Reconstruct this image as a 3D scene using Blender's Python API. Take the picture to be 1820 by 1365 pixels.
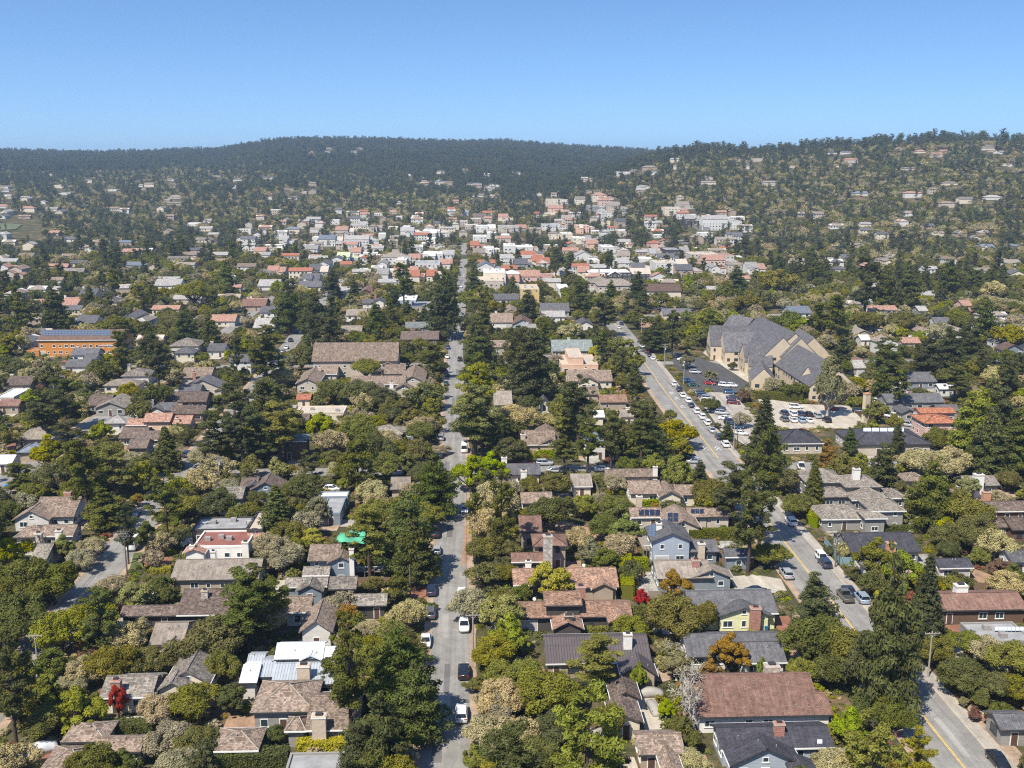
import bpy, math, random, colorsys
import numpy as np
from mathutils import Vector
for o in list(bpy.data.objects): bpy.data.objects.remove(o)
RND = random.Random(11)
scene = bpy.context.scene
COL = scene.collection
R = math.radians
HAZE = 0.00012

# ---------------------------------------------------------------- camera
CAMH, F, CX, CY, HOR, VPX = 82.0, 1800.0, 910.0, 682.5, 290.0, 836.0     # photo pixels (1820 x 1365)
PITCH = math.atan((CY-HOR)/F)
YAW = math.atan((CX-VPX)/math.hypot(F, CY-HOR))
cam_d = bpy.data.cameras.new('camera'); cam = bpy.data.objects.new('camera', cam_d); COL.objects.link(cam)
cam_d.sensor_width = 36.0; cam_d.lens = 36.0*F/1820.0; cam_d.clip_start = 1.0; cam_d.clip_end = 20000
cam.location = (0, 0, CAMH)
cam.rotation_euler = (math.pi/2-PITCH, 0, -YAW)
scene.camera = cam
# ---------------------------------------------------------------- sky, sun, exposure
SUN_EL, SUN_AZ = R(54), R(38)      # shadows fall forward and to the right of the street axis by SUN_AZ
world = bpy.data.worlds.new('World'); scene.world = world; world.use_nodes = True
wn = world.node_tree.nodes; wl = world.node_tree.links
for n in list(wn): wn.remove(n)
wo = wn.new('ShaderNodeOutputWorld'); bg = wn.new('ShaderNodeBackground'); sky = wn.new('ShaderNodeTexSky')
sky.sky_type = 'NISHITA'; sky.sun_disc = False; sky.sun_elevation = SUN_EL
sdir = Vector((math.sin(SUN_AZ)*math.cos(SUN_EL), math.cos(SUN_AZ)*math.cos(SUN_EL), -math.sin(SUN_EL)))  # travel direction
sky.sun_rotation = math.atan2(-sdir.x, -sdir.y)
sky.altitude = 100; sky.air_density = 1.0; sky.dust_density = 0.7; sky.ozone_density = 6.0
tc = wn.new('ShaderNodeTexCoord'); mp = wn.new('ShaderNodeMapping')
mp.inputs['Scale'].default_value = (1, 1, 1.45); mp.inputs['Location'].default_value = (0, 0, 0.075)
hs = wn.new('ShaderNodeHueSaturation'); hs.inputs['Saturation'].default_value = 1.09; hs.inputs['Value'].default_value = 1.0
wl.new(tc.outputs['Generated'], mp.inputs['Vector']); wl.new(mp.outputs[0], sky.inputs['Vector'])
wl.new(sky.outputs[0], hs.inputs['Color']); wl.new(hs.outputs[0], bg.inputs['Color'])
bg.inputs['Strength'].default_value = 0.125
wl.new(bg.outputs[0], wo.inputs['Surface'])
sl = bpy.data.lights.new('sun', 'SUN'); sl.energy = 5.0; sl.angle = R(0.5); sl.color = (1.0, 0.93, 0.81)
so = bpy.data.objects.new('sun', sl); COL.objects.link(so); so.location = (0, 0, 300)
so.rotation_euler = sdir.to_track_quat('-Z', 'Y').to_euler()
vs = scene.view_settings; vs.view_transform = 'Standard'; vs.look = 'None'; vs.exposure = 0.6; vs.gamma = 1.0; vs.use_curve_mapping = False
cy = scene.cycles
cy.max_bounces = 5; cy.diffuse_bounces = 2; cy.glossy_bounces = 2; cy.transmission_bounces = 2; cy.volume_bounces = 0; cy.transparent_max_bounces = 4
cy.caustics_reflective = False; cy.caustics_refractive = False
cy.use_adaptive_sampling = True; cy.adaptive_threshold = 0.012; cy.filter_width = 1.15; cy.use_denoising = False

# ---------------------------------------------------------------- pixel <-> place
fw = np.array([math.sin(YAW)*math.cos(PITCH), math.cos(YAW)*math.cos(PITCH), -math.sin(PITCH)])
rt = np.array([math.cos(YAW), -math.sin(YAW), 0.0]); up = np.cross(rt, fw)
def ray(px, py): return fw + rt*((px-CX)/F) + up*((CY-py)/F)
def project(p):
    d = np.array([p[0], p[1], p[2]-CAMH]); z = d@fw
    return CX+F*(d@rt)/z, CY-F*(d@up)/z, z
SKY = [(-300,270),(0,275),(200,277),(400,271),(480,258),(550,254),(640,254),(800,258),(900,257),(1000,265),(1140,272),(1300,272),(2200,272)]
NEARH = [(940,325),(1080,292),(1165,272),(1250,262),(1330,266),(1420,263),(1480,258),(1560,254),(1700,251),(1820,254),(2300,256)]
def lerp_tab(tab, x):
    return np.interp(x, [t[0] for t in tab], [t[1] for t in tab])
def sstep(t):
    t = np.clip(t, 0, 1); return t*t*(3-2*t)
RF, RN = 3700.0, 1950.0
def terrain(x, y):
    x = np.asarray(x, float); y = np.asarray(y, float)
    r = np.hypot(x, y)+1e-6; az = np.arctan2(x, y)-YAW
    px = CX + F/math.cos(PITCH)*np.tan(np.clip(az, -1.2, 1.2))
    zf = CAMH - 9 + RF*(HOR-lerp_tab(SKY, px))/F
    zn = CAMH - 13 + RN*(HOR-lerp_tab(NEARH, px))/F
    hf = zf*sstep((r-950)/(RF-950))**0.85
    hn = np.maximum(zn, 0)*sstep((r-900)/(RN-900))**0.9*(1-0.35*sstep((r-RN-100)/900))
    hf = hf - 60*sstep((r-RF)/900)
    bump = 5*np.sin(x*0.0042+1)*np.sin(y*0.0051+2)+3*np.sin(x*0.011+y*0.007)
    bump = bump*sstep((r-950)/700)*(1-sstep((r-1750)/150)*(px > 1000))
    bump = bump*(1-sstep((r-3000)/400))
    return np.maximum(np.maximum(hf, hn)+bump*0.8, 0.0)*sstep((y+200)/400)
def zt(x, y): return float(terrain(x, y))
def at(px, py, h=0.0):
    """the place that pixel shows, h metres above the ground"""
    d = ray(px, py)
    if d[2] < -0.01:
        t = (h-CAMH)/d[2]; p = d*t
        if math.hypot(p[0], p[1]) < 930: return np.array([p[0], p[1], 0.0])
    t = 600.0; dt = 15.0
    while t < 6000:
        p = d*t
        if CAMH+p[2] < zt(p[0], p[1])+h: break
        t += dt
    lo, hi = t-dt, t
    for _ in range(14):
        m = (lo+hi)/2; p = d*m
        if CAMH+p[2] < zt(p[0], p[1])+h: hi = m
        else: lo = m
    p = d*hi
    return np.array([p[0], p[1], zt(p[0], p[1])])
REG = {'A':(0,1000,3.74),'B':(440,1000,3.74),'C':(880,1000,3.74),'D':(1340,1000,3.74),'E':(0,720,3.74),'F':(440,720,3.74),'G':(880,720,3.74),'H':(1340,720,3.74),
       'I':(0,480,3.7917),'J':(440,480,3.7917),'K':(880,480,3.7917),'L':(1340,480,3.7917),'M':(0,230,3.7917),'N':(440,230,3.7917),'O':(880,230,3.7917),'P':(1340,230,3.7917),'Z':(0,0,1.0)}
def pix(reg, u, v):
    a = REG[reg]; return a[0]+u/a[2], a[1]+v/a[2]

# ---------------------------------------------------------------- materials
MAT = {}
def new_mat(name):
    m = bpy.data.materials.new(name); m.use_nodes = True; MAT[name] = m
    nt = m.node_tree; b = nt.nodes['Principled BSDF']; b.inputs['Specular IOR Level'].default_value = 0.25
    return m, nt, b
def nd(nt, t, **kw):
    n = nt.nodes.new(t)
    for k, v in kw.items():
        if k.startswith('_'): setattr(n, k[1:], v)
        else: n.inputs[k.replace('_', ' ')].default_value = v
    return n
def mixc(nt, fac, a, b, mode='MIX'):
    m = nt.nodes.new('ShaderNodeMix'); m.data_type = 'RGBA'; m.blend_type = mode
    for s, v in ((m.inputs[0], fac), (m.inputs[6], a), (m.inputs[7], b)):
        if isinstance(v, (int, float)): s.default_value = v
        elif isinstance(v, tuple): s.default_value = (*v[:3], 1)
        else: nt.links.new(v, s)
    return m.outputs[2]
def ramp(nt, src, stops):
    r = nt.nodes.new('ShaderNodeValToRGB'); e = r.color_ramp.elements
    e[0].position, e[0].color = stops[0][0], (*stops[0][1], 1)
    e[1].position, e[1].color = stops[-1][0], (*stops[-1][1], 1)
    for p, c in stops[1:-1]:
        k = e.new(p); k.color = (*c, 1)
    nt.links.new(src, r.inputs[0]); return r.outputs[0]
def bump(nt, b, src, strength=0.3, dist=0.05):
    n = nt.nodes.new('ShaderNodeBump'); n.inputs['Strength'].default_value = strength; n.inputs['Distance'].default_value = dist
    nt.links.new(src, n.inputs['Height']); nt.links.new(n.outputs[0], b.inputs['Normal'])
def plain(name, c, rough=0.7, var=0.25, scale=1.5, metal=0.0, spec=None, obj_var=0.0):
    m, nt, b = new_mat(name); b.inputs['Roughness'].default_value = rough; b.inputs['Metallic'].default_value = metal
    if spec is not None: b.inputs['Specular IOR Level'].default_value = spec
    t = nd(nt, 'ShaderNodeTexCoord'); n = nd(nt, 'ShaderNodeTexNoise', Scale=scale, Detail=5.0, Roughness=0.65)
    nt.links.new(t.outputs['Object'], n.inputs['Vector'])
    lo = tuple(x*(1-var) for x in c); hi = tuple(min(1, x*(1+var*0.6)) for x in c)
    col = ramp(nt, n.outputs[0], [(0.3, lo), (0.7, hi)])
    if obj_var:
        oi = nd(nt, 'ShaderNodeObjectInfo'); mr = nd(nt, 'ShaderNodeMapRange'); nt.links.new(oi.outputs['Random'], mr.inputs[0])
        mr.inputs[3].default_value = 1-obj_var; mr.inputs[4].default_value = 1+obj_var
        h = nd(nt, 'ShaderNodeHueSaturation'); nt.links.new(mr.outputs[0], h.inputs['Value']); nt.links.new(col, h.inputs['Color']); col = h.outputs[0]
    nt.links.new(col, b.inputs['Base Color'])
    return m
def shingle(name, c, w=0.35, h=0.28, contrast=0.4, moss=0.25, rough=0.9):
    """wood shake or composition roof laid in courses along the eave (UV in metres)"""
    m, nt, b = new_mat(name); b.inputs['Roughness'].default_value = rough; b.inputs['Specular IOR Level'].default_value = 0.12
    t = nd(nt, 'ShaderNodeTexCoord')
    br = nd(nt, 'ShaderNodeTexBrick', Scale=1.0, Mortar_Size=0.018, Mortar_Smooth=0.4, Bias=0.0, Brick_Width=w, Row_Height=h)
    br.inputs['Color1'].default_value = (*[x*(1-contrast) for x in c], 1); br.inputs['Color2'].default_value = (*[min(1, x*(1+contrast)) for x in c], 1)
    br.inputs['Mortar'].default_value = (*[x*0.35 for x in c], 1); br.offset = 0.37
    nt.links.new(t.outputs['UV'], br.inputs['Vector'])
    n = nd(nt, 'ShaderNodeTexNoise', Scale=0.55, Detail=7.0, Roughness=0.7); nt.links.new(t.outputs['UV'], n.inputs['Vector'])
    st = nd(nt, 'ShaderNodeMapping'); st.inputs['Scale'].default_value = (2.2, 0.25, 1); nt.links.new(t.outputs['UV'], st.inputs['Vector'])
    n2 = nd(nt, 'ShaderNodeTexNoise', Scale=1.0, Detail=4.0); nt.links.new(st.outputs[0], n2.inputs['Vector'])
    col = mixc(nt, 0.75, br.outputs[0], ramp(nt, n.outputs[0], [(0.28, (0.5,0.5,0.5)), (0.72, (1.45,1.42,1.38))]), 'MULTIPLY')
    col = mixc(nt, 0.5, col, ramp(nt, n2.outputs[0], [(0.3, (0.6,0.58,0.56)), (0.7, (1.3,1.3,1.3))]), 'MULTIPLY')
    oi = nd(nt, 'ShaderNodeObjectInfo'); mr = nd(nt, 'ShaderNodeMapRange'); nt.links.new(oi.outputs['Random'], mr.inputs[0])
    mr.inputs[3].default_value = 0.82; mr.inputs[4].default_value = 1.18
    hv = nd(nt, 'ShaderNodeHueSaturation'); nt.links.new(mr.outputs[0], hv.inputs['Value']); nt.links.new(col, hv.inputs['Color'])
    nt.links.new(hv.outputs[0], b.inputs['Base Color']); bump(nt, b, br.outputs['Fac'], 0.5, 0.03)
    return m
def tiles(name, c):
    m, nt, b = new_mat(name); b.inputs['Roughness'].default_value = 0.85
    t = nd(nt, 'ShaderNodeTexCoord')
    br = nd(nt, 'ShaderNodeTexBrick', Scale=1.0, Mortar_Size=0.03, Brick_Width=0.3, Row_Height=0.42); br.offset = 0.0
    br.inputs['Color1'].default_value = (*[x*0.6 for x in c], 1); br.inputs['Color2'].default_value = (*[min(1, x*1.35) for x in c], 1); br.inputs['Mortar'].default_value = (*[x*0.25 for x in c], 1)
    nt.links.new(t.outputs['UV'], br.inputs['Vector'])
    w = nd(nt, 'ShaderNodeTexWave', Scale=1.05, Distortion=0.0); w.bands_direction = 'X'; nt.links.new(t.outputs['UV'], w.inputs['Vector'])
    n = nd(nt, 'ShaderNodeTexNoise', Scale=0.9, Detail=6.0); nt.links.new(t.outputs['UV'], n.inputs['Vector'])
    col = mixc(nt, 0.6, br.outputs[0], ramp(nt, n.outputs[0], [(0.3, (0.55,0.5,0.5)), (0.7, (1.3,1.3,1.3))]), 'MULTIPLY')
    nt.links.new(col, b.inputs['Base Color']); bump(nt, b, w.outputs[0], 0.6, 0.08); return m
def seam(name, c, metal=0.0, rough=0.45, pitch=0.45):
    m, nt, b = new_mat(name); b.inputs['Roughness'].default_value = rough; b.inputs['Metallic'].default_value = metal
    t = nd(nt, 'ShaderNodeTexCoord')
    br = nd(nt, 'ShaderNodeTexBrick', Scale=1.0, Mortar_Size=0.035, Brick_Width=pitch, Row_Height=400.0); br.offset = 0.0
    br.inputs['Color1'].default_value = (*[x*0.93 for x in c], 1); br.inputs['Color2'].default_value = (*[min(1, x*1.05) for x in c], 1); br.inputs['Mortar'].default_value = (*[x*0.5 for x in c], 1)
    nt.links.new(t.outputs['UV'], br.inputs['Vector'])
    n = nd(nt, 'ShaderNodeTexNoise', Scale=0.8, Detail=6.0); nt.links.new(t.outputs['UV'], n.inputs['Vector'])
    col = mixc(nt, 0.35, br.outputs[0], ramp(nt, n.outputs[0], [(0.3, (0.6,0.6,0.6)), (0.7, (1.15,1.15,1.15))]), 'MULTIPLY')
    nt.links.new(col, b.inputs['Base Color']); bump(nt, b, br.outputs['Fac'], 0.6, 0.04); return m
def siding(name, c, row=0.22, rough=0.75):
    m, nt, b = new_mat(name); b.inputs['Roughness'].default_value = rough
    t = nd(nt, 'ShaderNodeTexCoord')
    br = nd(nt, 'ShaderNodeTexBrick', Scale=1.0, Mortar_Size=0.014, Brick_Width=60.0, Row_Height=row)
    br.inputs['Color1'].default_value = (*[x*0.94 for x in c], 1); br.inputs['Color2'].default_value = (*c, 1); br.inputs['Mortar'].default_value = (*[x*0.5 for x in c], 1)
    nt.links.new(t.outputs['UV'], br.inputs['Vector'])
    n = nd(nt, 'ShaderNodeTexNoise', Scale=0.7, Detail=6.0); nt.links.new(t.outputs['UV'], n.inputs['Vector'])
    col = mixc(nt, 0.5, br.outputs[0], ramp(nt, n.outputs[0], [(0.3, (0.75,0.74,0.72)), (0.7, (1.1,1.1,1.1))]), 'MULTIPLY')
    nt.links.new(col, b.inputs['Base Color']); bump(nt, b, br.outputs['Fac'], 0.4, 0.02); return m
def brickmat(name, c, w=0.4, h=0.16):
    m, nt, b = new_mat(name); b.inputs['Roughness'].default_value = 0.9
    t = nd(nt, 'ShaderNodeTexCoord')
    br = nd(nt, 'ShaderNodeTexBrick', Scale=1.0, Mortar_Size=0.02, Brick_Width=w, Row_Height=h)
    br.inputs['Color1'].default_value = (*[x*0.65 for x in c], 1); br.inputs['Color2'].default_value = (*[min(1, x*1.3) for x in c], 1); br.inputs['Mortar'].default_value = (0.35,0.32,0.29,1)
    nt.links.new(t.outputs['UV'], br.inputs['Vector']); nt.links.new(br.outputs[0], b.inputs['Base Color']); bump(nt, b, br.outputs['Fac'], 0.5, 0.02); return m
def leafmat(name, c, hue=0.02, sat=0.2, val=0.3, trans=0.22):
    m = bpy.data.materials.new(name); m.use_nodes = True; MAT[name] = m; nt = m.node_tree
    nt.nodes.remove(nt.nodes['Principled BSDF']); out = nt.nodes['Material Output']
    oi = nd(nt, 'ShaderNodeObjectInfo'); at_ = nd(nt, 'ShaderNodeAttribute'); at_.attribute_name = 'var'
    h = nd(nt, 'ShaderNodeHueSaturation'); h.inputs['Color'].default_value = (*c, 1)
    def mr(src, a, b_):
        k = nd(nt, 'ShaderNodeMapRange'); nt.links.new(src, k.inputs[0]); k.inputs[3].default_value = a; k.inputs[4].default_value = b_; return k.outputs[0]
    wn_ = nd(nt, 'ShaderNodeTexWhiteNoise'); wn_.noise_dimensions = '1D'; nt.links.new(oi.outputs['Random'], wn_.inputs['W'])
    nt.links.new(mr(oi.outputs['Random'], 0.5-hue, 0.5+hue), h.inputs['Hue'])
    nt.links.new(mr(wn_.outputs[0], 1-sat, 1+sat), h.inputs['Saturation'])
    mul = nd(nt, 'ShaderNodeMath'); mul.operation = 'MULTIPLY'
    nt.links.new(mr(wn_.outputs[0], 1-val*0.6, 1+val*0.6), mul.inputs[0]); nt.links.new(mr(at_.outputs['Fac'], 1-val, 1+val), mul.inputs[1])
    nt.links.new(mul.outputs[0], h.inputs['Value'])
    d = nd(nt, 'ShaderNodeBsdfDiffuse'); tr = nd(nt, 'ShaderNodeBsdfTranslucent'); mx = nd(nt, 'ShaderNodeMixShader'); mx.inputs[0].default_value = trans
    nt.links.new(h.outputs[0], d.inputs[0]); nt.links.new(h.outputs[0], tr.inputs[0])
    nt.links.new(d.outputs[0], mx.inputs[1]); nt.links.new(tr.outputs[0], mx.inputs[2]); nt.links.new(mx.outputs[0], out.inputs['Surface'])
    return m
# roofs
shingle('shake', (0.235,0.182,0.146)); shingle('shakered', (0.285,0.180,0.132)); shingle('shakegrey', (0.215,0.193,0.168)); shingle('shakedark', (0.142,0.110,0.094))
shingle('comptan', (0.27,0.235,0.20), 0.3,0.2,0.15); shingle('compgrey', (0.125,0.125,0.135), 0.3,0.2,0.18); shingle('compdark', (0.062,0.062,0.075), 0.3,0.2,0.2)
shingle('compred', (0.205,0.125,0.100), 0.3,0.2,0.18); shingle('compbrown', (0.155,0.105,0.085), 0.3,0.2,0.18); shingle('slate', (0.145,0.143,0.155), 0.4,0.25,0.22)
shingle('compteal', (0.20,0.23,0.225), 0.3,0.2,0.12); shingle('complight', (0.33,0.32,0.31), 0.3,0.2,0.12); shingle('compblue', (0.17,0.20,0.245), 0.3,0.2,0.12); shingle('compgreen', (0.42,0.46,0.30), 0.3,0.2,0.12)
tiles('terracotta', (0.46,0.19,0.105)); tiles('tilepink', (0.46,0.27,0.20)); tiles('tilered', (0.42,0.17,0.10))
seam('metalwhite', (0.74,0.76,0.78)); seam('metalgrey', (0.36,0.39,0.42)); seam('metalbrown', (0.105,0.088,0.088))
plain('flatwhite', (0.68,0.67,0.65), 0.8, 0.2, 0.4); plain('flatgrey', (0.30,0.30,0.30), 0.85, 0.3, 0.4); plain('flatred', (0.24,0.10,0.075), 0.85, 0.25, 0.5); plain('flattan', (0.45,0.39,0.32), 0.85, 0.2, 0.4)
# walls
siding('w_white', (0.64,0.625,0.59)); siding('w_blue', (0.37,0.425,0.49)); siding('w_bluegrey', (0.22,0.26,0.30)); siding('w_grey', (0.30,0.29,0.27)); siding('w_dark', (0.075,0.068,0.062)); siding('w_brown', (0.15,0.095,0.065))
plain('w_cream', (0.62,0.55,0.43), 0.85, 0.12, 0.5); plain('w_beige', (0.47,0.41,0.34), 0.85, 0.15, 0.5); plain('w_tan', (0.36,0.29,0.22), 0.85, 0.15, 0.5); siding('w_yellow', (0.74,0.74,0.44)); plain('w_stucco', (0.72,0.70,0.66), 0.85, 0.12, 0.5)
siding('w_orange', (0.56,0.235,0.055), 0.4); plain('w_peach', (0.64,0.43,0.31), 0.85, 0.15, 0.4); plain('w_pink', (0.58,0.40,0.34), 0.85, 0.15, 0.4); plain('w_church', (0.52,0.43,0.31), 0.85, 0.12, 0.4); plain('w_gold', (0.55,0.40,0.17), 0.85, 0.12, 0.4)
# bits
plain('trim', (0.72,0.72,0.70), 0.6, 0.1); plain('trimdark', (0.05,0.05,0.05), 0.6, 0.2)
m, nt, b = new_mat('glass'); b.inputs['Base Color'].default_value = (0.03,0.045,0.055,1); b.inputs['Roughness'].default_value = 0.08; b.inputs['Specular IOR Level'].default_value = 0.7
m, nt, b = new_mat('solar'); b.inputs['Base Color'].default_value = (0.018,0.024,0.045,1); b.inputs['Roughness'].default_value = 0.2; b.inputs['Specular IOR Level'].default_value = 0.5
m, nt, b = new_mat('solarlight'); b.inputs['Base Color'].default_value = (0.10,0.135,0.19,1); b.inputs['Roughness'].default_value = 0.25
m, nt, b = new_mat('skyglass'); b.inputs['Base Color'].default_value = (0.55,0.62,0.68,1); b.inputs['Roughness'].default_value = 0.2
plain('door', (0.10,0.06,0.045), 0.6, 0.3); plain('garage', (0.45,0.44,0.42), 0.6, 0.1)
brickmat('brick', (0.36,0.13,0.085)); brickmat('stone', (0.42,0.38,0.33), 0.6, 0.4); plain('ch_white', (0.70,0.68,0.64), 0.85, 0.15); plain('ch_tan', (0.50,0.42,0.33), 0.85, 0.25); plain('ch_orange', (0.48,0.26,0.15), 0.85, 0.25)
plain('hipcap', (0.33,0.285,0.235), 0.9, 0.25, 2); plain('vent', (0.30,0.28,0.26), 0.6, 0.2)
plain('wood', (0.20,0.13,0.085), 0.85, 0.35, 3); plain('woodgrey', (0.26,0.22,0.18), 0.9, 0.3, 3); plain('woodorange', (0.40,0.17,0.06), 0.85, 0.25, 3); plain('pole', (0.15,0.115,0.09), 0.9, 0.3, 4); plain('polepale', (0.33,0.29,0.25), 0.9, 0.3, 4)
plain('wire', (0.04,0.04,0.04), 0.5, 0.1); plain('metal', (0.4,0.41,0.42), 0.4, 0.15)
plain('bark', (0.075,0.055,0.042), 0.95, 0.4, 3); plain('barkpale', (0.36,0.33,0.285), 0.95, 0.35, 2.5); plain('barkred', (0.12,0.07,0.05), 0.95, 0.4, 3)
# leaves
LEAF = {'oak':(0.185,0.179,0.045),'oakD':(0.132,0.140,0.040),'oakP':(0.406,0.350,0.191),'oakY':(0.234,0.229,0.038),'bright':(0.268,0.297,0.027),'yellow':(0.42,0.375,0.045),
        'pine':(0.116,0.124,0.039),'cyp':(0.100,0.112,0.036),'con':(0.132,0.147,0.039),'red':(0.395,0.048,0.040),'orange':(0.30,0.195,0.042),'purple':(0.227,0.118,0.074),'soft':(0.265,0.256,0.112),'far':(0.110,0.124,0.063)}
for k, c in LEAF.items(): leafmat('leaf_'+k, c, hue=0.008 if k in ('yellow','red','orange') else 0.02, sat=0.08 if k in ('yellow','red','orange') else 0.2, val=0.14 if k in ('yellow','red','orange') else 0.3, trans=0.36 if k in ('bright','yellow','orange') else 0.3)
# ground, paving
m, nt, b = new_mat('ground'); b.inputs['Roughness'].default_value = 1.0; b.inputs['Specular IOR Level'].default_value = 0.05
t = nd(nt, 'ShaderNodeTexCoord'); n1 = nd(nt, 'ShaderNodeTexNoise', Scale=0.09, Detail=8.0, Roughness=0.7); n2 = nd(nt, 'ShaderNodeTexNoise', Scale=0.9, Detail=6.0, Roughness=0.7); n3 = nd(nt, 'ShaderNodeTexNoise', Scale=0.03, Detail=6.0)
for n in (n1, n2, n3): nt.links.new(t.outputs['Object'], n.inputs['Vector'])
c1 = ramp(nt, n1.outputs[0], [(0.34, (0.045,0.052,0.022)), (0.52, (0.085,0.078,0.040)), (0.62, (0.17,0.115,0.072)), (0.78, (0.29,0.22,0.15))])
c2 = ramp(nt, n2.outputs[0], [(0.3, (0.5,0.5,0.5)), (0.7, (1.4,1.4,1.4))])
nt.links.new(mixc(nt, 0.8, c1, c2, 'MULTIPLY'), b.inputs['Base Color'])
def paving(name, c, crack=0.3, tone=0.25, sc=0.25):
    m, nt, b = new_mat(name); b.inputs['Roughness'].default_value = 0.92; b.inputs['Specular IOR Level'].default_value = 0.15
    t = nd(nt, 'ShaderNodeTexCoord'); n1 = nd(nt, 'ShaderNodeTexNoise', Scale=sc, Detail=8.0, Roughness=0.7); n2 = nd(nt, 'ShaderNodeTexNoise', Scale=4.0, Detail=3.0)
    st = nd(nt, 'ShaderNodeMapping'); st.inputs['Scale'].default_value = (0.9, 0.035, 1); nt.links.new(t.outputs['Object'], st.inputs['Vector'])
    n3 = nd(nt, 'ShaderNodeTexNoise', Scale=1.0, Detail=3.0); nt.links.new(st.outputs[0], n3.inputs['Vector'])
    v = nd(nt, 'ShaderNodeTexVoronoi', Scale=0.16); v.feature = 'DISTANCE_TO_EDGE'
    wv = mixc(nt, 0.12, t.outputs['Object'], n1.outputs['Color'], 'ADD')
    for n in (n1, n2): nt.links.new(t.outputs['Object'], n.inputs['Vector'])
    nt.links.new(wv, v.inputs['Vector'])
    col = ramp(nt, n1.outputs[0], [(0.3, tuple(x*(1-tone) for x in c)), (0.7, tuple(x*(1+tone*0.7) for x in c))])
    col = mixc(nt, 0.5, col, ramp(nt, n2.outputs[0], [(0.3, (0.8,0.8,0.8)), (0.7, (1.15,1.15,1.15))]), 'MULTIPLY')
    col = mixc(nt, 0.6, col, ramp(nt, n3.outputs[0], [(0.35, (0.72,0.72,0.72)), (0.65, (1.18,1.18,1.17))]), 'MULTIPLY')
    col = mixc(nt, crack, col, ramp(nt, v.outputs['Distance'], [(0.0, (0.35,0.35,0.35)), (0.012, (1,1,1))]), 'MULTIPLY')
    nt.links.new(col, b.inputs['Base Color']); return m
paving('asphalt', (0.243,0.232,0.214)); paving('asphaltdark', (0.085,0.082,0.080)); paving('concrete', (0.36,0.325,0.28), 0.4, 0.22); paving('dirt', (0.33,0.215,0.14), 0.0, 0.4, 0.5); paving('pale', (0.43,0.385,0.315), 0.3, 0.22)
paving('tarpatch', (0.150,0.146,0.140), 0.2, 0.2); paving('palepatch', (0.30,0.29,0.27), 0.2, 0.2); paving('redpave', (0.26,0.125,0.080), 0.3, 0.3); paving('grass', (0.095,0.118,0.038), 0.0, 0.35, 0.6); paving('fairway', (0.125,0.145,0.075), 0.0, 0.35, 0.05); paving('shoulder', (0.36,0.265,0.19), 0.0, 0.35, 0.5)
m, nt, b = new_mat('flagstone'); b.inputs['Roughness'].default_value = 0.9
t = nd(nt, 'ShaderNodeTexCoord'); v = nd(nt, 'ShaderNodeTexVoronoi', Scale=1.1); v.feature = 'DISTANCE_TO_EDGE'; nt.links.new(t.outputs['Object'], v.inputs['Vector'])
v2 = nd(nt, 'ShaderNodeTexVoronoi', Scale=1.1); nt.links.new(t.outputs['Object'], v2.inputs['Vector'])
bw = nd(nt, 'ShaderNodeRGBToBW'); nt.links.new(v2.outputs['Color'], bw.inputs[0]); c1 = mixc(nt, 0.45, (0.46,0.44,0.39), bw.outputs[0], 'MULTIPLY')
nt.links.new(mixc(nt, ramp(nt, v.outputs['Distance'], [(0.0,(0,0,0)), (0.07,(1,1,1))]), (0.10,0.09,0.07), c1), b.inputs['Base Color'])
plain('paintyellow', (0.62,0.42,0.10), 0.8, 0.25, 1.2); plain('paintwhite', (0.68,0.68,0.66), 0.8, 0.25, 1.2)
plain('tarp', (0.10,0.40,0.23), 0.5, 0.2, 0.6); plain('tarpblue', (0.02,0.26,0.62), 0.5, 0.2, 0.6); plain('cover', (0.33,0.31,0.28), 0.55, 0.15, 0.8); plain('coversilver', (0.62,0.64,0.66), 0.35, 0.15, 0.8)
plain('tyre', (0.015,0.015,0.015), 0.85, 0.2); plain('rim', (0.35,0.35,0.36), 0.35, 0.1)
m, nt, b = new_mat('carglass'); b.inputs['Base Color'].default_value = (0.012,0.016,0.02,1); b.inputs['Roughness'].default_value = 0.05; b.inputs['Specular IOR Level'].default_value = 0.6
m, nt, b = new_mat('headlamp'); b.inputs['Base Color'].default_value = (0.75,0.77,0.78,1); b.inputs['Roughness'].default_value = 0.15
m, nt, b = new_mat('taillamp'); b.inputs['Base Color'].default_value = (0.30,0.015,0.012,1); b.inputs['Roughness'].default_value = 0.2
CARCOL = {'white':(0.72,0.72,0.72),'silver':(0.42,0.44,0.46),'black':(0.012,0.012,0.014),'navy':(0.022,0.035,0.07),'blue':(0.035,0.085,0.18),'red':(0.30,0.018,0.02),'maroon':(0.12,0.015,0.025),'grey':(0.13,0.135,0.14),'green':(0.02,0.06,0.05),'paleblue':(0.33,0.42,0.52),'olive':(0.10,0.095,0.07),'tan':(0.42,0.37,0.30)}
for k, c in CARCOL.items():
    m, nt, b = new_mat('car_'+k); b.inputs['Base Color'].default_value = (*c, 1); b.inputs['Roughness'].default_value = 0.28; b.inputs['Metallic'].default_value = 0.25 if k in ('silver','grey','blue','paleblue') else 0.0
    b.inputs['Coat Weight'].default_value = 0.6; b.inputs['Coat Roughness'].default_value = 0.05; b.inputs['Specular IOR Level'].default_value = 0.5

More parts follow.
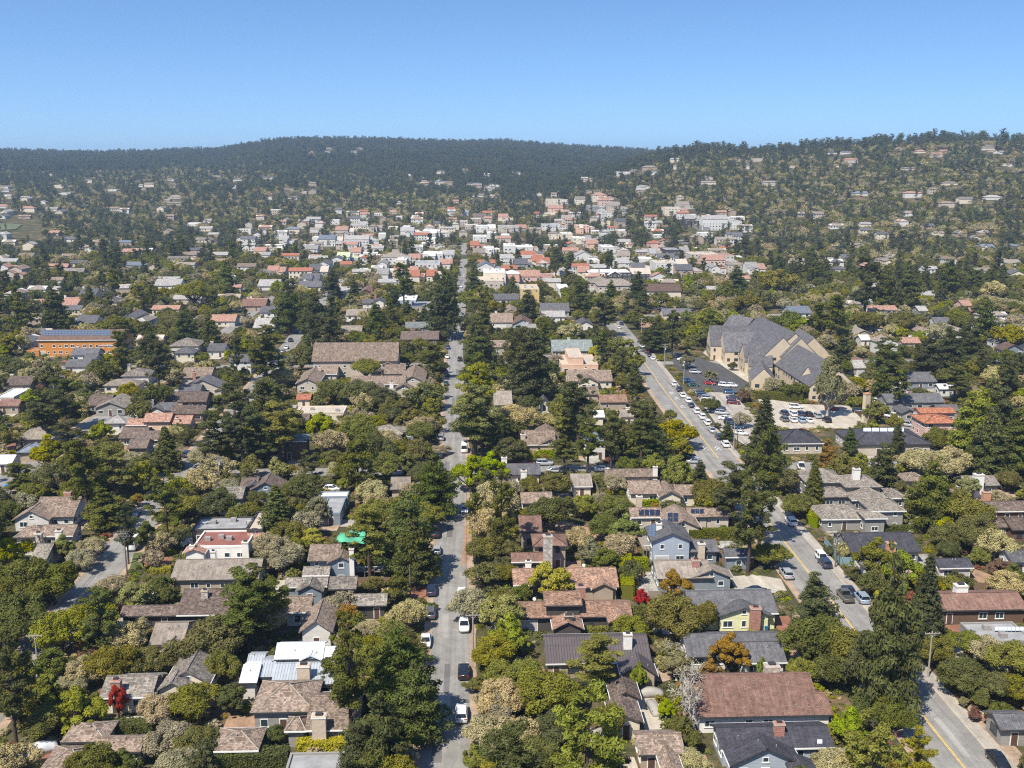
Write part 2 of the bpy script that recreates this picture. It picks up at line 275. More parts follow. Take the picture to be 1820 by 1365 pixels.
# ---------------------------------------------------------------- mesh helpers
class MB:
    def __init__(self): self.v = []; self.f = []; self.m = []
    def face(self, pts, mi=0):
        k = len(self.v); self.v += [tuple(map(float, p)) for p in pts]; self.f.append(tuple(range(k, k+len(pts)))); self.m.append(mi)
    def box(self, x0, x1, y0, y1, z0, z1, mi=0, xf=None):
        c = [(x0,y0,z0),(x1,y0,z0),(x1,y1,z0),(x0,y1,z0),(x0,y0,z1),(x1,y0,z1),(x1,y1,z1),(x0,y1,z1)]
        if xf: c = [xf(p) for p in c]
        self.solid(c, [(0,3,2,1),(4,5,6,7),(0,1,5,4),(1,2,6,5),(2,3,7,6),(3,0,4,7)], mi)
    def solid(self, verts, faces, mi=0):
        k = len(self.v); self.v += [tuple(map(float, p)) for p in verts]
        for f in faces: self.f.append(tuple(k+i for i in f)); self.m.append(mi)
    def tube(self, a, b, r0, r1, n=6, mi=0, cap=True):
        a = np.array(a, float); b = np.array(b, float); d = b-a; L = np.linalg.norm(d)
        if L < 1e-6: return
        d /= L; s = np.cross(d, (0,0,1)) if abs(d[2]) < 0.95 else np.cross(d, (1,0,0)); s /= np.linalg.norm(s); t = np.cross(d, s)
        k = len(self.v)
        for c, r in ((a, r0), (b, r1)):
            for i in range(n):
                an = 2*math.pi*i/n; self.v.append(tuple(c+(s*math.cos(an)+t*math.sin(an))*r))
        for i in range(n):
            j = (i+1) % n; self.f.append((k+i, k+n+i, k+n+j, k+j)); self.m.append(mi)
        if cap: self.f.append(tuple(k+n+i for i in range(n))); self.m.append(mi); self.f.append(tuple(k+n-1-i for i in range(n))); self.m.append(mi)
    def mesh(self, name, mats, uv=False, smooth=False):
        me = bpy.data.meshes.new(name); me.from_pydata(self.v, [], self.f)
        for mm in (mats if isinstance(mats, (list, tuple)) else [mats]): me.materials.append(MAT[mm] if isinstance(mm, str) else mm)
        if any(self.m): me.polygons.foreach_set('material_index', self.m)
        if smooth: me.polygons.foreach_set('use_smooth', [True]*len(self.f))
        if uv: add_uv(me)
        return me
    def build(self, name, mats, parent=None, loc=None, uv=False, smooth=False):
        return link(name, self.mesh(name, mats, uv, smooth), parent, loc)
def link(name, me, parent=None, loc=None):
    o = bpy.data.objects.new(name, me); COL.objects.link(o)
    if parent is not None: o.parent = parent
    if loc is not None: o.location = loc
    return o
def add_uv(me):
    nv = len(me.vertices); co = np.empty(nv*3); me.vertices.foreach_get('co', co); co = co.reshape(-1, 3)
    uv = np.zeros((len(me.loops), 2))
    for p in me.polygons:
        n = p.normal
        if abs(n.z) > 0.985: u = np.array((1.,0,0)); v = np.array((0,1.,0))
        else:
            u = np.array((-n.y, n.x, 0)); u /= np.linalg.norm(u); v = np.cross((n.x, n.y, n.z), u)
        for li in p.loop_indices:
            c = co[me.loops[li].vertex_index]; uv[li] = (c@u, c@v)
    l = me.uv_layers.new(name='UVMap'); l.data.foreach_set('uv', uv.ravel())
def empty(name, loc, rz=0):
    o = bpy.data.objects.new(name, None); COL.objects.link(o); o.location = tuple(map(float, loc)); o.rotation_euler = (0, 0, rz); o.empty_display_size = 0.5; return o
def tag(o, label, cat=None, group=None, kind=None):
    if label: o['label'] = label
    if cat: o['category'] = cat
    if group: o['group'] = group
    if kind: o['kind'] = kind
    return o
def struct(o): o['kind'] = 'structure'; return o
# ---------------------------------------------------------------- ground and streets
def build_ground():
    rs = [0, 40, 80, 120, 160, 200, 260, 320, 400, 500, 600, 700, 800, 880, 940]
    rs += list(np.geomspace(980, 4800, 70)) + [5400, 6500, 9000]
    azf = list(np.radians(np.arange(-40, 46.01, 0.6))); azb = list(np.radians(np.arange(50, 316, 8)))
    az = azf+azb; n = len(az); v = [(0, 0, 0)]; f = []
    for r in rs[1:]:
        for a in az:
            x, y = r*math.sin(a), r*math.cos(a); v.append((x, y, 0))
    A = np.array(v); A[:, 2] = terrain(A[:, 0], A[:, 1])
    for j in range(n): f.append((0, 1+(j+1) % n, 1+j))
    for i in range(len(rs)-2):
        for j in range(n):
            a = 1+i*n+j; b_ = 1+i*n+(j+1) % n; f.append((a, b_, b_+n, a+n))
    me = bpy.data.meshes.new('ground'); me.from_pydata(A.tolist(), [], f); me.materials.append(MAT['ground'])
    me.polygons.foreach_set('use_smooth', [True]*len(f))
    o = struct(link('ground', me)); o['label'] = 'brown and olive earth under the whole town'
build_ground()

ROADS = []      # (points Nx2, half width) for keeping trees and shrubs off the carriageway
def smooth_line(P, step=8.0):
    P = [np.array(p[:2], float) for p in P]; out = []
    for i in range(len(P)-1):
        L = np.linalg.norm(P[i+1]-P[i]); n = max(1, int(L/step))
        for k in range(n): out.append(P[i]+(P[i+1]-P[i])*k/n)
    out.append(P[-1]); Q = np.array(out)
    for _ in range(4): Q[1:-1] = (Q[:-2]+2*Q[1:-1]+Q[2:])/4
    return Q
def offset_line(Q, d):
    T = np.gradient(Q, axis=0); T /= np.linalg.norm(T, axis=1)[:, None]; N = np.stack([T[:, 1], -T[:, 0]], 1)
    return Q+N*d
def strip(name, Q, d0, d1, dz, mat, label, jit=0.0, thick=0.0, parent=None):
    a = offset_line(Q, d0); b_ = offset_line(Q, d1)
    if jit:
        r = np.random.RandomState(len(Q)); b_ = b_+(offset_line(Q, d1+1)-offset_line(Q, d1))*r.uniform(-jit, jit, (len(Q), 1))
    v = []; f = []; n = len(Q)
    for i in range(n):
        v += [(a[i, 0], a[i, 1], zt(*a[i])+dz), (b_[i, 0], b_[i, 1], zt(*b_[i])+dz)]
    fl = 1 if d1 > d0 else -1
    for i in range(n-1): f.append((2*i, 2*i+1, 2*i+3, 2*i+2)[::fl])
    if thick:
        for s in (0, 1):
            k = len(v)
            for i in range(n): v += [v[2*i+s], (v[2*i+s][0], v[2*i+s][1], v[2*i+s][2]-thick)]
            for i in range(n-1): f.append((k+2*i, k+2*i+1, k+2*i+3, k+2*i+2)[::(-fl if s == 0 else fl)])
    me = bpy.data.meshes.new(name); me.from_pydata(v, [], f); me.materials.append(MAT[mat])
    o = link(name, me, parent)
    if parent is None: struct(o); o['label'] = label
    return o
def pline(pts): return [at(x, y)[:2] for x, y in pts]
def extend(P, a=80, b=None):
    d = P[0]-P[1]; d /= np.linalg.norm(d); P = [P[0]+d*a]+P
    if b:
        d = P[-1]-P[-2]; d /= np.linalg.norm(d); P = P+[P[-1]+d*b]
    return P
MAIN = smooth_line(extend(pline([(790,1365),(795,1290),(802,1182),(801,1090),(799,987),(801,900),(807,820),(808,740),(806,680),(811,607),(819,533),(822,490),(825,450),(826,432)])), 8)
RIGHT = smooth_line(extend(pline([(1714,1365),(1634,1265),(1441,1022),(1345,902),(1265,800),(1178,691),(1149,649),(1104,590),(1093,576)]), 80, 10), 8)
LEFT = smooth_line(extend(pline([(30,1200),(187,1014),(281,891),(372,790),(456,690),(519,607),(575,535)]), 60, 120), 8)
FARL = smooth_line(extend(pline([(11,862),(140,770),(266,683),(400,590),(470,540)]), 60, 120), 8)
def cross(py, x0, x1):
    Y = at(808, py)[1]; return smooth_line([(x0, Y), (x1, Y)], 8)
CROSS = [cross(836, -230, 260), cross(648, -330, 330), cross(563, -380, 200), cross(512, -300, 260), cross(478, -220, 260), cross(455, -200, 300), cross(437, -200, 300)]
for Q, hw, nm, lb in ((MAIN, 3.3, 'street', 'grey asphalt street running up the middle of the picture'), (RIGHT, 5.0, 'street', 'wide grey street with a yellow centre line on the right'),
                      (LEFT, 3.6, 'street', 'narrow grey street with parked cars at the left edge'), (FARL, 3.3, 'street', 'grey street among houses farthest to the left')):
    strip('road_shoulder', Q[np.hypot(Q[:,0], Q[:,1]) < 430], -hw-1.4, hw+1.4, 0.03, 'shoulder', 'dirt verge along the '+lb, 0.5)
    strip(nm, Q, -hw, hw, 0.045, 'asphalt', lb, 0.12); ROADS.append((Q, hw+(2.5 if Q is RIGHT else 1.0)))
ORD = ['nearest','second nearest','third nearest','fourth nearest','fifth nearest','sixth nearest','farthest']
for i, Q in enumerate(CROSS):
    strip('cross_street', Q, -3.4, 3.4, 0.040, 'asphalt', 'cross street of grey asphalt, '+ORD[i]+' of the cross streets', 0.1); ROADS.append((Q, 3.9))
PR = random.Random(5)
for i in range(26):          # patched asphalt
    Q, hw, nm = PR.choice(((MAIN, 3.3, 'middle'), (RIGHT, 5.0, 'wide right'), (MAIN, 3.3, 'middle'), (LEFT, 3.6, 'left'))); ok_ = [k for k in range(2, len(Q)-2) if 120 < Q[k, 1] < 420]; k = PR.choice(ok_); d0 = PR.uniform(-hw+.4, hw-1.6); n_ = PR.choice((2, 2, 3))
    o = strip('asphalt_patch', Q[k:k+n_], d0, d0+PR.uniform(.8, 1.5), 0.0485+0.00008*i, PR.choice(('tarpatch', 'palepatch', 'tarpatch')), f'patched asphalt strip on the {nm} street')
# yellow centre line of the right street: two thin stripes
i0 = [i for i in range(len(RIGHT)) if abs(RIGHT[i, 1]-CROSS[0][0, 1]) > 7 and RIGHT[i, 1] < 640]
def runs(ix):
    out = [[ix[0]]]
    for k in ix[1:]:
        if k == out[-1][-1]+1: out[-1].append(k)
        else: out.append([k])
    return [r for r in out if len(r) > 1]
for k, r in enumerate(runs(i0)):
    for d in (-0.16, 0.06): strip('centre_line', RIGHT[r], d, d+0.13, 0.052, 'paintyellow', 'yellow centre stripe on the wide right street')
# footway with kerb on the right of the right street
fr = [i for i in range(len(RIGHT)) if RIGHT[i, 1] < CROSS[0][0, 1]-8 and RIGHT[i, 1] > 60]
strip('sidewalk', RIGHT[fr], 5.15, 7.3, 0.14, 'concrete', 'pale concrete sidewalk right of the wide street', 0, 0.2)
strip('kerb', RIGHT[fr], 5.0, 5.16, 0.16, 'pale', 'pale kerb between wide street and sidewalk', 0, 0.22)
fl = [i for i in range(len(RIGHT)) if CROSS[0][0, 1]+8 < RIGHT[i, 1] < 440]
strip('sidewalk', RIGHT[fl], 5.15, 7.0, 0.14, 'concrete', 'concrete sidewalk between the parked row and the church lot', 0, 0.2)
def patch(name, reg, pts, mat, label, dz=0.06):
    P = [at(*pix(reg, u, v)) for u, v in pts]
    m = MB(); m.face([(p[0], p[1], p[2]+dz) for p in P][::-1]); me = m.mesh(name, mat)
    if me.polygons[0].normal.z < 0: me.flip_normals()
    o = struct(link(name, me)); o['label'] = label; PATCHES.append(np.array([p[:2] for p in P])); return o
PATCHES = []
patch('parking_lot', 'K', [(1140,540),(1260,560),(1520,640),(1700,760),(1640,830),(1330,810)], 'asphaltdark', 'dark asphalt parking lot in front of the church')
patch('parking_lot', 'K', [(1330,815),(1600,830),(1760,1000),(1830,1120),(1700,1190),(1520,1080)], 'concrete', 'pale concrete parking lot along the wide street', 0.055)
patch('parking_lot', 'L', [(20,860),(330,905),(640,915),(760,1040),(640,1070),(420,1065),(150,1090)], 'pale', 'pale paved parking lot below the church with two rows of cars')
patch('forecourt', 'K', [(1440,520),(1520,580),(1830,720),(1830,745),(1700,755),(1520,640),(1400,560)], 'pale', 'pale walkway along the church front', 0.064)
patch('driveway', 'L', [(900,940),(980,960),(1150,1110),(1090,1130),(1010,1080)], 'asphalt', 'grey driveway beside the terracotta house')
patch('driveway', 'C', [(1560,95),(1720,80),(1900,110),(1940,190),(1760,215),(1600,190)], 'pale', 'white driveway behind the pale yellow house')
patch('patio', 'C', [(905,65),(1075,60),(1095,250),(1040,262),(930,175)], 'flagstone', 'light flagstone patio beside the tall hedge')
patch('patio', 'C', [(930,860),(1085,835),(1135,1130),(1000,1140)], 'pale', 'cream patio with two covered vehicles')
patch('patio', 'G', [(790,880),(940,870),(945,1050),(810,1045)], 'redpave', 'red terrace left of the blue house')
patch('patio', 'H', [(570,945),(690,960),(690,1020),(590,1020)], 'redpave', 'reddish terrace above the blue fence')
patch('patio', 'A', [(680,1030),(990,1020),(1010,1055),(690,1065)], 'pale', 'pale garden path above the clipped hedge')
patch('patio', 'B', [(1050,150),(1190,150),(1190,275),(1090,280)], 'redpave', 'red brick driveway with parked navy car')
patch('lawn', 'E', [(890,985),(985,975),(950,1090),(860,1095)], 'grass', 'green lawn beside the left street')
patch('driveway', 'E', [(940,1010),(1165,1010),(1150,1065),(950,1075)], 'redpave', 'terracotta paved yard beside the lawn')
patch('patio', 'A', [(960,195),(1230,170),(1220,200),(1000,240)], 'pale', 'pale terrace behind the long brown house', 0.07)
patch('yard', 'A', [(-150,480),(180,500),(120,560),(-150,640)], 'dirt', 'orange dirt verge at the lower left')
patch('yard', 'G', [(290,730),(800,860),(760,900),(200,880)], 'dirt', 'brown leaf litter yard behind the tile roofed house')
patch('yard', 'H', [(1470,1090),(1620,1150),(1780,1240),(1560,1230),(1440,1140)], 'dirt', 'dry garden beside the white garage')
patch('yard', 'G', [(1470,905),(1640,905),(1680,955),(1490,955)], 'flagstone', 'stone terrace right of the blue house')
patch('yard', 'D', [(1370,860),(1620,1090),(1795,1290),(1740,1365),(1460,1060)], 'shoulder', 'pale verge beyond the sidewalk at lower right')
patch('patio', 'B', [(1220,0),(1330,0),(1330,40),(1140,170),(1130,130)], 'asphalt', 'grey paved pull in beside the middle street', 0.05)
patch('yard', 'F', [(1440,800),(1490,800),(1490,1000),(1420,1080)], 'dirt', 'brown dirt strip right of the middle street', 0.05)
patch('yard', 'K', [(930,300),(1010,300),(1130,470),(1040,480)], 'dirt', 'dry bank beside the upper wide street', 0.05)
for i, (u, v, s) in enumerate(((-20,404,60),)):
    p = at(u, v); q = [at(u+dx, v+dy) for dx, dy in ((-s,9),(s*0.8,5),(s,-4),(0,-8),(-s,-2))]
    m = MB(); n_ = 10; c_ = sum(q)/len(q); K = len(q)
    def fp(k, t):
        a = (q[k % K]*t+c_*(1-t)); return (a[0], a[1], zt(a[0], a[1])+0.9)
    for k in range(K):
        for g in range(6):
            for b_ in range(6):
                def pt(g_, b2): a = (q[k]*(1-b2/6)+q[(k+1) % K]*(b2/6))*(g_/6)+c_*(1-g_/6); return (a[0], a[1], zt(a[0], a[1])+0.9)
                m.face([pt(g, b_), pt(g, b_+1), pt(g+1, b_+1), pt(g+1, b_)] if g else [pt(0, 0), pt(1, b_+1), pt(1, b_)])
    me = m.mesh('fairway', 'fairway')
    if me.polygons[5].normal.z < 0: me.flip_normals()
    o = struct(link('fairway', me)); o['label'] = ['green fairway at the left picture edge','green fairway in the middle of the three','small green fairway farthest right'][i]; PATCHES.append(np.array([a[:2] for a in q]))
# sharrow marks on the right street
def mark(u, v, reg):
    p = at(*pix(reg, u, v)); m = MB()
    for k in (0, 0.9):
        for s in (-1, 1): m.face([(0, k+0.9, 0), (s*0.6, k+0.2, 0), (s*0.6, k, 0), (0, k+0.65, 0)][::-s])
    o = m.build('road_marking', 'paintwhite', None, (p[0], p[1], 0.056)); o.scale = (1.4, 2.2, 1); struct(o); return o
for (r, u, v), l in zip((('K',1195,838),('K',1232,874),('K',1272,930),('H',22,738),('G',1405,300),('G',1490,300)), ('white arrow mark farthest up the wide street','white arrow mark in the middle of the wide street','white arrow mark beside the parked row','white arrow mark nearest the sidewalk tree','white arrow mark left of centre at the crossing','white arrow mark right of centre at the crossing')):
    mark(u, v, r)['label'] = l
# ---------------------------------------------------------------- houses
HOUSES = []      # dicts: obj, label, foot (list of x0,x1,y0,y1), box (pixel box), dist, short
def rect_xf(c, rot):
    ca, sa = math.cos(rot), math.sin(rot)
    return lambda p: (c[0]+p[0]*ca-p[1]*sa, c[1]+p[0]*sa+p[1]*ca, p[2])
def roof_solid(m, hw, hd, ze, p, axis, hip, t, xf, hipk=1.0, tilt=0.0):
    """ridge along local x or y; hw, hd half sizes at the eaves, ze eave top height"""
    q = hd if axis == 'x' else hw; L = hw if axis == 'x' else hd; zr = ze+q*p; e = max(L-q*hipk, 0.05) if hip else L
    if axis == 'x': top = [(-hw,-hd,ze),(hw,-hd,ze),(hw,hd,ze),(-hw,hd,ze),(-e,0,zr-tilt),(e,0,zr+tilt)]
    else: top = [(hw,-hd,ze),(hw,hd,ze),(-hw,hd,ze),(-hw,-hd,ze),(0,-e,zr),(0,e,zr)]
    bot = [(x, y, z-t) for x, y, z in top]
    fs = [(0,1,5,4),(2,3,4,5),(7,6,10,11),(9,8,11,10)]
    if hip: fs += [(3,0,4),(1,2,5),(6,9,10),(8,7,11)]
    else: fs += [(3,9,10,4),(4,10,6,0),(1,7,11,5),(5,11,8,2)]
    fs += [(0,6,7,1),(2,8,9,3)]
    if hip: fs += [(1,7,8,2),(3,9,6,0)]
    m.solid([xf(v) for v in top+bot], fs)
    return zr
def wall_solid(m, hw, hd, z0, h, p, axis, gable, xf, tilt=0.0):
    if not gable: m.box(-hw, hw, -hd, hd, z0, h, 0, xf); return
    if axis == 'x':
        zr = h+hd*p; pr = [(-hd,z0),(hd,z0),(hd,h),(0,zr),(-hd,h)]; A = [(-hw,a,z-tilt*(a == 0)) for a, z in pr]; B = [(hw,a,z+tilt*(a == 0)) for a, z in pr]
        A, B = B, A
    else:
        zr = h+hw*p; pr = [(-hw,z0),(hw,z0),(hw,h),(0,zr),(-hw,h)]; A = [(a,-hd,z) for a, z in pr]; B = [(a,hd,z) for a, z in pr]
    m.solid([xf(v) for v in A+B], [(0,1,2,3,4),(9,8,7,6,5),(0,5,6,1),(1,6,7,2),(2,7,8,3),(3,8,9,4),(4,9,5,0)])
WIN_CACHE = {}
def win_mesh(w, h, dark):
    k = (round(w, 1), round(h, 1), dark)
    if k not in WIN_CACHE:
        m = MB(); f = 0.11
        for a in ((-w/2, -w/2+f, 0, h), (w/2-f, w/2, 0, h), (-w/2+f, w/2-f, 0, f), (-w/2+f, w/2-f, h-f, h)): m.box(a[0], a[1], -0.07, 0.05, a[2], a[3])
        if w > 1.3: m.box(-0.04, 0.04, -0.06, 0.05, f, h-f)
        m.box(-w/2-0.08, w/2+0.08, -0.12, 0.05, -0.09, 0.0)
        fr = m.mesh('window', 'trimdark' if dark else 'trim'); g = MB(); g.box(-w/2+f*0.9, w/2-f*0.9, -0.03, 0.02, f*0.9, h-f*0.9); WIN_CACHE[k] = (fr, g.mesh('pane', 'glass'))
    return WIN_CACHE[k]
SIMPLE_CACHE = {}
def simple_win(w, h, dark):
    k = (round(w, 1), round(h, 1), dark)
    if k not in SIMPLE_CACHE:
        m = MB(); m.box(-w/2, w/2, -0.06, 0.04, 0, h, 0); m.box(-w/2+0.12, w/2-0.12, -0.08, 0.04, 0.12, h-0.12, 1); SIMPLE_CACHE[k] = m.mesh('window', ['trimdark' if dark else 'trim', 'glass'])
    return SIMPLE_CACHE[k]
DOORS = {}
def door_mesh(kind):
    if kind not in DOORS:
        m = MB()
        if kind == 'door': m.box(-0.6, 0.6, -0.06, 0.03, 0.1, 2.25, 0); m.box(-0.47, 0.47, -0.09, 0.03, 0.1, 2.12, 1); DOORS[kind] = m.mesh('door', ['trim', 'door'])
        else:
            m.box(-1.5, 1.5, -0.06, 0.03, 0.05, 2.3, 0)
            for i in range(4): m.box(-1.35, 1.35, -0.09, 0.03, 0.1+i*0.53, 0.57+i*0.53, 1)
            DOORS[kind] = m.mesh('garage_door', ['trim', 'garage'])
    return DOORS[kind]
def chimney_mesh(w, d, h, mat):
    m = MB(); m.box(-w/2, w/2, -d/2, d/2, 0, h-0.35, 0); m.box(-w/2-0.09, w/2+0.09, -d/2-0.09, d/2+0.09, h-0.35, h-0.15, 1); m.box(-w/2, w/2, -d/2, d/2, h-0.15, h-0.06, 0); m.box(-w/4, w/4, -d/4, d/4, h-0.06, h+0.25, 2)
    return m.mesh('chimney', [mat, 'ch_tan' if mat != 'ch_tan' else 'ch_white', 'trimdark'], uv=True)
def solve_vol(reg, vol):
    """pixel measurements of one roofed block -> centre, half sizes, rotation, eave height, ridge axis"""
    ty, uL, uR, ve, vr = vol[:5]; opt = vol[5] if len(vol) > 5 else {}
    h = opt.get('h', 2.9); ov = opt.get('ov', 0.5); p = opt.get('p', {'G':0.42,'H':0.42,'F':0.5,'T':0,'R':0.9}[ty])
    if ty == 'R':    # ridge given by its two end pixels: uL,ve -> uR,vr at ridge height zr
        zr, wd = opt['zr'], opt['w']; z2 = opt.get('z2', zr); a = at(*pix(reg, uL, ve), zr); b = at(*pix(reg, uR, vr), z2); tl = (z2-zr)/2; zr = (zr+z2)/2
        d = b[:2]-a[:2]; L = np.linalg.norm(d); rot = math.atan2(d[1], d[0]); c = (a[:2]+b[:2])/2
        h = zr-wd/2*p
        opt['tilt'] = tl
        return dict(c=c, hw=L/2, hd=wd/2, rot=rot, h=h, p=p, axis='x', hip=False, flat=False, ov=ov, z=0, opt=opt)
    x0, y0 = pix(reg, uL, ve); x1, y1 = pix(reg, uR, ve); P = at((x0+x1)/2, y0, h); Y = P[1]; zb = P[2]
    r0, r1 = ray(x0, y0), ray(x1, y0); xa, xb = Y*r0[0]/r0[1], Y*r1[0]/r1[1]; yv = pix(reg, 0, vr)[1]; xm = (xa+xb)/2
    if ty in 'GH':
        lo, hi = 0.5, 16.0
        for _ in range(40):
            q = (lo+hi)/2
            if project((xm, Y+q, zb+h+q*p))[1] > yv: lo = q
            else: hi = q
        q = min(max((lo+hi)/2, opt.get('qmin', 2.2)), opt.get('qmax', 8.5)); hd = q; hw = (xb-xa)/2
        ax = 'x'
        if ty == 'H' and hw < hd: hd = max(hw, 2.0)
        return dict(c=np.array([xm, Y+hd]), hw=hw-ov, hd=hd-ov, rot=opt.get('rot', 0), h=h, p=p, axis=ax, hip=ty == 'H', flat=False, ov=ov, z=zb, opt=opt)
    if ty == 'F':
        hw = (xb-xa)/2; zr = zb+h+hw*p; lo, hi = 1.0, 40.0
        for _ in range(40):
            q = (lo+hi)/2
            if project((xm, Y+q, zr))[1] > yv: lo = q
            else: hi = q
        D = min(max((lo+hi)/2, 4.0), opt.get('dmax', 22.0))
        return dict(c=np.array([xm, Y+D/2]), hw=hw-ov, hd=D/2-ov, rot=opt.get('rot', 0), h=h, p=p, axis='y', hip=False, flat=False, ov=ov, z=zb, opt=opt)
    D = min(max(at((x0+x1)/2, yv, h)[1]-Y, 4.0), opt.get('dmax', 26.0))
    return dict(c=np.array([xm, Y+D/2]), hw=(xb-xa)/2, hd=D/2, rot=opt.get('rot', 0), h=h, p=0, axis='x', hip=False, flat=True, ov=0, z=zb, opt=opt)
def house(reg, label, roof, wall, vols, chim=(), cat='house', name='house', short=None, detail=2, group=None, solar=(), sky=(), dark=False, vents=2, protect=True):
    S = [solve_vol(reg, v) for v in vols]
    s0 = S[0]; z0 = min(s['z'] for s in S)
    e = empty(name, (s0['c'][0], s0['c'][1], z0)); O = np.array([s0['c'][0], s0['c'][1], z0])
    tag(e, label, cat, group)
    foot = []; bx = []; roofs = []
    rr = random.Random(hash(label) % 99991 if False else sum(map(ord, label)))
    for i, s in enumerate(S):
        ep = 0.017*i; c = s['c']-O[:2]; xf = rect_xf((c[0], c[1]), s['rot']); o = s['opt']; hw, hd = s['hw']-ep, s['hd']-ep; zb = s['z']-z0
        wm, rm = o.get('wall', wall), o.get('roof', roof)
        m = MB(); base = -0.6 if z0 < 0.01 else -4.0
        if s['flat']:
            m.box(-hw, hw, -hd, hd, base, s['h']-0.25+ep, 0, xf); wobj = m.build('wall', wm, e, uv=True)
            m = MB(); m.box(-hw+0.25, hw-0.25, -hd+0.25, hd-0.25, s['h']-0.28, s['h']-0.10+ep, 0, xf)
            pm = MB()
            for a in ((-hw-0.06, hw+0.06, -hd-0.06, -hd+0.26), (-hw-0.06, hw+0.06, hd-0.26, hd+0.06), (-hw-0.06, -hw+0.26, -hd+0.26, hd-0.26), (hw-0.26, hw+0.06, -hd+0.26, hd-0.26)): pm.box(*a, s['h']-0.3+ep, s['h']+0.18+ep, 0, xf)
            ro = m.build('roof', rm, e, uv=True); pm.build('parapet', o.get('trim', wm), ro, uv=True); zr = s['h']
            if detail >= 1 and hw > 4:
                for _ in range(rr.randint(1, 3)):
                    v = MB(); xx, yy = rr.uniform(-hw*0.7, hw*0.7), rr.uniform(-hd*0.6, hd*0.6); v.box(xx-0.6, xx+0.6, yy-0.5, yy+0.5, s['h']-0.15, s['h']+0.75, 0, xf); v.build('roof_unit', 'vent', e)
        else:
            wall_solid(m, hw, hd, base, s['h']+ep-0.04, s['p'], s['axis'], not s['hip'], xf, o.get('tilt', 0.0)); wobj = m.build('wall', wm, e, uv=True)
            t = 0.22; m = MB(); ov = s['ov']; q = (s['hd'] if s['axis'] == 'x' else s['hw'])
            zr = roof_solid(m, hw+ov, hd+ov, s['h']+t*0.9-ov*s['p']+ep, s['p'], s['axis'], s['hip'], t, xf, o.get('hipk', 1.0), o.get('tilt', 0.0))
            ro = m.build('roof', rm, e, uv=True)
            if detail >= 2:     # ridge cap and eave boards
                m = MB(); L = (hw if s['axis'] == 'x' else hd)+ov; L = max(L-(q+ov)*o.get('hipk', 1.0), 0.3) if s['hip'] else L
                cap = (-L, L, -0.14, 0.14) if s['axis'] == 'x' else (-0.14, 0.14, -L, L); m.box(*cap, zr-0.09, zr+0.05, 0, xf); m.build('ridge_cap', rm, ro, uv=True)
                if s['hip']:
                    ze_ = s['h']+t*0.9-ov*s['p']+ep
                    for a_, b_ in ((-1, -1), (1, -1), (1, 1), (-1, 1)):
                        m = MB(); A_ = xf((a_*(hw+ov), b_*(hd+ov), ze_+0.02)); B_ = xf((a_*L if s['axis'] == 'x' else 0, 0 if s['axis'] == 'x' else b_*L, zr+0.02)); m.tube(A_, B_, 0.10, 0.10, 5); m.build('hip_cap', 'hipcap' if rm.startswith('shake') or rm == 'comptan' else rm, ro)
                ez = s['h']+t*0.9-ov*s['p']+ep; gm = 'trim' if rr.random() < 0.4 else 'trimdark'
                if s['axis'] == 'x':
                    for y in (-hd-ov-0.09, hd+ov): m = MB(); m.box(-hw-ov, hw+ov, y, y+0.09, ez-t-0.02, ez-0.02, 0, xf); m.build('gutter', gm, ro)
                else:
                    for x in (-hw-ov-0.09, hw+ov): m = MB(); m.box(x, x+0.09, -hd-ov, hd+ov, ez-t-0.02, ez-0.02, 0, xf); m.build('gutter', gm, ro)
                for _ in range(vents):
                    xx, k = rr.uniform(-hw*0.7, hw*0.7), rr.uniform(0.15, 0.7); yy = -hd*k
                    if s['axis'] == 'y': xx, yy = (hw*k*rr.choice((-1, 1)), rr.uniform(-hd*0.8, hd*0.8))
                    zz = s['h']+(1-abs(yy)/hd if s['axis'] == 'x' else 1-abs(xx)/hw)*q*s['p']
                    if s['hip']: zz = min(zz, s['h']+(hw-abs(xx))*s['p'])
                    w = MB(); a = np.array(xf((xx, yy, 0))); w.tube((a[0], a[1], zz), (a[0], a[1], zz+0.5), 0.06, 0.06, 6); w.tube((a[0], a[1], zz+0.5), (a[0], a[1], zz+0.57), 0.1, 0.08, 6); w.build('vent_pipe', 'vent', ro)
        s['roof'] = ro; s['zr'] = zr; roofs.append(ro)
        # world footprint and pixel box
        cr = [rect_xf(s['c'], s['rot'])((a*(s['hw']+s['ov']), b*(s['hd']+s['ov']), 0)) for a in (-1, 1) for b in (-1, 1)]
        xs = [q_[0] for q_ in cr]; ys = [q_[1] for q_ in cr]; foot.append((min(xs), max(xs), min(ys), max(ys)))
        for q_ in cr:
            for zz in (s['z']+s['h']*0.5, s['z']+zr): bx.append(project((q_[0], q_[1], zz))[:2])
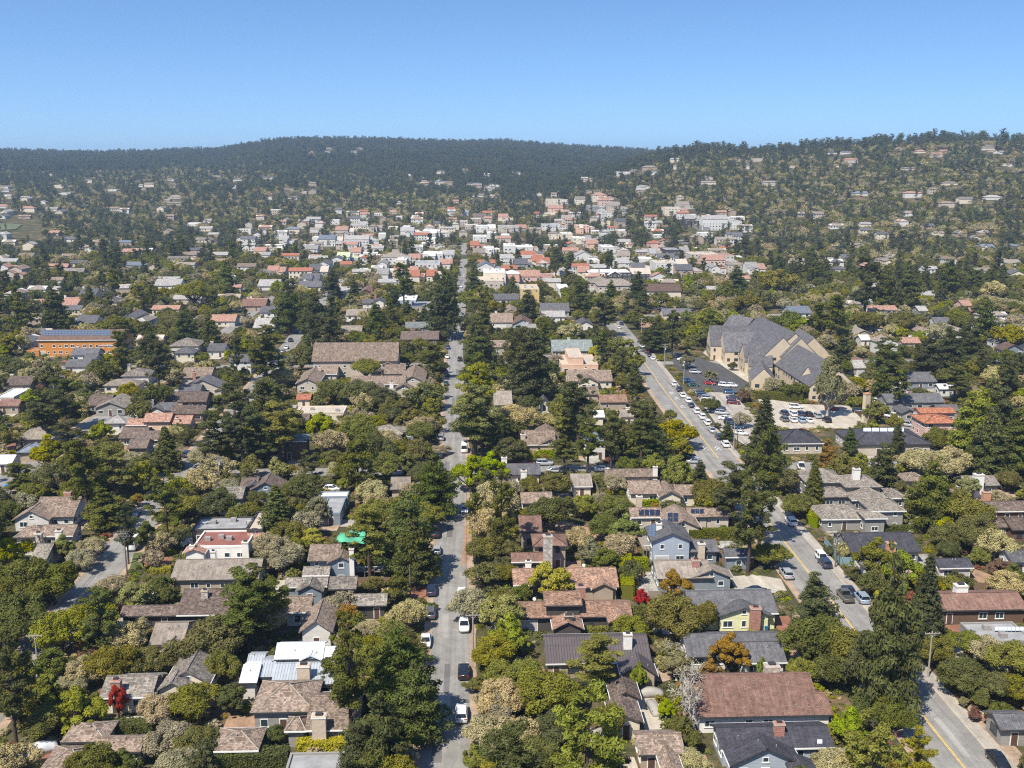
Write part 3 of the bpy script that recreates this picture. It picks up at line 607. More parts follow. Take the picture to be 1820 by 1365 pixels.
    # windows and doors
    if detail >= 1:
        for i, s in enumerate(S):
            o = s['opt']; hw, hd = s['hw']-0.017*i, s['hd']-0.017*i; nst = 1 if s['h'] < 4.4 else (2 if s['h'] < 7.5 else 3); c = s['c']-O[:2]; xf = rect_xf((c[0], c[1]), s['rot'])
            sides = [((0,-hd), 0, hw), ((-hw,0), -math.pi/2, hd), ((hw,0), math.pi/2, hd)]
            if reg in 'MNOP' : sides = sides[:1]
            for si, (cc, ang, half) in enumerate(sides):
                n = max(1, int(half*2/(2.6 if detail >= 2 else 3.0)))
                if half*2 < 2.4: continue
                ld = rr.randint(0, n-1) if (si == 0 and i == 0) else -1
                for st in range(nst):
                    for k in range(n):
                        tt = -half+(k+0.5)*2*half/n; ww = rr.choice((0.9, 1.2, 1.6, 1.8)); hh = rr.choice((1.1, 1.3)); zz = 0.95+st*2.75
                        ca, sa = math.cos(ang), math.sin(ang); lp = xf((cc[0]+tt*ca, cc[1]+tt*sa, zz)); W = np.array(lp[:2])+O[:2]
                        if any(j != i and abs(rect_xf((0,0), -S[j]['rot'])((W[0]-S[j]['c'][0], W[1]-S[j]['c'][1], 0))[0]) < S[j]['hw']+0.3 and abs(rect_xf((0,0), -S[j]['rot'])((W[0]-S[j]['c'][0], W[1]-S[j]['c'][1], 0))[1]) < S[j]['hd']+0.3 for j in range(len(S))): continue
                        if rr.random() < 0.18 and k != ld: continue
                        rz = s['rot']+ang
                        if k == ld and st == 0:
                            gd = rr.random() < 0.25 and half > 3; d = link('garage_door' if gd else 'door', door_mesh('garage_door' if gd else 'door'), e, (lp[0], lp[1], 0)); d.rotation_euler = (0,0,rz); continue
                        if detail >= 2:
                            fr, gl = win_mesh(ww, hh, dark); w = link('window', fr, e, lp); w.rotation_euler = (0,0,rz); link('pane', gl, w)
                        else:
                            w = link('window', simple_win(ww, hh, dark), e, lp); w.rotation_euler = (0,0,rz)
                if si == 0 and s['axis'] == 'y' and not s['flat'] and nst == 1 and half > 2.5 and detail >= 2:
                    lp = xf((0, -hd, s['h']+0.1)); fr, gl = win_mesh(0.9, 0.8, dark); w = link('window', fr, e, lp); w.rotation_euler = (0,0,s['rot']); link('pane', gl, w)
    zmax = max(s['zr'] for s in S)
    for ch in chim:
        u, v, mat = ch[:3]; zt_ = ch[3] if len(ch) > 3 else zmax+0.7; sz = ch[4] if len(ch) > 4 else 1.0
        p = at(*pix(reg, u, v), zt_); me = chimney_mesh(sz*1.15, sz*0.8, zt_+0.3, mat); link('chimney', me, e, (p[0]-O[0], p[1]-O[1], -0.3))
    for (k, u0, v0, u1, v1, nx, ny, mat) in solar:      # panels lying on the front slope of block k
        s = S[k]; hd = s['hd']; t = 0.2
        if s['axis'] == 'x': n = np.array((0, -s['p'], 1.0)); q0 = np.array((s['c'][0], s['c'][1]-hd, s['z']+s['h']+t+0.09))
        else:
            sg = -1 if pix(reg, (u0+u1)/2, 0)[0] < project((*s['c'], s['zr']))[0] else 1
            n = np.array((sg*s['p'], 0, 1.0)); q0 = np.array((s['c'][0]+sg*s['hw'], s['c'][1], s['z']+s['h']+t+0.09))
        def hit(u, v):
            d = ray(*pix(reg, u, v)); o_ = np.array((0, 0, CAMH)); return o_+d*(((q0-o_)@n)/(d@n))-O
        a, b, c, d_ = hit(u0, v1), hit(u1, v1), hit(u1, v0), hit(u0, v0); nn = n/np.linalg.norm(n)*0.07
        for ix in range(nx):
            for iy in range(ny):
                def bl(s_, t_): return (a*(1-s_)+b*s_)*(1-t_)+(d_*(1-s_)+c*s_)*t_
                g = 0.06; s0_, s1_, t0_, t1_ = (ix+g)/nx, (ix+1-g)/nx, (iy+g)/ny, (iy+1-g)/ny
                T = [bl(s0_, t0_), bl(s1_, t0_), bl(s1_, t1_), bl(s0_, t1_)]; m = MB(); m.solid([x-nn for x in T]+[x+nn*0.3 for x in T], [(4,5,6,7),(0,1,5,4),(1,2,6,5),(2,3,7,6),(3,0,4,7)])
                m.build('skylight' if mat == 'skyglass' else 'solar_panel', mat, s['roof'])
    B = np.array(bx); box = (B[:,0].min(), B[:,1].min(), B[:,0].max(), B[:,1].max())
    d = dict(obj=e, label=label, foot=foot, box=box, dist=s0['c'][1], short=short, protect=protect, S=S); HOUSES.append(d); return d
W2 = {'h':5.4}
def o_(**k): return k
# ---- foreground, lower left
house('A','long brown house with low roof at the left, pipes on its ridge','shakedark','w_dark',[('G',790,1270,352,283),('G',1170,1520,347,172,o_(qmax=9))],[(1360,178,'stone')],short='long brown house',dark=True)
house('E','tan roofed ranch house with blue windows beside the left street','comptan','w_tan',[('G',1128,1720,1160,1022,o_(qmax=9))],short='tan roofed ranch house',vents=4)
house('A','tan roofed cottage with white gable hidden behind grey oaks','comptan','w_white',[('G',985,1215,545,395),('F',1065,1180,590,500,o_(p=0.8))],short='tan cottage')
house('A','grey shingled house with cream gables and red brick chimney','shakegrey','w_cream',[('G',655,1010,895,752),('F',1085,1400,800,520,o_(p=0.6,dmax=16)),('F',1025,1255,850,740,o_(p=0.55)),('G',960,1060,830,770)],[(770,772,'brick',5.5,1.2)],short='grey house with brick chimney')
house('A','brown hip roofed house at the bottom left corner','shake','w_beige',[('H',400,705,1190,1072),('H',240,580,1400,1200),('G',610,935,1262,1180)],short='brown corner house')
house('A','small brown hip roofed garage behind clipped hedges at the bottom','shake','w_brown',[('H',1395,1720,1250,1118)],short='small hip roofed garage')
house('B','white house with white and grey metal roofs and stone chimney','metalwhite','w_white',[('G',175,500,640,532,o_(h=4.6)),('F',345,490,645,560,o_(h=4.6)),('G',485,650,640,560,o_(h=4.4)),('G',150,605,815,668,o_(roof='metalgrey',p=0.3)),('G',65,215,765,648,o_(roof='metalgrey',p=0.3)),('G',-65,65,806,683,o_(p=0.3)),('G',-15,110,680,612,o_(roof='metalgrey',p=0.3))],[(372,672,'ch_tan',5.8,1.7)],short='white metal roofed house',vents=1)
house('B','brown hip roofed house with grey walls and cream chimney near the bottom','shake','w_grey',[('H',15,445,992,798,o_(h=3.6,qmax=10)),('G',380,745,1112,885),('H',240,390,1118,1042,o_(p=0.55))],[(475,1008,'ch_tan',5.4,1.7)],short='grey walled hip roofed house',sky=())
house('B','grey flat roofed house with solar rack cut by the bottom edge','flatgrey','w_grey',[('T',250,650,1390,1268,o_(h=3.2))],short='flat roofed house at the bottom edge')
house('B','steep dark shingled house with white gable and arched window','shake','w_white',[('F',340,565,455,235,o_(p=0.75,h=3.6)),('G',235,420,330,222)],short='white gabled house',dark=True)
house('B','grey shingled cottage with dark green gable above the white gabled house','shakegrey','w_bluegrey',[('F',315,505,190,100),('G',240,530,160,98),('G',360,545,85,40,o_(h=3.4))],short='dark green gabled cottage')
house('B','small dark walled cottage with plain grey shingled roof','shakegrey','w_dark',[('G',535,722,175,92)],short='plain dark cottage',dark=True)
house('B','dark shed with grey shingled roof beside the red brick drive','shakegrey','w_dark',[('G',685,925,285,208)],short='dark shed',dark=True)
house('F','blue grey two storey house with white window frames and brown roof','shake','w_bluegrey',[('G',395,610,1035,925,o_(h=5.0)),('F',525,712,1048,965,o_(h=5.0))],[(690,950,'ch_white',8.0,0.8)],short='blue grey two storey house')
# ---- foreground, centre right
house('C','reddish shake roofed house with raised middle and two front gables','shakered','w_dark',[('G',160,915,362,262,o_(p=0.36)),('G',325,582,285,192,o_(h=5.2,p=0.4)),('F',380,592,440,325,o_(p=0.5)),('F',748,930,398,290,o_(p=0.5))],[(490,340,'w_dark',5.0,1.2)],short='raised shake roofed house',dark=True)
house('C','brown shake roofed house behind the raised one, brick chimney in front','shakered','w_tan',[('G',480,825,165,32),('F',640,805,175,60),('G',118,270,150,40)],[(568,150,'brick',5.4,1.5),(220,-15,'ch_white',5.0,1.0)],short='shake roofed house with brick chimney',dark=True)
house('C','brown metal roofed house with front gable and white chimney','metalbrown','w_tan',[('G',335,1042,665,483,o_(qmax=9)),('F',835,1085,745,590,o_(p=0.75)),('F',765,975,905,745,o_(roof='shakedark'))],[(882,468,'ch_white',6.6,1.2)],short='brown metal roofed house',dark=True)
house('C','brown shake roofed wing left of the cream patio','shakedark','w_cream',[('F',765,988,1060,880,o_(p=0.4))],short='brown wing by the patio',dark=True)
house('C','tan shake roofed house cut by the bottom edge below the patio','shake','w_tan',[('G',955,1265,1275,1135),('F',1110,1262,1400,1165)],short='tan house below the patio')
house('Z','large red brown roofed house with stone chimney and white front','compred','w_stucco',[('G',1240,1462,1272,1197,o_(qmax=7.5,p=0.5)),('G',1400,1482,1271,1232,o_(p=0.42))],[(1372,1180,'stone',6.0,1.9)],short='large red brown roofed house',vents=4)
house('Z','dark grey roofed house with blue gable at the bottom right','compdark','w_blue',[('G',1281,1484,1330,1290,o_(qmax=7,p=0.42)),('F',1297,1428,1360,1310,o_(p=0.5)),('F',1420,1470,1400,1340,o_(p=0.4))],[(1385,1283,'brick',5.6,1.2)],short='dark roofed blue house',solar=[(0,1452,1314,1462,1322,1,1,'skyglass')])
house('Z','pale yellow house with grey roof and red brick chimney in front','compgrey','w_yellow',[('G',1228,1384,1091,1049,o_(p=0.40,h=3.3)),('F',1276,1372,1095,1070,o_(p=0.32,h=3.3))],[(1343,1078,'brick',5.2,1.5)],short='pale yellow house',vents=3)
house('Z','long grey roofed house in front of the pale yellow one','compgrey','w_white',[('G',1222,1395,1166,1125,o_(p=0.42,h=2.6)),('G',1318,1400,1178,1140,o_(p=0.42))],short='long grey roofed house',vents=3)
house('Z','grey tan roofed house with blue grey gable and brick chimney','comptan','w_bluegrey',[('G',1168,1268,1028,996,o_(p=0.36)),('F',1228,1304,1027,1003,o_(p=0.42))],[(1237,993,'brick',5.6,1.3)],short='tan roofed blue grey house')
house('G','blue two storey clapboard house with white windows and side deck','compgrey','w_blue',[('F',1038,1312,905,755,o_(h=5.6,p=0.42)),('G',1280,1492,975,893,o_(wall='w_bluegrey')),('G',1528,1722,1010,953,o_(wall='w_bluegrey'))],[(1090,782,'ch_white',8.0,1.0),(1372,912,'ch_tan',5.0,1.2)],short='blue two storey house',solar=[(0,1020,795,1065,870,2,5,'solarlight')])
house('G','tile brown two storey house with tall stone chimney','compred','w_tan',[('H',250,485,938,822,o_(h=5.2)),('G',160,315,842,735,o_(h=4)),('G',105,325,1042,980,o_(roof='compred'))],[(350,862,'stone',8.6,1.6),(220,1045,'ch_white',3.6,1.0)],short='house with tall stone chimney',dark=True)
house('G','brown roofed house with black solar panels beside the blue one','shake','w_beige',[('G',900,1115,745,680),('F',1135,1372,815,655,o_(p=0.45)),('G',1285,1425,745,680),('G',1400,1572,742,684)],short='house with black solar panels',solar=[(0,955,693,1098,737,4,1,'solar'),(1,1145,715,1220,775,2,2,'solar'),(2,1300,690,1388,722,3,1,'solar')])
house('G','rambling brown roofed house with many gables and cream walls','shake','w_cream',[('G',735,1085,478,423),('G',895,1115,590,500),('F',1090,1250,612,500),('G',1200,1345,600,530)],[(1065,405,'ch_white',5.6,1.0),(958,600,'ch_tan',4.5,1.2)],short='rambling gabled house')
house('G','grey tan gabled cottage with white wall beside the rambling house','comptan','w_cream',[('G',508,650,540,455)],short='tan gabled cottage')
house('G','grey roofed cottage with two white chimneys at the crossing','compgrey','w_white',[('G',15,305,462,388)],[(190,432,'ch_white',5.0,1.3),(60,345,'ch_white',5.0,1.3)],short='cottage with two white chimneys')
house('G','small brown gabled cottage behind the house with the stone chimney','shake','w_beige',[('G',172,385,652,578)],short='small brown gabled cottage')
house('G','pale blue two storey house with hip roof and dark garage doors','compblue','w_white',[('H',595,745,238,115,o_(h=5.6,p=0.6))],short='pale blue hip roofed house')
house('G','brown roofed house with green hedge arches on the cross street','shake','w_tan',[('G',180,405,262,165,o_(p=0.5)),('F',290,440,262,120,o_(p=0.5))],[(185,190,'ch_tan',5.5,1.2)],short='brown house with hedge arches')
# ---- right edge
house('H','large many hipped shake roofed house beside the right street','shakegrey','w_grey',[('H',450,768,757,658),('H',455,645,612,543,o_(h=3)),('H',350,625,518,396,o_(h=5)),('H',610,860,548,395,o_(h=5)),('H',648,910,632,520,o_(h=3.2)),('H',775,1018,707,603,o_(h=5)),('H',735,895,757,688,o_(h=4)),('H',840,1028,622,535)],[(682,418,'ch_white',9.0,1.5)],short='many hipped house',vents=1)
house('H','dark grey roofed bungalow with orange brick chimney above the blue fence','compdark','w_grey',[('G',640,1115,977,848,o_(p=0.36)),('F',635,720,940,850,o_(p=0.3))],[(912,908,'ch_orange',5.2,1.5)],short='dark roofed bungalow')
house('H','small white garage with dark roof on the right','compdark','w_white',[('G',1235,1465,1082,1018)],short='white garage')
house('H','red brown roofed bungalow with white chimney at the right edge','compred','w_brown',[('G',1240,1830,1362,1247,o_(qmax=9,p=0.33))],[(1376,1190,'ch_white',5.8,1.9)],short='red brown roofed bungalow',vents=4)
house('D','pale grey flat roofed annexe with blue skylights at the right edge','flatgrey','w_grey',[('T',1505,1860,525,398,o_(h=3.0))],short='flat annexe with skylights',solar=[(0,1600,425,1795,452,7,1,'skyglass')])
house('H','dark hip roofed hall with long white skylight below the parking lot','compdark','w_beige',[('H',665,1190,262,148,o_(h=3.4,qmax=10,p=0.36)),('H',178,470,255,150,o_(h=3.2,qmax=9))],short='dark hip roofed hall',solar=[(0,725,150,1000,176,5,1,'skyglass')])
house('H','terracotta tiled two storey house with pink walls','terracotta','w_pink',[('H',1135,1375,122,60,o_(h=5.2,p=0.3)),('G',1105,1350,55,18,o_(h=6.0,p=0.3))],short='terracotta two storey house')
house('H','brown hip roofed cottage half hidden by pale oaks at the right','shake','w_beige',[('H',1005,1165,505,428)],short='hidden hip roofed cottage')
house('H','brown roofed house with fat white chimney and terracotta chimney','shakegrey','w_tan',[('G',1415,1640,535,468)],[(1495,455,'ch_white',6.2,2.0),(1547,570,'ch_orange',4.6,1.6)],short='house with fat white chimney')
house('H','dark brown long roofed house with orange walls at the right edge','shakedark','w_brown',[('G',1550,1840,705,638)],short='dark long roofed house')
house('H','small brown cottage below the dark long roofed house','shakedark','w_brown',[('G',1610,1725,812,750),('G',1715,1840,830,745)],short='small brown cottage',dark=True)
house('H','white walled grey roofed house cut by the right edge','compgrey','w_white',[('G',1715,1850,1045,965)],short='white walled edge house')
house('D','grey roofed garage at the lower right edge above the white drive','compgrey','w_grey',[('G',1640,1860,1110,998)],short='grey corner garage',dark=True)
# ---- left
house('E','white cottage with sweeping brown roof and row of blue windows','shake','w_white',[('G',205,490,742,608,o_(p=0.5)),('F',75,330,762,640,o_(p=0.55))],[(450,572,'brick',6.8,1.4)],short='white sweeping roofed cottage')
house('E','brown tile hipped house with cream chimneys below the white cottage','shake','w_beige',[('H',85,300,878,785),('G',250,485,870,795),('G',195,310,1030,920,o_(roof='shakegrey'))],[(255,845,'ch_tan',5.4,1.3),(390,830,'ch_white',5.2,1.2)],short='house with cream chimneys')
house('E','white walled house with flat red roof and small tiled wing','flatred','w_stucco',[('T',1285,1640,940,838,o_(h=3.4)),('G',1632,1745,896,845,o_(roof='tilepink')),('F',1212,1365,985,925,o_(roof='tilepink',p=0.4))],[(1278,925,'ch_white',4.4,1.0),(1416,968,'ch_white',4.0,0.9),(1630,905,'ch_white',4.8,1.2)],short='flat red roofed white house')
house('E','dark flat roofed house with roof deck behind the red roofed one','flatgrey','w_dark',[('T',1275,1640,828,748,o_(h=3.4)),('T',1640,1745,830,712,o_(h=4.4,roof='flattan'))],short='dark flat roofed house',dark=True)
house('E','grey brown gabled house on the left cross street','shakegrey','w_bluegrey',[('G',1415,1612,622,540),('F',1600,1760,560,470,o_(roof='compgrey'))],short='grey brown gabled house')
house('E','pink tiled villa with three roofs and arched garden wall','tilepink','w_peach',[('G',835,975,132,88),('G',945,1130,113,52,o_(h=3.8)),('G',1112,1265,127,68)],[(1180,85,'w_peach',4.6,1.1)],short='pink tiled villa')
house('E','brown shingled house directly below the pink tiled villa','shakedark','w_tan',[('G',785,965,220,148),('G',890,1060,232,170),('G',840,975,288,225)],short='brown house below the villa')
house('E','tan brown hip roofed house near the left edge','comptan','w_tan',[('H',85,345,228,128),('H',100,305,315,222,o_(roof='compblue'))],short='tan hip roofed house')
house('E','light grey hip roofed cottage left of the pink villa','complight','w_white',[('H',665,845,122,40)],short='light grey hip roofed cottage')
house('E','white metal roofed shed at the left edge','metalwhite','w_white',[('G',-60,78,388,330)],short='white roofed shed')
house('F','grey brown hip roofed house left of the middle street','shakegrey','w_bluegrey',[('H',835,1032,195,82),('G',1028,1112,172,140)],short='grey hip house by the street')
house('F','dark two storey house with teal grey roof behind pine trunk','compteal','w_brown',[('H',222,395,240,180,o_(h=5.5)),('G',225,405,122,58,o_(roof='shakedark'))],short='teal roofed house',dark=True)
house('F','grey flat roofed house left of the green tarp','flatgrey','w_bluegrey',[('T',490,615,722,615,o_(h=3.0)),('T',470,665,612,585,o_(h=3.2,roof='flatwhite'))],short='grey flat house by the tarp')
house('F','small tan gabled cottage beside the crossing trees','comptan','w_beige',[('G',945,1082,560,478)],short='small tan gabled cottage')
house('F','brown gabled house with white dormer left of the olive trees','shakedark','w_bluegrey',[('F',0,235,570,445,o_(p=0.55)),('G',-60,60,560,480)],short='brown dormer house')
house('F','long cream flat roofed building behind the bright green tree','flattan','w_cream',[('T',330,640,50,8,o_(h=3.2))],short='cream flat building')
# ---- middle left
house('I','long orange hall with brown roof covered in blue solar panels','compbrown','w_orange',[('G',245,800,472,400,o_(h=7.0,p=0.36,qmax=11)),('G',665,765,508,487,o_(h=4.5)),('T',180,262,545,525,o_(h=2.4,roof='dirt'))],short='orange hall',name='hall',cat='hall',solar=[(0,285,403,745,440,21,3,'solarlight')],vents=0)
for a in (('I','grey blue gabled house in front of the orange hall','compgrey','w_white',[('G',470,655,572,526),('G',560,650,600,560)],'grey house by the orange hall'),
 ('I','small white cottage with grey roof left of the dark pines','compgrey','w_white',[('G',428,595,652,600)],'small white cottage'),
 ('I','tall cream house with hipped grey roofs behind the dark pines','shakegrey','w_cream',[('H',1135,1340,512,447,o_(h=4)),('H',1160,1312,560,518,o_(h=5.5,roof='compgrey'))],'tall cream house'),
 ('I','pale grey gabled house left of the tall pine pair','compgrey','w_white',[('G',1392,1515,545,493)],'pale grey gabled house'),
 ('I','white two storey house behind the two thin pine trunks','compgrey','w_white',[('G',1538,1695,618,566,o_(h=5))],'white house behind pine trunks'),
 ('I','grey brown hip roofed house with blue windows','shakegrey','w_white',[('H',810,1005,714,643,o_(h=3.6))],'hip roofed house with blue windows'),
 ('I','tan hip roofed house with cream walls on the left avenue','comptan','w_cream',[('H',690,935,778,732)],'tan hipped avenue house'),
 ('I','brown and grey gabled house with rack of solar panels','compgrey','w_beige',[('F',1228,1495,795,700,o_(p=0.45)),('G',1212,1420,725,655,o_(roof='shake')),('G',1195,1350,815,770)],'gabled house with solar rack'),
 ('I','dark brown low roofed house below the solar rack','shakedark','w_brown',[('G',1105,1390,888,818)],'dark brown low house'),
 ('I','grey brown house with ridge pointing away, above the light grey cottage','shakegrey','w_grey',[('F',630,845,930,828,o_(p=0.4)),('G',575,735,912,838,o_(roof='shakedark'))],'grey ridge house'),
 ('I','grey gabled house with white chimney behind the pink villa','compgrey','w_white',[('F',985,1110,950,885),('G',1060,1180,945,890)],'grey house behind the villa'),
 ('I','brown shingled roof right behind the pink villa','shakedark','w_brown',[('G',1145,1375,968,912)],'brown roof behind the villa'),
 ('I','orange tan roofed house far behind the pines on the left','tilepink','w_cream',[('G',1408,1585,345,298)],'orange tan roofed house'),
 ('I','dull red roofed house above the orange tan one','compred','w_tan',[('G',1618,1790,242,193)],'dull red roofed house'),
 ('I','pale gabled house in pale oaks behind the orange hall','compgrey','w_white',[('F',818,915,322,262)],'pale gabled house'),
 ('I','grey house with white chimney just behind the orange hall','compgrey','w_white',[('G',505,645,355,302)],'grey house behind the hall'),
 ('I','rusty roofed house among dark trees above the orange hall','tilepink','w_beige',[('G',405,520,235,183)],'rusty roofed house'),
 ('I','cream house with grey roof farthest above the orange hall','compgrey','w_cream',[('G',528,645,165,123)],'cream house above the hall'),
 ('I','light grey roofs in a row at the top of the left woods','complight','w_white',[('G',1035,1215,104,53)],'light grey row roofs'),
 ('I','brown grey bungalow behind the round yellow green tree','shakedark','w_beige',[('G',28,205,775,713),('G',180,420,755,712)],'bungalow behind the yellow green tree'),
 ('I','red roofed shed at the left edge of the picture','compred','w_tan',[('G',-20,125,915,868)],'red roofed shed'),
 ('I','white modern house with blue glass at the left edge','flatwhite','w_white',[('T',-30,92,858,802,o_(h=4))],'white modern house'),
 ('J','red tiled hut at the lower left of the big shake hall','tilered','w_cream',[('G',325,425,872,832)],'red tiled hut'),
 ('J','blue glass flat roofed house above the shake hall','flatwhite','w_blue',[('T',1008,1135,205,168,o_(h=4))],'blue glass house'),
 ('J','long grey flat roofed house left of the street cypress','flatgrey','w_grey',[('T',1045,1255,243,213)],'long grey flat house'),
 ('J','grey gabled house with long roof slope above the shake hall','compgrey','w_white',[('F',825,945,225,178),('G',770,850,225,195)],'grey sloped house'),
 ('J','pale gabled house left of the grey sloped one','comptan','w_white',[('G',660,800,305,262)],'pale tan house'),
 ('J','tan walled house just behind the shake hall','comptan','w_peach',[('G',625,770,412,373)],'tan walled house behind the hall'),
 ('J','brown shingled bungalow right behind the shake hall','shakedark','w_brown',[('G',1028,1290,467,410),('G',1005,1165,410,388)],'brown bungalow behind the hall'),
 ('J','grey green flat roofed house behind the brown bungalow','compteal','w_bluegrey',[('G',1060,1265,388,348)],'grey green house'),
 ('J','grey roofed white house at the upper left of the dark pines','complight','w_white',[('G',65,215,108,58)],'grey roofed white house'),
 ('J','two stepped grey and cream house behind the dark pines','compgrey','w_cream',[('G',338,495,112,73),('G',365,485,58,22)],'stepped grey house'),
 ('J','slim grey roof between dark trees above the shake hall','complight','w_white',[('G',598,685,160,103)],'slim grey roof'),
 ('J','dark red gabled house among trees above the shake hall','compred','w_brown',[('F',755,835,148,98)],'dark red gabled house'),
 ('J','pink roofed long house at the left of the dark pines','tilepink','w_tan',[('G',-20,125,235,188)],'pink roofed long house'),
 ('J','grey cottage below the pink roofed long house','compgrey','w_white',[('G',78,205,285,243)],'grey cottage below the pink one'),
 ('J','white chimneyed cottage between oaks on the left avenue','complight','w_white',[('G',35,185,388,320)],'white chimneyed cottage'),
 ('J','brown cottage right of the middle street above the tall cypress','shake','w_tan',[('G',1635,1775,518,472)],'brown cottage by the cypress'),
 ('J','grey walled cottage right of the bright pine on the street','comptan','w_grey',[('G',1680,1790,895,812,o_(h=2.6))],'grey cottage by the bright pine'),
 ('J','long grey house beside the upper middle street','compgrey','w_white',[('G',1655,1830,198,158)],'long grey house by the street'),
 ('J','brown roofed house with white gable right of the upper street','shake','w_white',[('G',1625,1790,352,290),('F',1735,1820,285,225)],'white gable by the upper street'),
 ):
    house(a[0], a[1], a[2], a[3], a[4], [(a[4][0][1]*0.7+a[4][0][2]*0.3, a[4][0][4]-14, RND.choice(('ch_white','brick','ch_tan')))] if RND.random() < 0.75 and a[4][0][0] != 'T' else [], short=a[5], detail=1)
house('J','big steep shake roofed hall with courtyard wings and cream walls','shake','w_beige',[('G',430,1015,612,484,o_(h=6.5,p=0.75,qmax=11)),('F',322,480,765,645,o_(p=0.45,h=3.4)),('G',455,605,702,645,o_(h=3.2)),('F',1025,1198,755,603,o_(h=3.2,p=0.5)),('G',688,1065,772,713,o_(h=3.0)),('F',985,1118,803,752,o_(h=3.0)),('G',915,1065,702,636,o_(h=3)),('F',905,985,640,598,o_(h=5)),('F',830,920,800,755)],[(970,752,'ch_white',5.0,1.2),(485,650,'ch_tan',6.0,1.0)],short='big shake roofed hall',name='hall',cat='hall',vents=1)
# ---- middle right
for a in (('K','stepped peach adobe house with white terrace wall','flattan','w_peach',[('T',500,595,590,530,o_(h=6.4)),('T',448,695,640,572,o_(h=3.6)),('T',440,660,672,645,o_(h=1.2,wall='w_white',roof='flatwhite'))],'peach adobe house'),
 ('K','brown roofed house with cream gable below the adobe house','shake','w_cream',[('G',488,795,748,672),('F',560,705,758,695)],'brown house with cream gable'),
 ('K','grey green roofed house behind the adobe house','compteal','w_grey',[('G',383,665,545,468)],'grey green roof behind the adobe'),
 ('K','small brown shingled cottage below the cream gable','shake','w_tan',[('G',582,705,838,782),('G',705,895,890,838,o_(roof='shakered'))],'small brown shingled cottage'),
 ('K','grey roofed house left of the umbrella oak','comptan','w_grey',[('G',-10,118,908,812)],'grey house by the umbrella oak'),
 ('K','tiny grey a frame cottage in dark trees','compgrey','w_white',[('F',297,368,898,828,o_(p=1.1))],'tiny a frame cottage'),
 ('K','cream cottage with white pergola behind the tall pines','comptan','w_cream',[('G',845,965,988,938),('G',665,740,990,945,o_(roof='flatwhite'))],'cream cottage with pergola'),
 ('K','grey gabled cottage above the adobe house','compgrey','w_white',[('F',555,665,370,315)],'grey gabled cottage above the adobe'),
 ('K','white roofed house left of the grey gabled cottage','complight','w_white',[('G',315,475,315,273)],'white roofed house'),
 ('K','long dark grey house above the white roofed one','compgrey','w_grey',[('G',305,505,278,213)],'long dark grey house'),
 ('K','brown gabled house with blue wall right of the upper street','compbrown','w_blue',[('F',115,255,365,295)],'brown gable with blue wall'),
 ('K','light grey cottage below the blue walled gable','complight','w_white',[('G',175,280,402,362)],'light grey cottage'),
 ('K','tan hip roofed inn with wide roofs on the edge of town','comptan','w_beige',[('H',635,800,85,10,o_(h=6)),('H',690,955,105,28,o_(h=6))],'tan hip roofed inn'),
 ('K','brown roofed inn with cream front above the parked cars','compbrown','w_cream',[('G',985,1260,142,62,o_(h=6))],'brown roofed inn'),
 ('K','yellow square building right of the cream block','flattan','w_gold',[('T',175,298,130,62,o_(h=8))],'yellow square building'),
 ('K','slate grey church wing behind the bright green trees','slate','w_church',[('G',1130,1330,300,258,o_(h=4))],'slate church wing'),
 ('K','white walled house with flat roof above the dark grey house','flatwhite','w_white',[('T',430,505,128,80,o_(h=5))],'white flat house'),
 ('L','white two storey house with blue grey roof above the church','compblue','w_white',[('G',238,390,290,240,o_(h=5.5)),('G',200,300,295,275)],'white house above the church'),
 ('L','grey house with brick red porch roof right of the church','complight','w_grey',[('G',628,760,660,605),('H',655,755,612,580,o_(roof='compred',h=4))],'grey house with red porch roof'),
 ('L','slate grey house in pine shade right of the church','compgrey','w_bluegrey',[('G',1025,1238,752,685)],'slate house in pine shade'),
 ('L','white cottage with stone chimney right of the eucalyptus','complight','w_white',[('F',940,1065,815,760),('G',1250,1380,800,765,o_(roof='flatwhite'))],'white cottage by the eucalyptus'),
 ('L','low grey roofed house above the terracotta house','compgrey','w_grey',[('G',895,1290,892,830),('F',995,1105,965,900),('G',1240,1390,950,905)],'low grey house above the terracotta'),
 ('L','brown gabled house at the right edge behind the pole','compbrown','w_bluegrey',[('F',1675,1830,540,480)],'brown gable at the right edge'),
 ('L','white domed roof shed among pines right of the church','flatwhite','w_white',[('G',722,790,470,435)],'white roofed shed by the church'),
 ('L','tan roofed house beside the sandy clearing','tilepink','w_tan',[('G',1000,1130,490,450)],'tan house by the clearing'),
 ('L','grey roofed cottage far up in the pines','complight','w_grey',[('G',1110,1178,275,240)],'grey cottage in the pines'),
 ('L','pink roofed house far up at the right','tilepink','w_pink',[('G',1408,1478,240,200)],'pink roofed house at the right')):
    house(a[0], a[1], a[2], a[3], a[4], [(a[4][0][1]*0.6+a[4][0][2]*0.4, a[4][0][4]-14, RND.choice(('ch_white','brick','ch_tan')))] if RND.random() < 0.6 and a[4][0][0] != 'T' else [], short=a[5], detail=1)
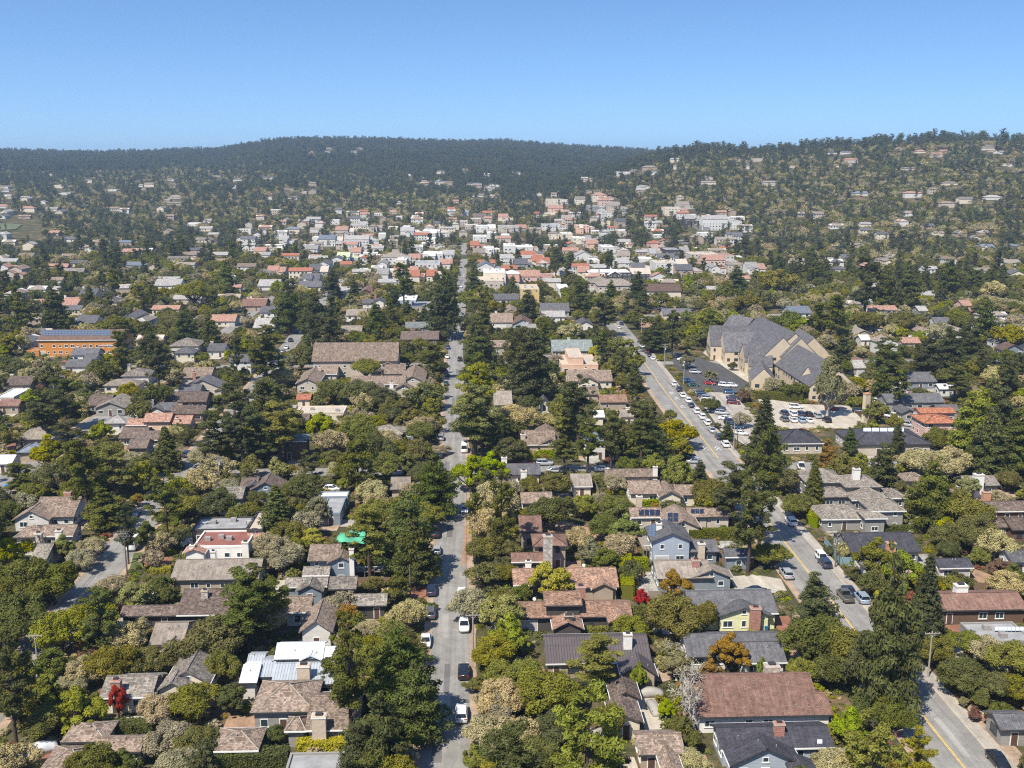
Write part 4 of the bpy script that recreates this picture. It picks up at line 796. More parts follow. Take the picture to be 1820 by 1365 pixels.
# ---- the church
house('Z','large tan church with many steep slate grey gables','slate','w_church',[
 ('R',1261,1346,579,580,o_(zr=13.5,w=15,p=1.0,ov=0.15)),('R',1284,1350,591,591,o_(zr=12,w=14,p=1.0,ov=0.15)),('R',1320,1392,612,612,o_(zr=11,w=12,p=1.0,ov=0.15)),('R',1331,1372,625,626,o_(zr=9.5,w=10,p=1.0,ov=0.15)),
 ('R',1350,1414,562,592,o_(zr=17,w=20,p=0.95,ov=0.2)),('R',1368,1392,586,600,o_(zr=15.5,w=16,p=1.0,ov=0.15)),('R',1396,1424,588,601,o_(zr=15.5,w=15,p=1.0,ov=0.15)),
 ('R',1418,1484,613,649,o_(zr=13,w=17,p=0.9,ov=0.3)),('R',1436,1470,652,648,o_(zr=10.5,w=9,p=1.2,ov=0.15)),('R',1420,1447,584,600,o_(zr=13,w=14,p=1.0,ov=0.15)),('R',1440,1462,600,614,o_(zr=9,w=10,p=1.0,ov=0.15)),
 ('R',1300,1340,560,566,o_(zr=11,w=16,p=0.8,ov=0.2)),('R',1352,1358,640,656,o_(zr=8,w=9,p=1.0,ov=0.1))],cat='church',name='church',short='slate roofed church',detail=1,dark=True)
# ---- town (upper middle)
TOWN = []
def town(reg, roof, wall, ty, uL, uR, ve, vr, h=4.5, **k): TOWN.append((reg, roof, wall, ty, uL, uR, ve, vr, h, k))
for r in ((475,640,740,675,'compblue','w_white','G',7),(648,885,742,685,'complight','w_white','G',7),(383,472,808,768,'complight','w_white','G',5),(688,802,828,768,'tilepink','w_white','G',6),(598,742,860,808,'compgreen','w_white','G',5),(895,1165,862,770,'comptan','w_white','H',6),
 (1178,1395,838,775,'flatwhite','w_white','T',7),(1128,1382,905,850,'flatgrey','w_white','T',6),(1088,1188,992,932,'tilered','w_cream','G',6),(1203,1308,988,942,'tilered','w_cream','G',6),(868,1002,978,915,'complight','w_white','G',5),(868,942,908,858,'complight','w_white','F',5),
 (462,552,912,862,'compgrey','w_white','F',5),(408,542,948,898,'compgrey','w_grey','G',4),(128,252,952,918,'tilepink','w_cream','G',4),(588,718,678,648,'tilepink','w_beige','G',6),(812,908,652,618,'comptan','w_beige','H',6),(1028,1180,682,628,'complight','w_white','G',6),
 (1178,1362,684,630,'flatwhite','w_white','T',7),(1540,1672,652,612,'flatwhite','w_white','T',7),(1518,1652,588,548,'shakedark','w_tan','G',6),(1518,1612,722,682,'flatwhite','w_white','T',6),(1498,1602,782,748,'tilered','w_pink','G',6),(1592,1702,802,776,'flatwhite','w_white','T',6),
 (1548,1722,928,862,'compblue','w_white','F',6),(1590,1835,966,914,'flatwhite','w_cream','T',11),(1528,1835,1022,970,'flattan','w_beige','T',7),(1728,1840,782,718,'flatwhite','w_white','T',9),(1518,1642,832,798,'comptan','w_beige','G',5),(38,122,822,792,'tilepink','w_cream','G',4),
 (90,152,848,825,'complight','w_white','G',4),(208,312,742,702,'complight','w_white','G',5),(358,482,1012,978,'compgrey','w_white','G',4),(1690,1835,652,598,'flatgrey','w_beige','T',7),(1000,1100,880,820,'flatwhite','w_cream','T',6),(1700,1790,870,840,'complight','w_white','G',5)):
    town('N', r[4], r[5], r[6], *r[:4], r[7])
for r in ((60,187,787,718,'flatwhite','w_white','T',10),(185,292,792,752,'flatwhite','w_white','T',6),(163,332,852,808,'tilered','w_cream','G',6),(248,372,888,852,'tilered','w_cream','G',5),(148,408,992,932,'tilepink','w_pink','G',6),(128,262,908,868,'compgrey','w_grey','G',5),
 (548,672,648,598,'flattan','w_peach','T',8),(358,462,702,638,'comptan','w_cream','H',6),(448,522,702,658,'flatwhite','w_cream','T',6),(528,652,732,680,'flatwhite','w_cream','T',6),(28,212,652,600,'flatgrey','w_grey','T',6),(318,492,642,602,'flatgrey','w_white','T',6),
 (618,692,772,728,'tilepink','w_peach','G',6),(718,842,792,728,'flatwhite','w_white','T',9),(543,702,852,788,'complight','w_white','F',6),(1033,1122,768,708,'tilered','w_pink','H',8),(998,1182,818,768,'flatgrey','w_beige','T',6),(1148,1312,812,758,'flatgrey','w_dark','T',7),
 (1083,1302,902,818,'flattan','w_white','T',9),(1318,1612,842,758,'flattan','w_beige','T',8),(1398,1642,882,818,'tilepink','w_pink','G',6),(1458,1562,932,868,'complight','w_white','F',6),(1568,1722,912,862,'comptan','w_beige','H',6),(628,1052,966,922,'flatwhite','w_dark','T',6),
 (558,642,962,908,'tilepink','w_cream','G',5),(918,1062,928,898,'compgrey','w_beige','G',5),(348,492,472,422,'flattan','w_cream','T',9),(658,802,442,402,'tilepink','w_cream','H',8),(698,842,478,438,'tilepink','w_pink','H',8),(628,742,512,482,'flatgrey','w_grey','T',7),
 (688,802,548,502,'complight','w_white','H',8),(758,892,512,472,'comptan','w_beige','G',7),(1148,1302,528,488,'flattan','w_cream','T',9),(1228,1362,502,468,'comptan','w_beige','G',7),(1278,1382,602,558,'complight','w_dark','G',9),(1398,1662,604,542,'complight','w_white','G',12),
 (1368,1522,642,602,'flatgrey','w_grey','T',6),(358,502,532,502,'tilepink','w_peach','G',6),(812,882,622,574,'compgrey','w_tan','G',6),(828,912,852,812,'comptan','w_cream','G',5),(808,952,902,848,'complight','w_white','G',5),(1218,1402,948,908,'compgrey','w_tan','G',5),
 (1698,1830,932,888,'complight','w_white','G',5),(540,610,470,440,'comptan','w_cream','G',7),(20,120,585,555,'tilepink','w_cream','G',6),(450,520,600,570,'comptan','w_cream','G',6)):
    town('O', r[4], r[5], r[6], *r[:4], r[7])
CN = {'compblue':'blue grey','complight':'pale grey','tilepink':'pink tiled','compgreen':'light green','comptan':'tan','flatwhite':'flat white','flatgrey':'flat grey','tilered':'red tiled','compgrey':'grey','shakedark':'dark brown','flattan':'flat tan','shake':'brown','shakegrey':'grey brown','compbrown':'brown','compdark':'dark grey','compred':'red brown','terracotta':'terracotta'}
WN = {'w_white':'white','w_cream':'cream','w_beige':'beige','w_grey':'grey','w_tan':'tan','w_pink':'pink','w_peach':'peach','w_dark':'dark','w_gold':'yellow','w_bluegrey':'blue grey','w_brown':'brown','w_stucco':'white'}
TOWNREC = []
for (reg, roof, wall, ty, uL, uR, ve, vr, h, k) in TOWN:
    opt = dict(h=h, ov=0.3); opt.update(k)
    vols = [(ty, uL, uR, ve, vr, opt)]; w_ = uR-uL; k_ = RND.random()
    if w_ > 95:      # long blocks step back and forth
        a_ = uL+w_*RND.uniform(0.3, 0.45); b_ = uL+w_*RND.uniform(0.6, 0.72); dv = RND.uniform(8, 16); hh = max(3.0, h*RND.uniform(0.55, 0.8))
        vols = [(ty, uL, b_, ve, vr, opt), (RND.choice('GHT'), b_-4, uR, ve+RND.uniform(4, 12), vr+RND.uniform(5, 12), dict(h=hh, ov=0.3, roof=RND.choice((roof, roof, 'complight', 'tilepink', 'flattan')) )), (RND.choice('GF'), a_-w_*0.13, a_+w_*0.1, ve+dv+4, vr+dv, dict(h=hh, ov=0.3))]
    if vols[-1][0] == 'T' and roof not in ('flatwhite','flatgrey','flattan'): vols[-1] = ('G',)+vols[-1][1:]
    d = house(reg, 'x', roof, wall, vols, [], cat='building', name='town_building', group='buildings of the town centre', detail=1, vents=0)
    d['desc'] = (CN[roof], WN[wall], ty, h); TOWNREC.append(d)
# ---- labels by neighbourhood: nearest findable landmark + direction + rank
MARKS = [(d['short'], ((d['box'][0]+d['box'][2])/2, (d['box'][1]+d['box'][3])/2)) for d in HOUSES if d.get('short')]
MARKS += [('tall cream block in town', (900, 485)), ('white hotel on the slope', (1283, 382)), ('twin red tiled town houses', (755, 488)), ('white block in town', (913, 428)), ('light green roofed shop', (617, 450)),
          ('blue grey roofed town hall', (586, 420)), ('beige town block', (1265, 440)), ('long white roofed shop', (1100, 478)), ('white apartment row', (642, 418)), ('domed pink town house', (1164, 425)), ('pink tiled inn above town', (1072, 345)), ('upper end of the middle street', (828, 410))]
ORDN = ['nearest','second nearest','third nearest','fourth nearest','fifth nearest','sixth nearest','seventh nearest','eighth nearest','ninth nearest','tenth nearest']
def direction(dx, dy):
    if abs(dx) > abs(dy)*1.3: return 'to the right of' if dx > 0 else 'to the left of'
    return 'in front of' if dy > 0 else 'behind'
def auto_labels(recs):
    """recs: list of (obj, noun, (px, py), box or None) -> a label each that names a landmark"""
    pend = []
    for o, noun, (x, y) in recs:
        best = min(MARKS, key=lambda k: (k[1][0]-x)**2+((k[1][1]-y)*1.6)**2 if abs(k[1][0]-x)+abs(k[1][1]-y) > 3 else 1e12)
        dx, dy = x-best[1][0], y-best[1][1]; pend.append((noun, direction(dx, dy), best[0], math.hypot(dx, dy), o))
    by = {}
    for p in pend: by.setdefault(p[:3], []).append(p)
    for k, L in by.items():
        L.sort(key=lambda p: p[3])
        for i, p in enumerate(L):
            if len(L) == 1: s = f'{k[0]} {k[1]} the {k[2]}'
            elif len(f'{k[0]}, {ORDN[0]} one {k[1]} the {k[2]}'.split()) > 14: s = f"{k[0]}, {ORDN[min(i, 9)]} {k[1].replace('to the ', '')} the {k[2]}"
            elif i < 10: s = f'{k[0]}, {ORDN[i]} one {k[1]} the {k[2]}'
            else: s = f'{k[0]} farther off {k[1]} the {k[2]}'
            W_ = s.split()
            while len(W_) > 16: W_.pop(0)
            p[4]['label'] = ' '.join(W_)
def cen(d): b = d['box']; return ((b[0]+b[2])/2, (b[1]+b[3])/2)
recs = []
for d in TOWNREC:
    r, w, ty, h = d['desc']; size = 'tall' if h >= 8 else ('low' if h <= 4 else 'two storey')
    recs.append((d['obj'], f'{size} {w} building, {r} roof', cen(d)))
auto_labels(recs)
# ---- houses scattered on the hillsides and in the woods
def hill_house(px, py, sc=1.0):
    p = at(px, py)
    for d in HOUSES:
        for f in d['foot']:
            if f[0]-7 < p[0] < f[1]+7 and f[2]-7 < p[1] < f[3]+9: return
    for Q, hw in ROADS:
        if np.min(np.hypot(Q[:,0]-p[0], Q[:,1]-p[1])) < hw+7: return
    for P in PATCHES:
        if np.hypot(*(P.mean(0)-p[:2])) < 25: return
    s = F/(math.hypot(p[0], p[1])); w = RND.uniform(11, 19)*sc; r = RND.choice(('compgrey','complight','tilepink','comptan','shake','compblue','shakegrey','flatwhite','comptan','shake')); wl_ = RND.choice(('w_white','w_white','w_cream','w_beige','w_tan','w_cream'))
    ty = 'T' if r == 'flatwhite' else RND.choice('GGHF'); h = RND.choice((3.0, 3.0, 5.4)); x0, x1 = px-w*s/2, px+w*s/2
    if ty == 'F': x1 = px+w*s*0.1
    e0 = project((p[0], p[1], p[2]+h))[1]; dd = RND.uniform(3.5, 5.5); er = project((p[0], p[1]+dd, p[2]+h+dd*0.45))[1]
    vols = [(ty, x0, x1, e0, er-(2 if ty == 'F' else 0), o_(h=h, ov=0.4, qmin=3.5))]
    if RND.random() < 0.5 and ty != 'T': vols.append((RND.choice('GF'), px+w*s*0.1, px+w*s*0.5, e0+1.2*s, er+0.8*s, o_(h=3.0, ov=0.4, qmin=3.0)))
    d = house('Z', 'x', r, wl_, vols, [], cat='house', name='house', detail=1 if py > 420 else 0, vents=0); d['desc'] = (CN[r], WN[wl_], ty, h)
    d['hill'] = True; return d
HILL = []
for (x0, x1, y0, y1, n) in ((0,330,300,385,22),(0,420,425,520,12),(380,560,305,360,9),(540,640,264,276,5),(740,920,300,362,12),(1180,1820,262,300,20),(1180,1820,300,375,9),(1480,1820,400,520,14),(1500,1820,520,640,5),(240,470,430,520,6),(930,1180,300,345,6),(300,520,395,450,4)):
    for _ in range(n):
        d = hill_house(RND.uniform(x0, x1), RND.uniform(y0, y1), 1.0 if y1 > 400 else 1.25)
        if d: HILL.append(d)
recs = []
def hillname(x, y):
    if y > 395: return None
    if x < 370: return 'low left hill'
    if x < 720: return 'wooded middle hill'
    if x < 1120: return 'wooded slope above town'
    return 'right hill'
for d in HILL:
    r, w, ty, h = d['desc']; x, y = cen(d); hn = hillname(x, y); size = 'two storey' if h > 4 else 'single storey'
    if hn:
        d['obj']['label'] = f'{size} {w} house with {r} roof among trees on the {hn}'; d['obj']['group'] = f'{size} {w} houses with {r} roofs on the {hn}'
    else: recs.append((d['obj'], f'{w} house with {r} roof', (x, y))); d['obj']['group'] = 'houses half hidden in the woods'
auto_labels(recs)
print('HOUSES', len(HOUSES))


# ---- past the three hundred nearest: the remaining small rooftops of the far streets, one object
DM = ['w_white','w_cream','w_beige','w_tan','compgrey','complight','tilepink','comptan','shake','shakegrey','tilered','flatwhite','glass']
db = MB(); nfar = 0; ALLB = [f for d in HOUSES for f in d['foot']]; FARB = []
def far_ok(x, y, r):
    for f in ALLB:
        if f[0]-r < x < f[1]+r and f[2]-r < y < f[3]+r: return False
    for Q, hw in ROADS:
        if np.min((Q[:,0]-x)**2+(Q[:,1]-y)**2) < (hw+r)**2: return False
    return True
for (x0, x1, y0, y1, n, town_) in ((430,1330,378,470,150,1),(520,1200,470,520,40,1),(0,480,405,540,32,0),(1250,1820,395,560,20,0),(0,420,305,400,12,0),(1180,1820,270,400,8,0),(700,1150,310,375,14,0),(1500,1820,560,640,12,0),(0,300,540,640,14,0)):
    for _ in range(n):
        for _t in range(4):
            px_, py_ = RND.uniform(x0, x1), RND.uniform(y0, y1); p = at(px_, py_)
            if far_ok(p[0], p[1], 7.5 if town_ else 8.5): break
        else: continue
        w, dd, h = RND.uniform(8, 18)*(1.0 if town_ else .9), RND.uniform(7, 11), RND.choice((3.0, 5.4, 6.0) if town_ else (2.9, 2.9, 5.2)); wi = RND.choice((0, 0, 0, 1, 2, 3)); ri = RND.choice((11, 11, 5, 6, 7, 4, 10, 5) if town_ else (4, 5, 6, 7, 8, 9, 8, 7)); xf = rect_xf((p[0], p[1]), RND.choice((0, 0, math.pi/2))+RND.uniform(-.06, .06)); z = p[2]; pit = .42
        k0 = len(db.f)
        if ri == 11:
            db.box(-w/2, w/2, -dd/2, dd/2, z-3, z+h, wi, xf); db.box(-w/2+.2, w/2-.2, -dd/2+.2, dd/2-.2, z+h, z+h+.15, 11, xf)
        else:
            tmp = MB(); wall_solid(tmp, w/2, dd/2, z-3, z+h, pit, 'x', True, xf); k = len(db.v); db.v += tmp.v; db.f += [tuple(k+i for i in f) for f in tmp.f]; db.m += [wi]*len(tmp.f)
            tmp = MB(); roof_solid(tmp, w/2+.4, dd/2+.4, z+h+.1, pit, 'x', RND.random() < .35, .2, xf); k = len(db.v); db.v += tmp.v; db.f += [tuple(k+i for i in f) for f in tmp.f]; db.m += [ri]*len(tmp.f)
        for st in range(1 if h < 4 else 2):
            for q in range(int(w/2.8)):
                xx = -w/2+1.4+q*2.8
                if RND.random() < .75: db.box(xx-.55, xx+.55, -dd/2-.05, -dd/2+.05, z+.9+st*2.7, z+2.1+st*2.7, 12, xf)
        cr = [xf((a_*w/2, b_*dd/2, 0)) for a_ in (-1, 1) for b_ in (-1, 1)]; f = (min(c[0] for c in cr), max(c[0] for c in cr), min(c[1] for c in cr), max(c[1] for c in cr)); ALLB.append(f); FARB.append(f)
        bx = [project((c[0], c[1], z+zz))[:2] for c in cr for zz in (h*.45, h+dd*.21)]; B_ = np.array(bx)
        HOUSES.append(dict(obj=None, label='', foot=[f], box=(B_[:,0].min(), B_[:,1].min(), B_[:,0].max(), B_[:,1].max()), dist=p[1], short=None, protect=True, hill=True)); nfar += 1
o = db.build('distant_rooftops', DM, None, None, uv=True); tag(o, 'scattered small rooftops of the far streets between the trees', 'rooftops', None, 'stuff'); print('FAR ROOFS', nfar)
# ---- paved yards and drives beside the houses
PADS = []; PADBOX = []; ALLF = np.array([f for d in HOUSES for f in d['foot']]); RPT = np.concatenate([np.c_[Q, np.full(len(Q), hw)] for Q, hw in ROADS])
def pad_ok(x0, x1, y0, y1):
    if np.any((ALLF[:,0] < x1) & (x0 < ALLF[:,1]) & (ALLF[:,2] < y1) & (y0 < ALLF[:,3])): return False
    cx, cy_ = (x0+x1)/2, (y0+y1)/2
    if np.any(np.hypot(RPT[:,0]-cx, RPT[:,1]-cy_) < RPT[:,2]+max(x1-x0, y1-y0)/2): return False
    if any(a[0] < x1 and x0 < a[1] and a[2] < y1 and y0 < a[3] for a in PADS): return False
    return not any(np.any((P[:,0] > x0-2) & (P[:,0] < x1+2) & (P[:,1] > y0-2) & (P[:,1] < y1+2)) for P in PATCHES)
PM = [('pale','pale'),('concrete','grey'),('dirt','brown earth'),('pale','pale'),('redpave','red paved'),('flagstone','flagstone'),('asphalt','dark'),('shoulder','sandy')]
for d in HOUSES:
    if not d.get('short') or d['dist'] > 620: continue
    f = d['foot'][0]; w = f[1]-f[0]; got = 0; sides = ['front', 'left', 'right']; RND.shuffle(sides); sides.sort(key=lambda q: q != 'front')
    for sd in sides:
        a, b = RND.uniform(3.5, min(8, max(4, w*.7))), RND.uniform(2.8, 5.0)
        if sd == 'front': x = RND.uniform(f[0], max(f[0]+.1, f[1]-a)); R_ = (x, x+a, f[2]-b-.3, f[2]+.2)
        elif sd == 'left': R_ = (f[0]-b-.2, f[0]+.1, f[2]-1, f[2]+a)
        else: R_ = (f[1]-.1, f[1]+b+.2, f[2]-1, f[2]+a)
        T_ = (R_[0]+.3, R_[1]-.3, R_[2], R_[3]-.5) if sd == 'front' else ((R_[0], R_[1]-.4, R_[2], R_[3]) if sd == 'left' else (R_[0]+.4, R_[1], R_[2], R_[3]))
        if not pad_ok(*T_): continue
        mt, nm = RND.choice(PM); m = MB(); z = 0.068+0.0006*len(PADS); c = ((R_[0]+R_[1])/2, (R_[2]+R_[3])/2); hx_, hy_ = (R_[1]-R_[0])/2, (R_[3]-R_[2])/2
        pts_ = [(hx_*k*(1+RND.uniform(-.12, .05)), hy_*l*(1+RND.uniform(-.12, .05)), 0) for k, l in ((-1,-1),(0,-1.05),(1,-1),(1,0),(1,1),(-1,1),(-1.03,0))]
        m.face(pts_); o = struct(m.build('paved_yard' if mt != 'dirt' else 'yard', mt, None, (c[0], c[1], z))); o['label'] = f"{nm} yard {'in front of' if sd == 'front' else sd+' of'} the {d['short']}"
        PADS.append(R_); got += 1
        if got >= 2: break
PADS = np.array(PADS); print('PADS', len(PADS))
# ---------------------------------------------------------------- trees: forms
def quads_mesh(name, C, N, size, var, mat, rs, elong=1.5, extra=None):
    """leaf sprigs: one bent-free kite per centre C facing N"""
    n = len(C); N = N/np.linalg.norm(N, axis=1)[:, None]
    a = rs.normal(size=(n, 3)); u = np.cross(N, a); u /= np.linalg.norm(u, axis=1)[:, None]; w = np.cross(N, u)
    s = (size*rs.uniform(0.6, 1.35, n))[:, None]
    V = np.empty((n, 4, 3)); V[:, 0] = C-u*s*elong; V[:, 1] = C-w*s*0.62-u*s*0.1; V[:, 2] = C+u*s*elong*0.9; V[:, 3] = C+w*s*0.62+u*s*0.15
    V[:, 1] += N*s*0.18; V[:, 3] += N*s*0.18
    me = bpy.data.meshes.new(name); me.vertices.add(n*4); me.vertices.foreach_set('co', V.reshape(-1))
    me.loops.add(n*4); me.loops.foreach_set('vertex_index', np.arange(n*4, dtype=np.int32)); me.polygons.add(n)
    me.polygons.foreach_set('loop_start', np.arange(0, n*4, 4, dtype=np.int32)); me.update(calc_edges=True)
    at_ = me.attributes.new('var', 'FLOAT', 'FACE'); at_.data.foreach_set('value', np.clip(var, 0, 1).astype(np.float32))
    me.materials.append(MAT[mat]); return me
def puff_leaves(P, Rr, n, rs, flat=0.75, upb=0.25):
    """leaves around puffs P (k,3) with radii Rr (k,) ; returns centres, normals, puff index"""
    w = Rr**2; idx = rs.choice(len(P), n, p=w/w.sum()); d = rs.normal(size=(n, 3)); d[:, 2] += upb; d /= np.linalg.norm(d, axis=1)[:, None]
    r = Rr[idx]*(rs.uniform(0.35, 1.1, n)**0.6+np.abs(rs.normal(0, 0.13, n))); C = P[idx]+d*r[:, None]*np.array((1, 1, flat)); N = d*1.0+rs.normal(size=(n, 3))*0.55+np.array((0, 0, 0.35))
    return C, N, idx
def form(kind, seed, n):
    """(crown centres, normals, var, leaf size, elong), limbs MB ; sizes in metres"""
    rs = np.random.RandomState(seed); limbs = MB(); el = 1.5
    if kind in ('dome', 'round', 'spread'):
        Wd, Ht, zc = {'dome':(5.0,3.0,4.4),'round':(3.5,3.1,3.9),'spread':(6.0,2.1,5.2)}[kind]; k = {'dome':95,'round':60,'spread':95}[kind]
        lob = rs.uniform(0, 6.28, 3); P = []; Rr = []
        while len(P) < k:
            d = rs.normal(size=3); d[2] = abs(d[2])*1.0-0.28; d /= np.linalg.norm(d); an = math.atan2(d[1], d[0])
            q = 1+0.22*math.sin(2*an+lob[0])+0.17*math.sin(3*an+lob[1])+0.12*math.sin(5*an+lob[2]); t = rs.uniform(0.5, 1.0)**0.5
            P.append((d[0]*Wd*q*t*0.86, d[1]*Wd*q*t*0.86, zc+d[2]*Ht*t*(0.75+0.4*rs.rand())*(1+0.25*math.sin(an+lob[1])))); Rr.append(rs.uniform(0.45, 1.15)*Wd/5*(1.1 if t > 0.8 else 1))
        P = np.array(P); Rr = np.array(Rr); C, N, ix = puff_leaves(P, Rr, n, rs)
        limbs.tube((0,0,-0.3), (0.15,0.1,zc*0.42), 0.34, 0.25, 7)
        for i in rs.permutation(k)[:20]:
            a = np.array((0.15, 0.1, zc*rs.uniform(0.25, 0.42))); b_ = P[i]; mid = a*0.45+b_*0.55+rs.normal(size=3)*0.3+np.array((0,0,-0.35)); limbs.tube(a, mid, 0.17, 0.11, 5, cap=False); limbs.tube(mid, b_, 0.11, 0.04, 5, cap=False)
        sz = 0.155 if n > 9000 else (0.24 if n > 2000 else 0.44)
    elif kind == 'pine':
        H = 20.0; P = []; Rr = []; lean = rs.uniform(-0.7, 0.7, 2); limbs.tube((0,0,-0.4), (lean[0]*0.5, lean[1]*0.5, H*0.5), 0.42, 0.3, 8, cap=False); limbs.tube((lean[0]*0.5, lean[1]*0.5, H*0.5), (lean[0], lean[1], H*0.96), 0.3, 0.06, 7)
        for i in range(40):
            t = rs.uniform(0.36, 1.0); z = H*t; an = rs.uniform(0, 6.28); L = (4.6*(1-((t-0.62)/0.5)**2*0.85))*rs.uniform(0.45, 1.05); L = max(L, 0.6)
            a = np.array((lean[0]*t, lean[1]*t, z-1.2)); tip = a+np.array((math.cos(an)*L, math.sin(an)*L, rs.uniform(0.6, 1.8))); limbs.tube(a, tip, 0.12, 0.04, 5, cap=False)
            for q in (1.0, 0.7, 0.45)[:2 if L < 2 else 3]:
                if rs.rand() < 0.85: P.append(a+(tip-a)*q+rs.normal(size=3)*0.35+np.array((0, 0, 0.4))); Rr.append(rs.uniform(0.45, 1.1))
        for i in range(5): a = rs.uniform(0, 6.28); z = H*rs.uniform(0.2, 0.36); limbs.tube((lean[0]*0.25, lean[1]*0.25, z), (math.cos(a)*1.8, math.sin(a)*1.8, z+0.3), 0.07, 0.02, 4, cap=False)
        P = np.array(P); Rr = np.array(Rr); C, N, ix = puff_leaves(P, Rr, n, rs, 0.62, 0.2); sz = 0.15 if n > 9000 else (0.25 if n > 2000 else 0.46); el = 1.9
    elif kind == 'cyp':
        H = 13.0; P = []; Rr = []; limbs.tube((0,0,-0.4), (0.2,0,H*0.85), 0.5, 0.1, 8); lop = rs.uniform(0, 6.28)
        for i in range(16):
            t = 0.16+0.84*i/15; z = H*t*0.95; L0 = 4.5*(1-0.82*t**2.2)*(0.75+0.35*rs.rand())
            for j in range(8 if t < 0.8 else 4):
                an = rs.uniform(0, 6.28); L = L0*rs.uniform(0.4, 1.05)*(1+0.25*math.cos(an-lop)); tip = np.array((math.cos(an)*L, math.sin(an)*L, z+rs.uniform(-0.6, 1.1)))
                if rs.rand() < 0.15: continue
                limbs.tube((0.1, 0, z-0.8), tip, 0.1, 0.03, 4, cap=False)
                P.append(tip); Rr.append(rs.uniform(0.5, 1.2)*(0.7+0.5*(1-t)))
                if L > 1.6: P.append(tip*np.array((0.55, 0.55, 1))); Rr.append(rs.uniform(0.7, 1.2))
        P = np.array(P); Rr = np.array(Rr); C, N, ix = puff_leaves(P, Rr, n, rs, 0.5, 0.35); sz = 0.16 if n > 9000 else (0.27 if n > 2000 else 0.46); el = 1.7
    elif kind == 'cone':
        H = 13.0; P = []; Rr = []; limbs.tube((0,0,-0.4), (0,0,H*0.97), 0.28, 0.03, 7)
        for i in range(26):
            t = 0.08+0.92*i/25; z = H*t; L0 = 2.9*(1-t)**0.8+0.15
            for j in range(6):
                an = j*1.047+i*0.7+rs.uniform(-0.3, 0.3); L = L0*rs.uniform(0.7, 1.1); tip = np.array((math.cos(an)*L, math.sin(an)*L, z-0.25*L)); limbs.tube((0, 0, z), tip, 0.05, 0.015, 3, cap=False)
                for q in (1.0, 0.6): P.append(tip*np.array((q, q, 1))+np.array((0, 0, 0.1*(1-q)))); Rr.append(0.28+0.34*(1-t))
        P = np.array(P); Rr = np.array(Rr); C, N, ix = puff_leaves(P, Rr, n, rs, 0.5, 0.1); sz = 0.14 if n > 9000 else (0.22 if n > 2000 else 0.38); el = 1.8
    elif kind == 'bare':
        P = []
        def grow(a, d, L, r, lv):
            b_ = a+d*L; limbs.tube(a, b_, r, r*0.62, 4 if lv > 1 else 6, cap=False)
            if lv >= 5: P.append(b_); return
            for _ in range(3 if lv < 4 else 2):
                nd_ = d+rs.normal(size=3)*0.62+np.array((0, 0, 0.05)); nd_ /= np.linalg.norm(nd_); grow(b_, nd_, L*rs.uniform(0.62, 0.86), r*0.70, lv+1)
        grow(np.array((0,0,-0.3)), np.array((0.05,0,1.0)), 2.2, 0.26, 0)
        P = np.array(P); n = min(n, 500); ix = rs.choice(len(P), n); C = P[ix]+rs.normal(size=(n, 3))*0.2; N = rs.normal(size=(n, 3)); sz = 0.1
    pv = rs.rand(len(P)); var = 0.75*pv[ix]+0.25*rs.rand(len(C))
    return C, N, var, sz, el, limbs, rs
CROWNS = {}     # (form, variant) -> (C.., limbs)
FORMDIM = {'dome':(10.5,7.9,4.7),'round':(7.4,7.4,4.0),'spread':(13,7.9,5.6),'pine':(9.6,21,13.8),'cyp':(10.4,13.8,7.2),'cone':(6.4,13.2,5.6),'bare':(9,9,5.5)}     # width, height, crown centre
KIND = {'oak':('dome','oak','bark','olive oak'),'oakD':('dome','oakD','bark','dark green oak'),'oakP':('dome','oakP','barkpale','pale grey green oak'),'oakY':('dome','oakY','bark','olive gold oak'),'umb':('spread','oakP','barkpale','pale umbrella oak'),'umbD':('spread','oak','bark','olive umbrella oak'),
        'bright':('round','bright','bark','bright green tree'),'yellow':('round','yellow','bark','vivid yellow green tree'),'pine':('pine','pine','bark','dark pine'),'pineY':('pine','oakY','bark','olive green pine'),'cyp':('cyp','cyp','barkred','dark cypress'),'cypY':('cyp','oakY','barkred','golden green cypress'),'cypG':('cyp','con','bark','green cypress'),
        'con':('cone','con','bark','green conifer'),'conD':('cone','cyp','bark','dark conifer'),'red':('round','red','bark','red leaved tree'),'orange':('round','orange','bark','orange leaved tree'),'orangeC':('cyp','orange','bark','russet tree'),'purple':('round','purple','bark','purple brown tree'),'soft':('round','soft','barkpale','soft grey green tree'),'bare':('bare','oakP','barkpale','bare branched tree'),'green':('round','oakD','bark','rounded dark green tree'),'roundO':('round','oak','bark','rounded olive tree'),'roundY':('round','oakY','bark','rounded gold green tree')}
NV = 4
NLEAF = {'dome':15000,'round':10000,'spread':15000,'pine':13000,'cyp':16000,'cone':11000,'bare':400}
TREE_ME = {}; FORM_ME = {}
for fm in list(FORMDIM):        # true width, height and crown centre of each form, measured
    W_, H_, Z_ = [], [], []
    for var in range(NV):
        CROWNS[(fm, var)] = form(fm, 100+var*17+sum(map(ord, fm)), NLEAF[fm]); C = CROWNS[(fm, var)][0]; lo, hi = np.percentile(C, 1.5, axis=0), np.percentile(C, 98.5, axis=0)
        W_.append((hi[0]-lo[0]+hi[1]-lo[1])/2); H_.append(hi[2]); Z_.append((hi[2]+lo[2])/2)
    FORMDIM[fm] = (float(np.mean(W_)), float(np.mean(H_)), float(np.mean(Z_)))
print('FORMDIM', FORMDIM)
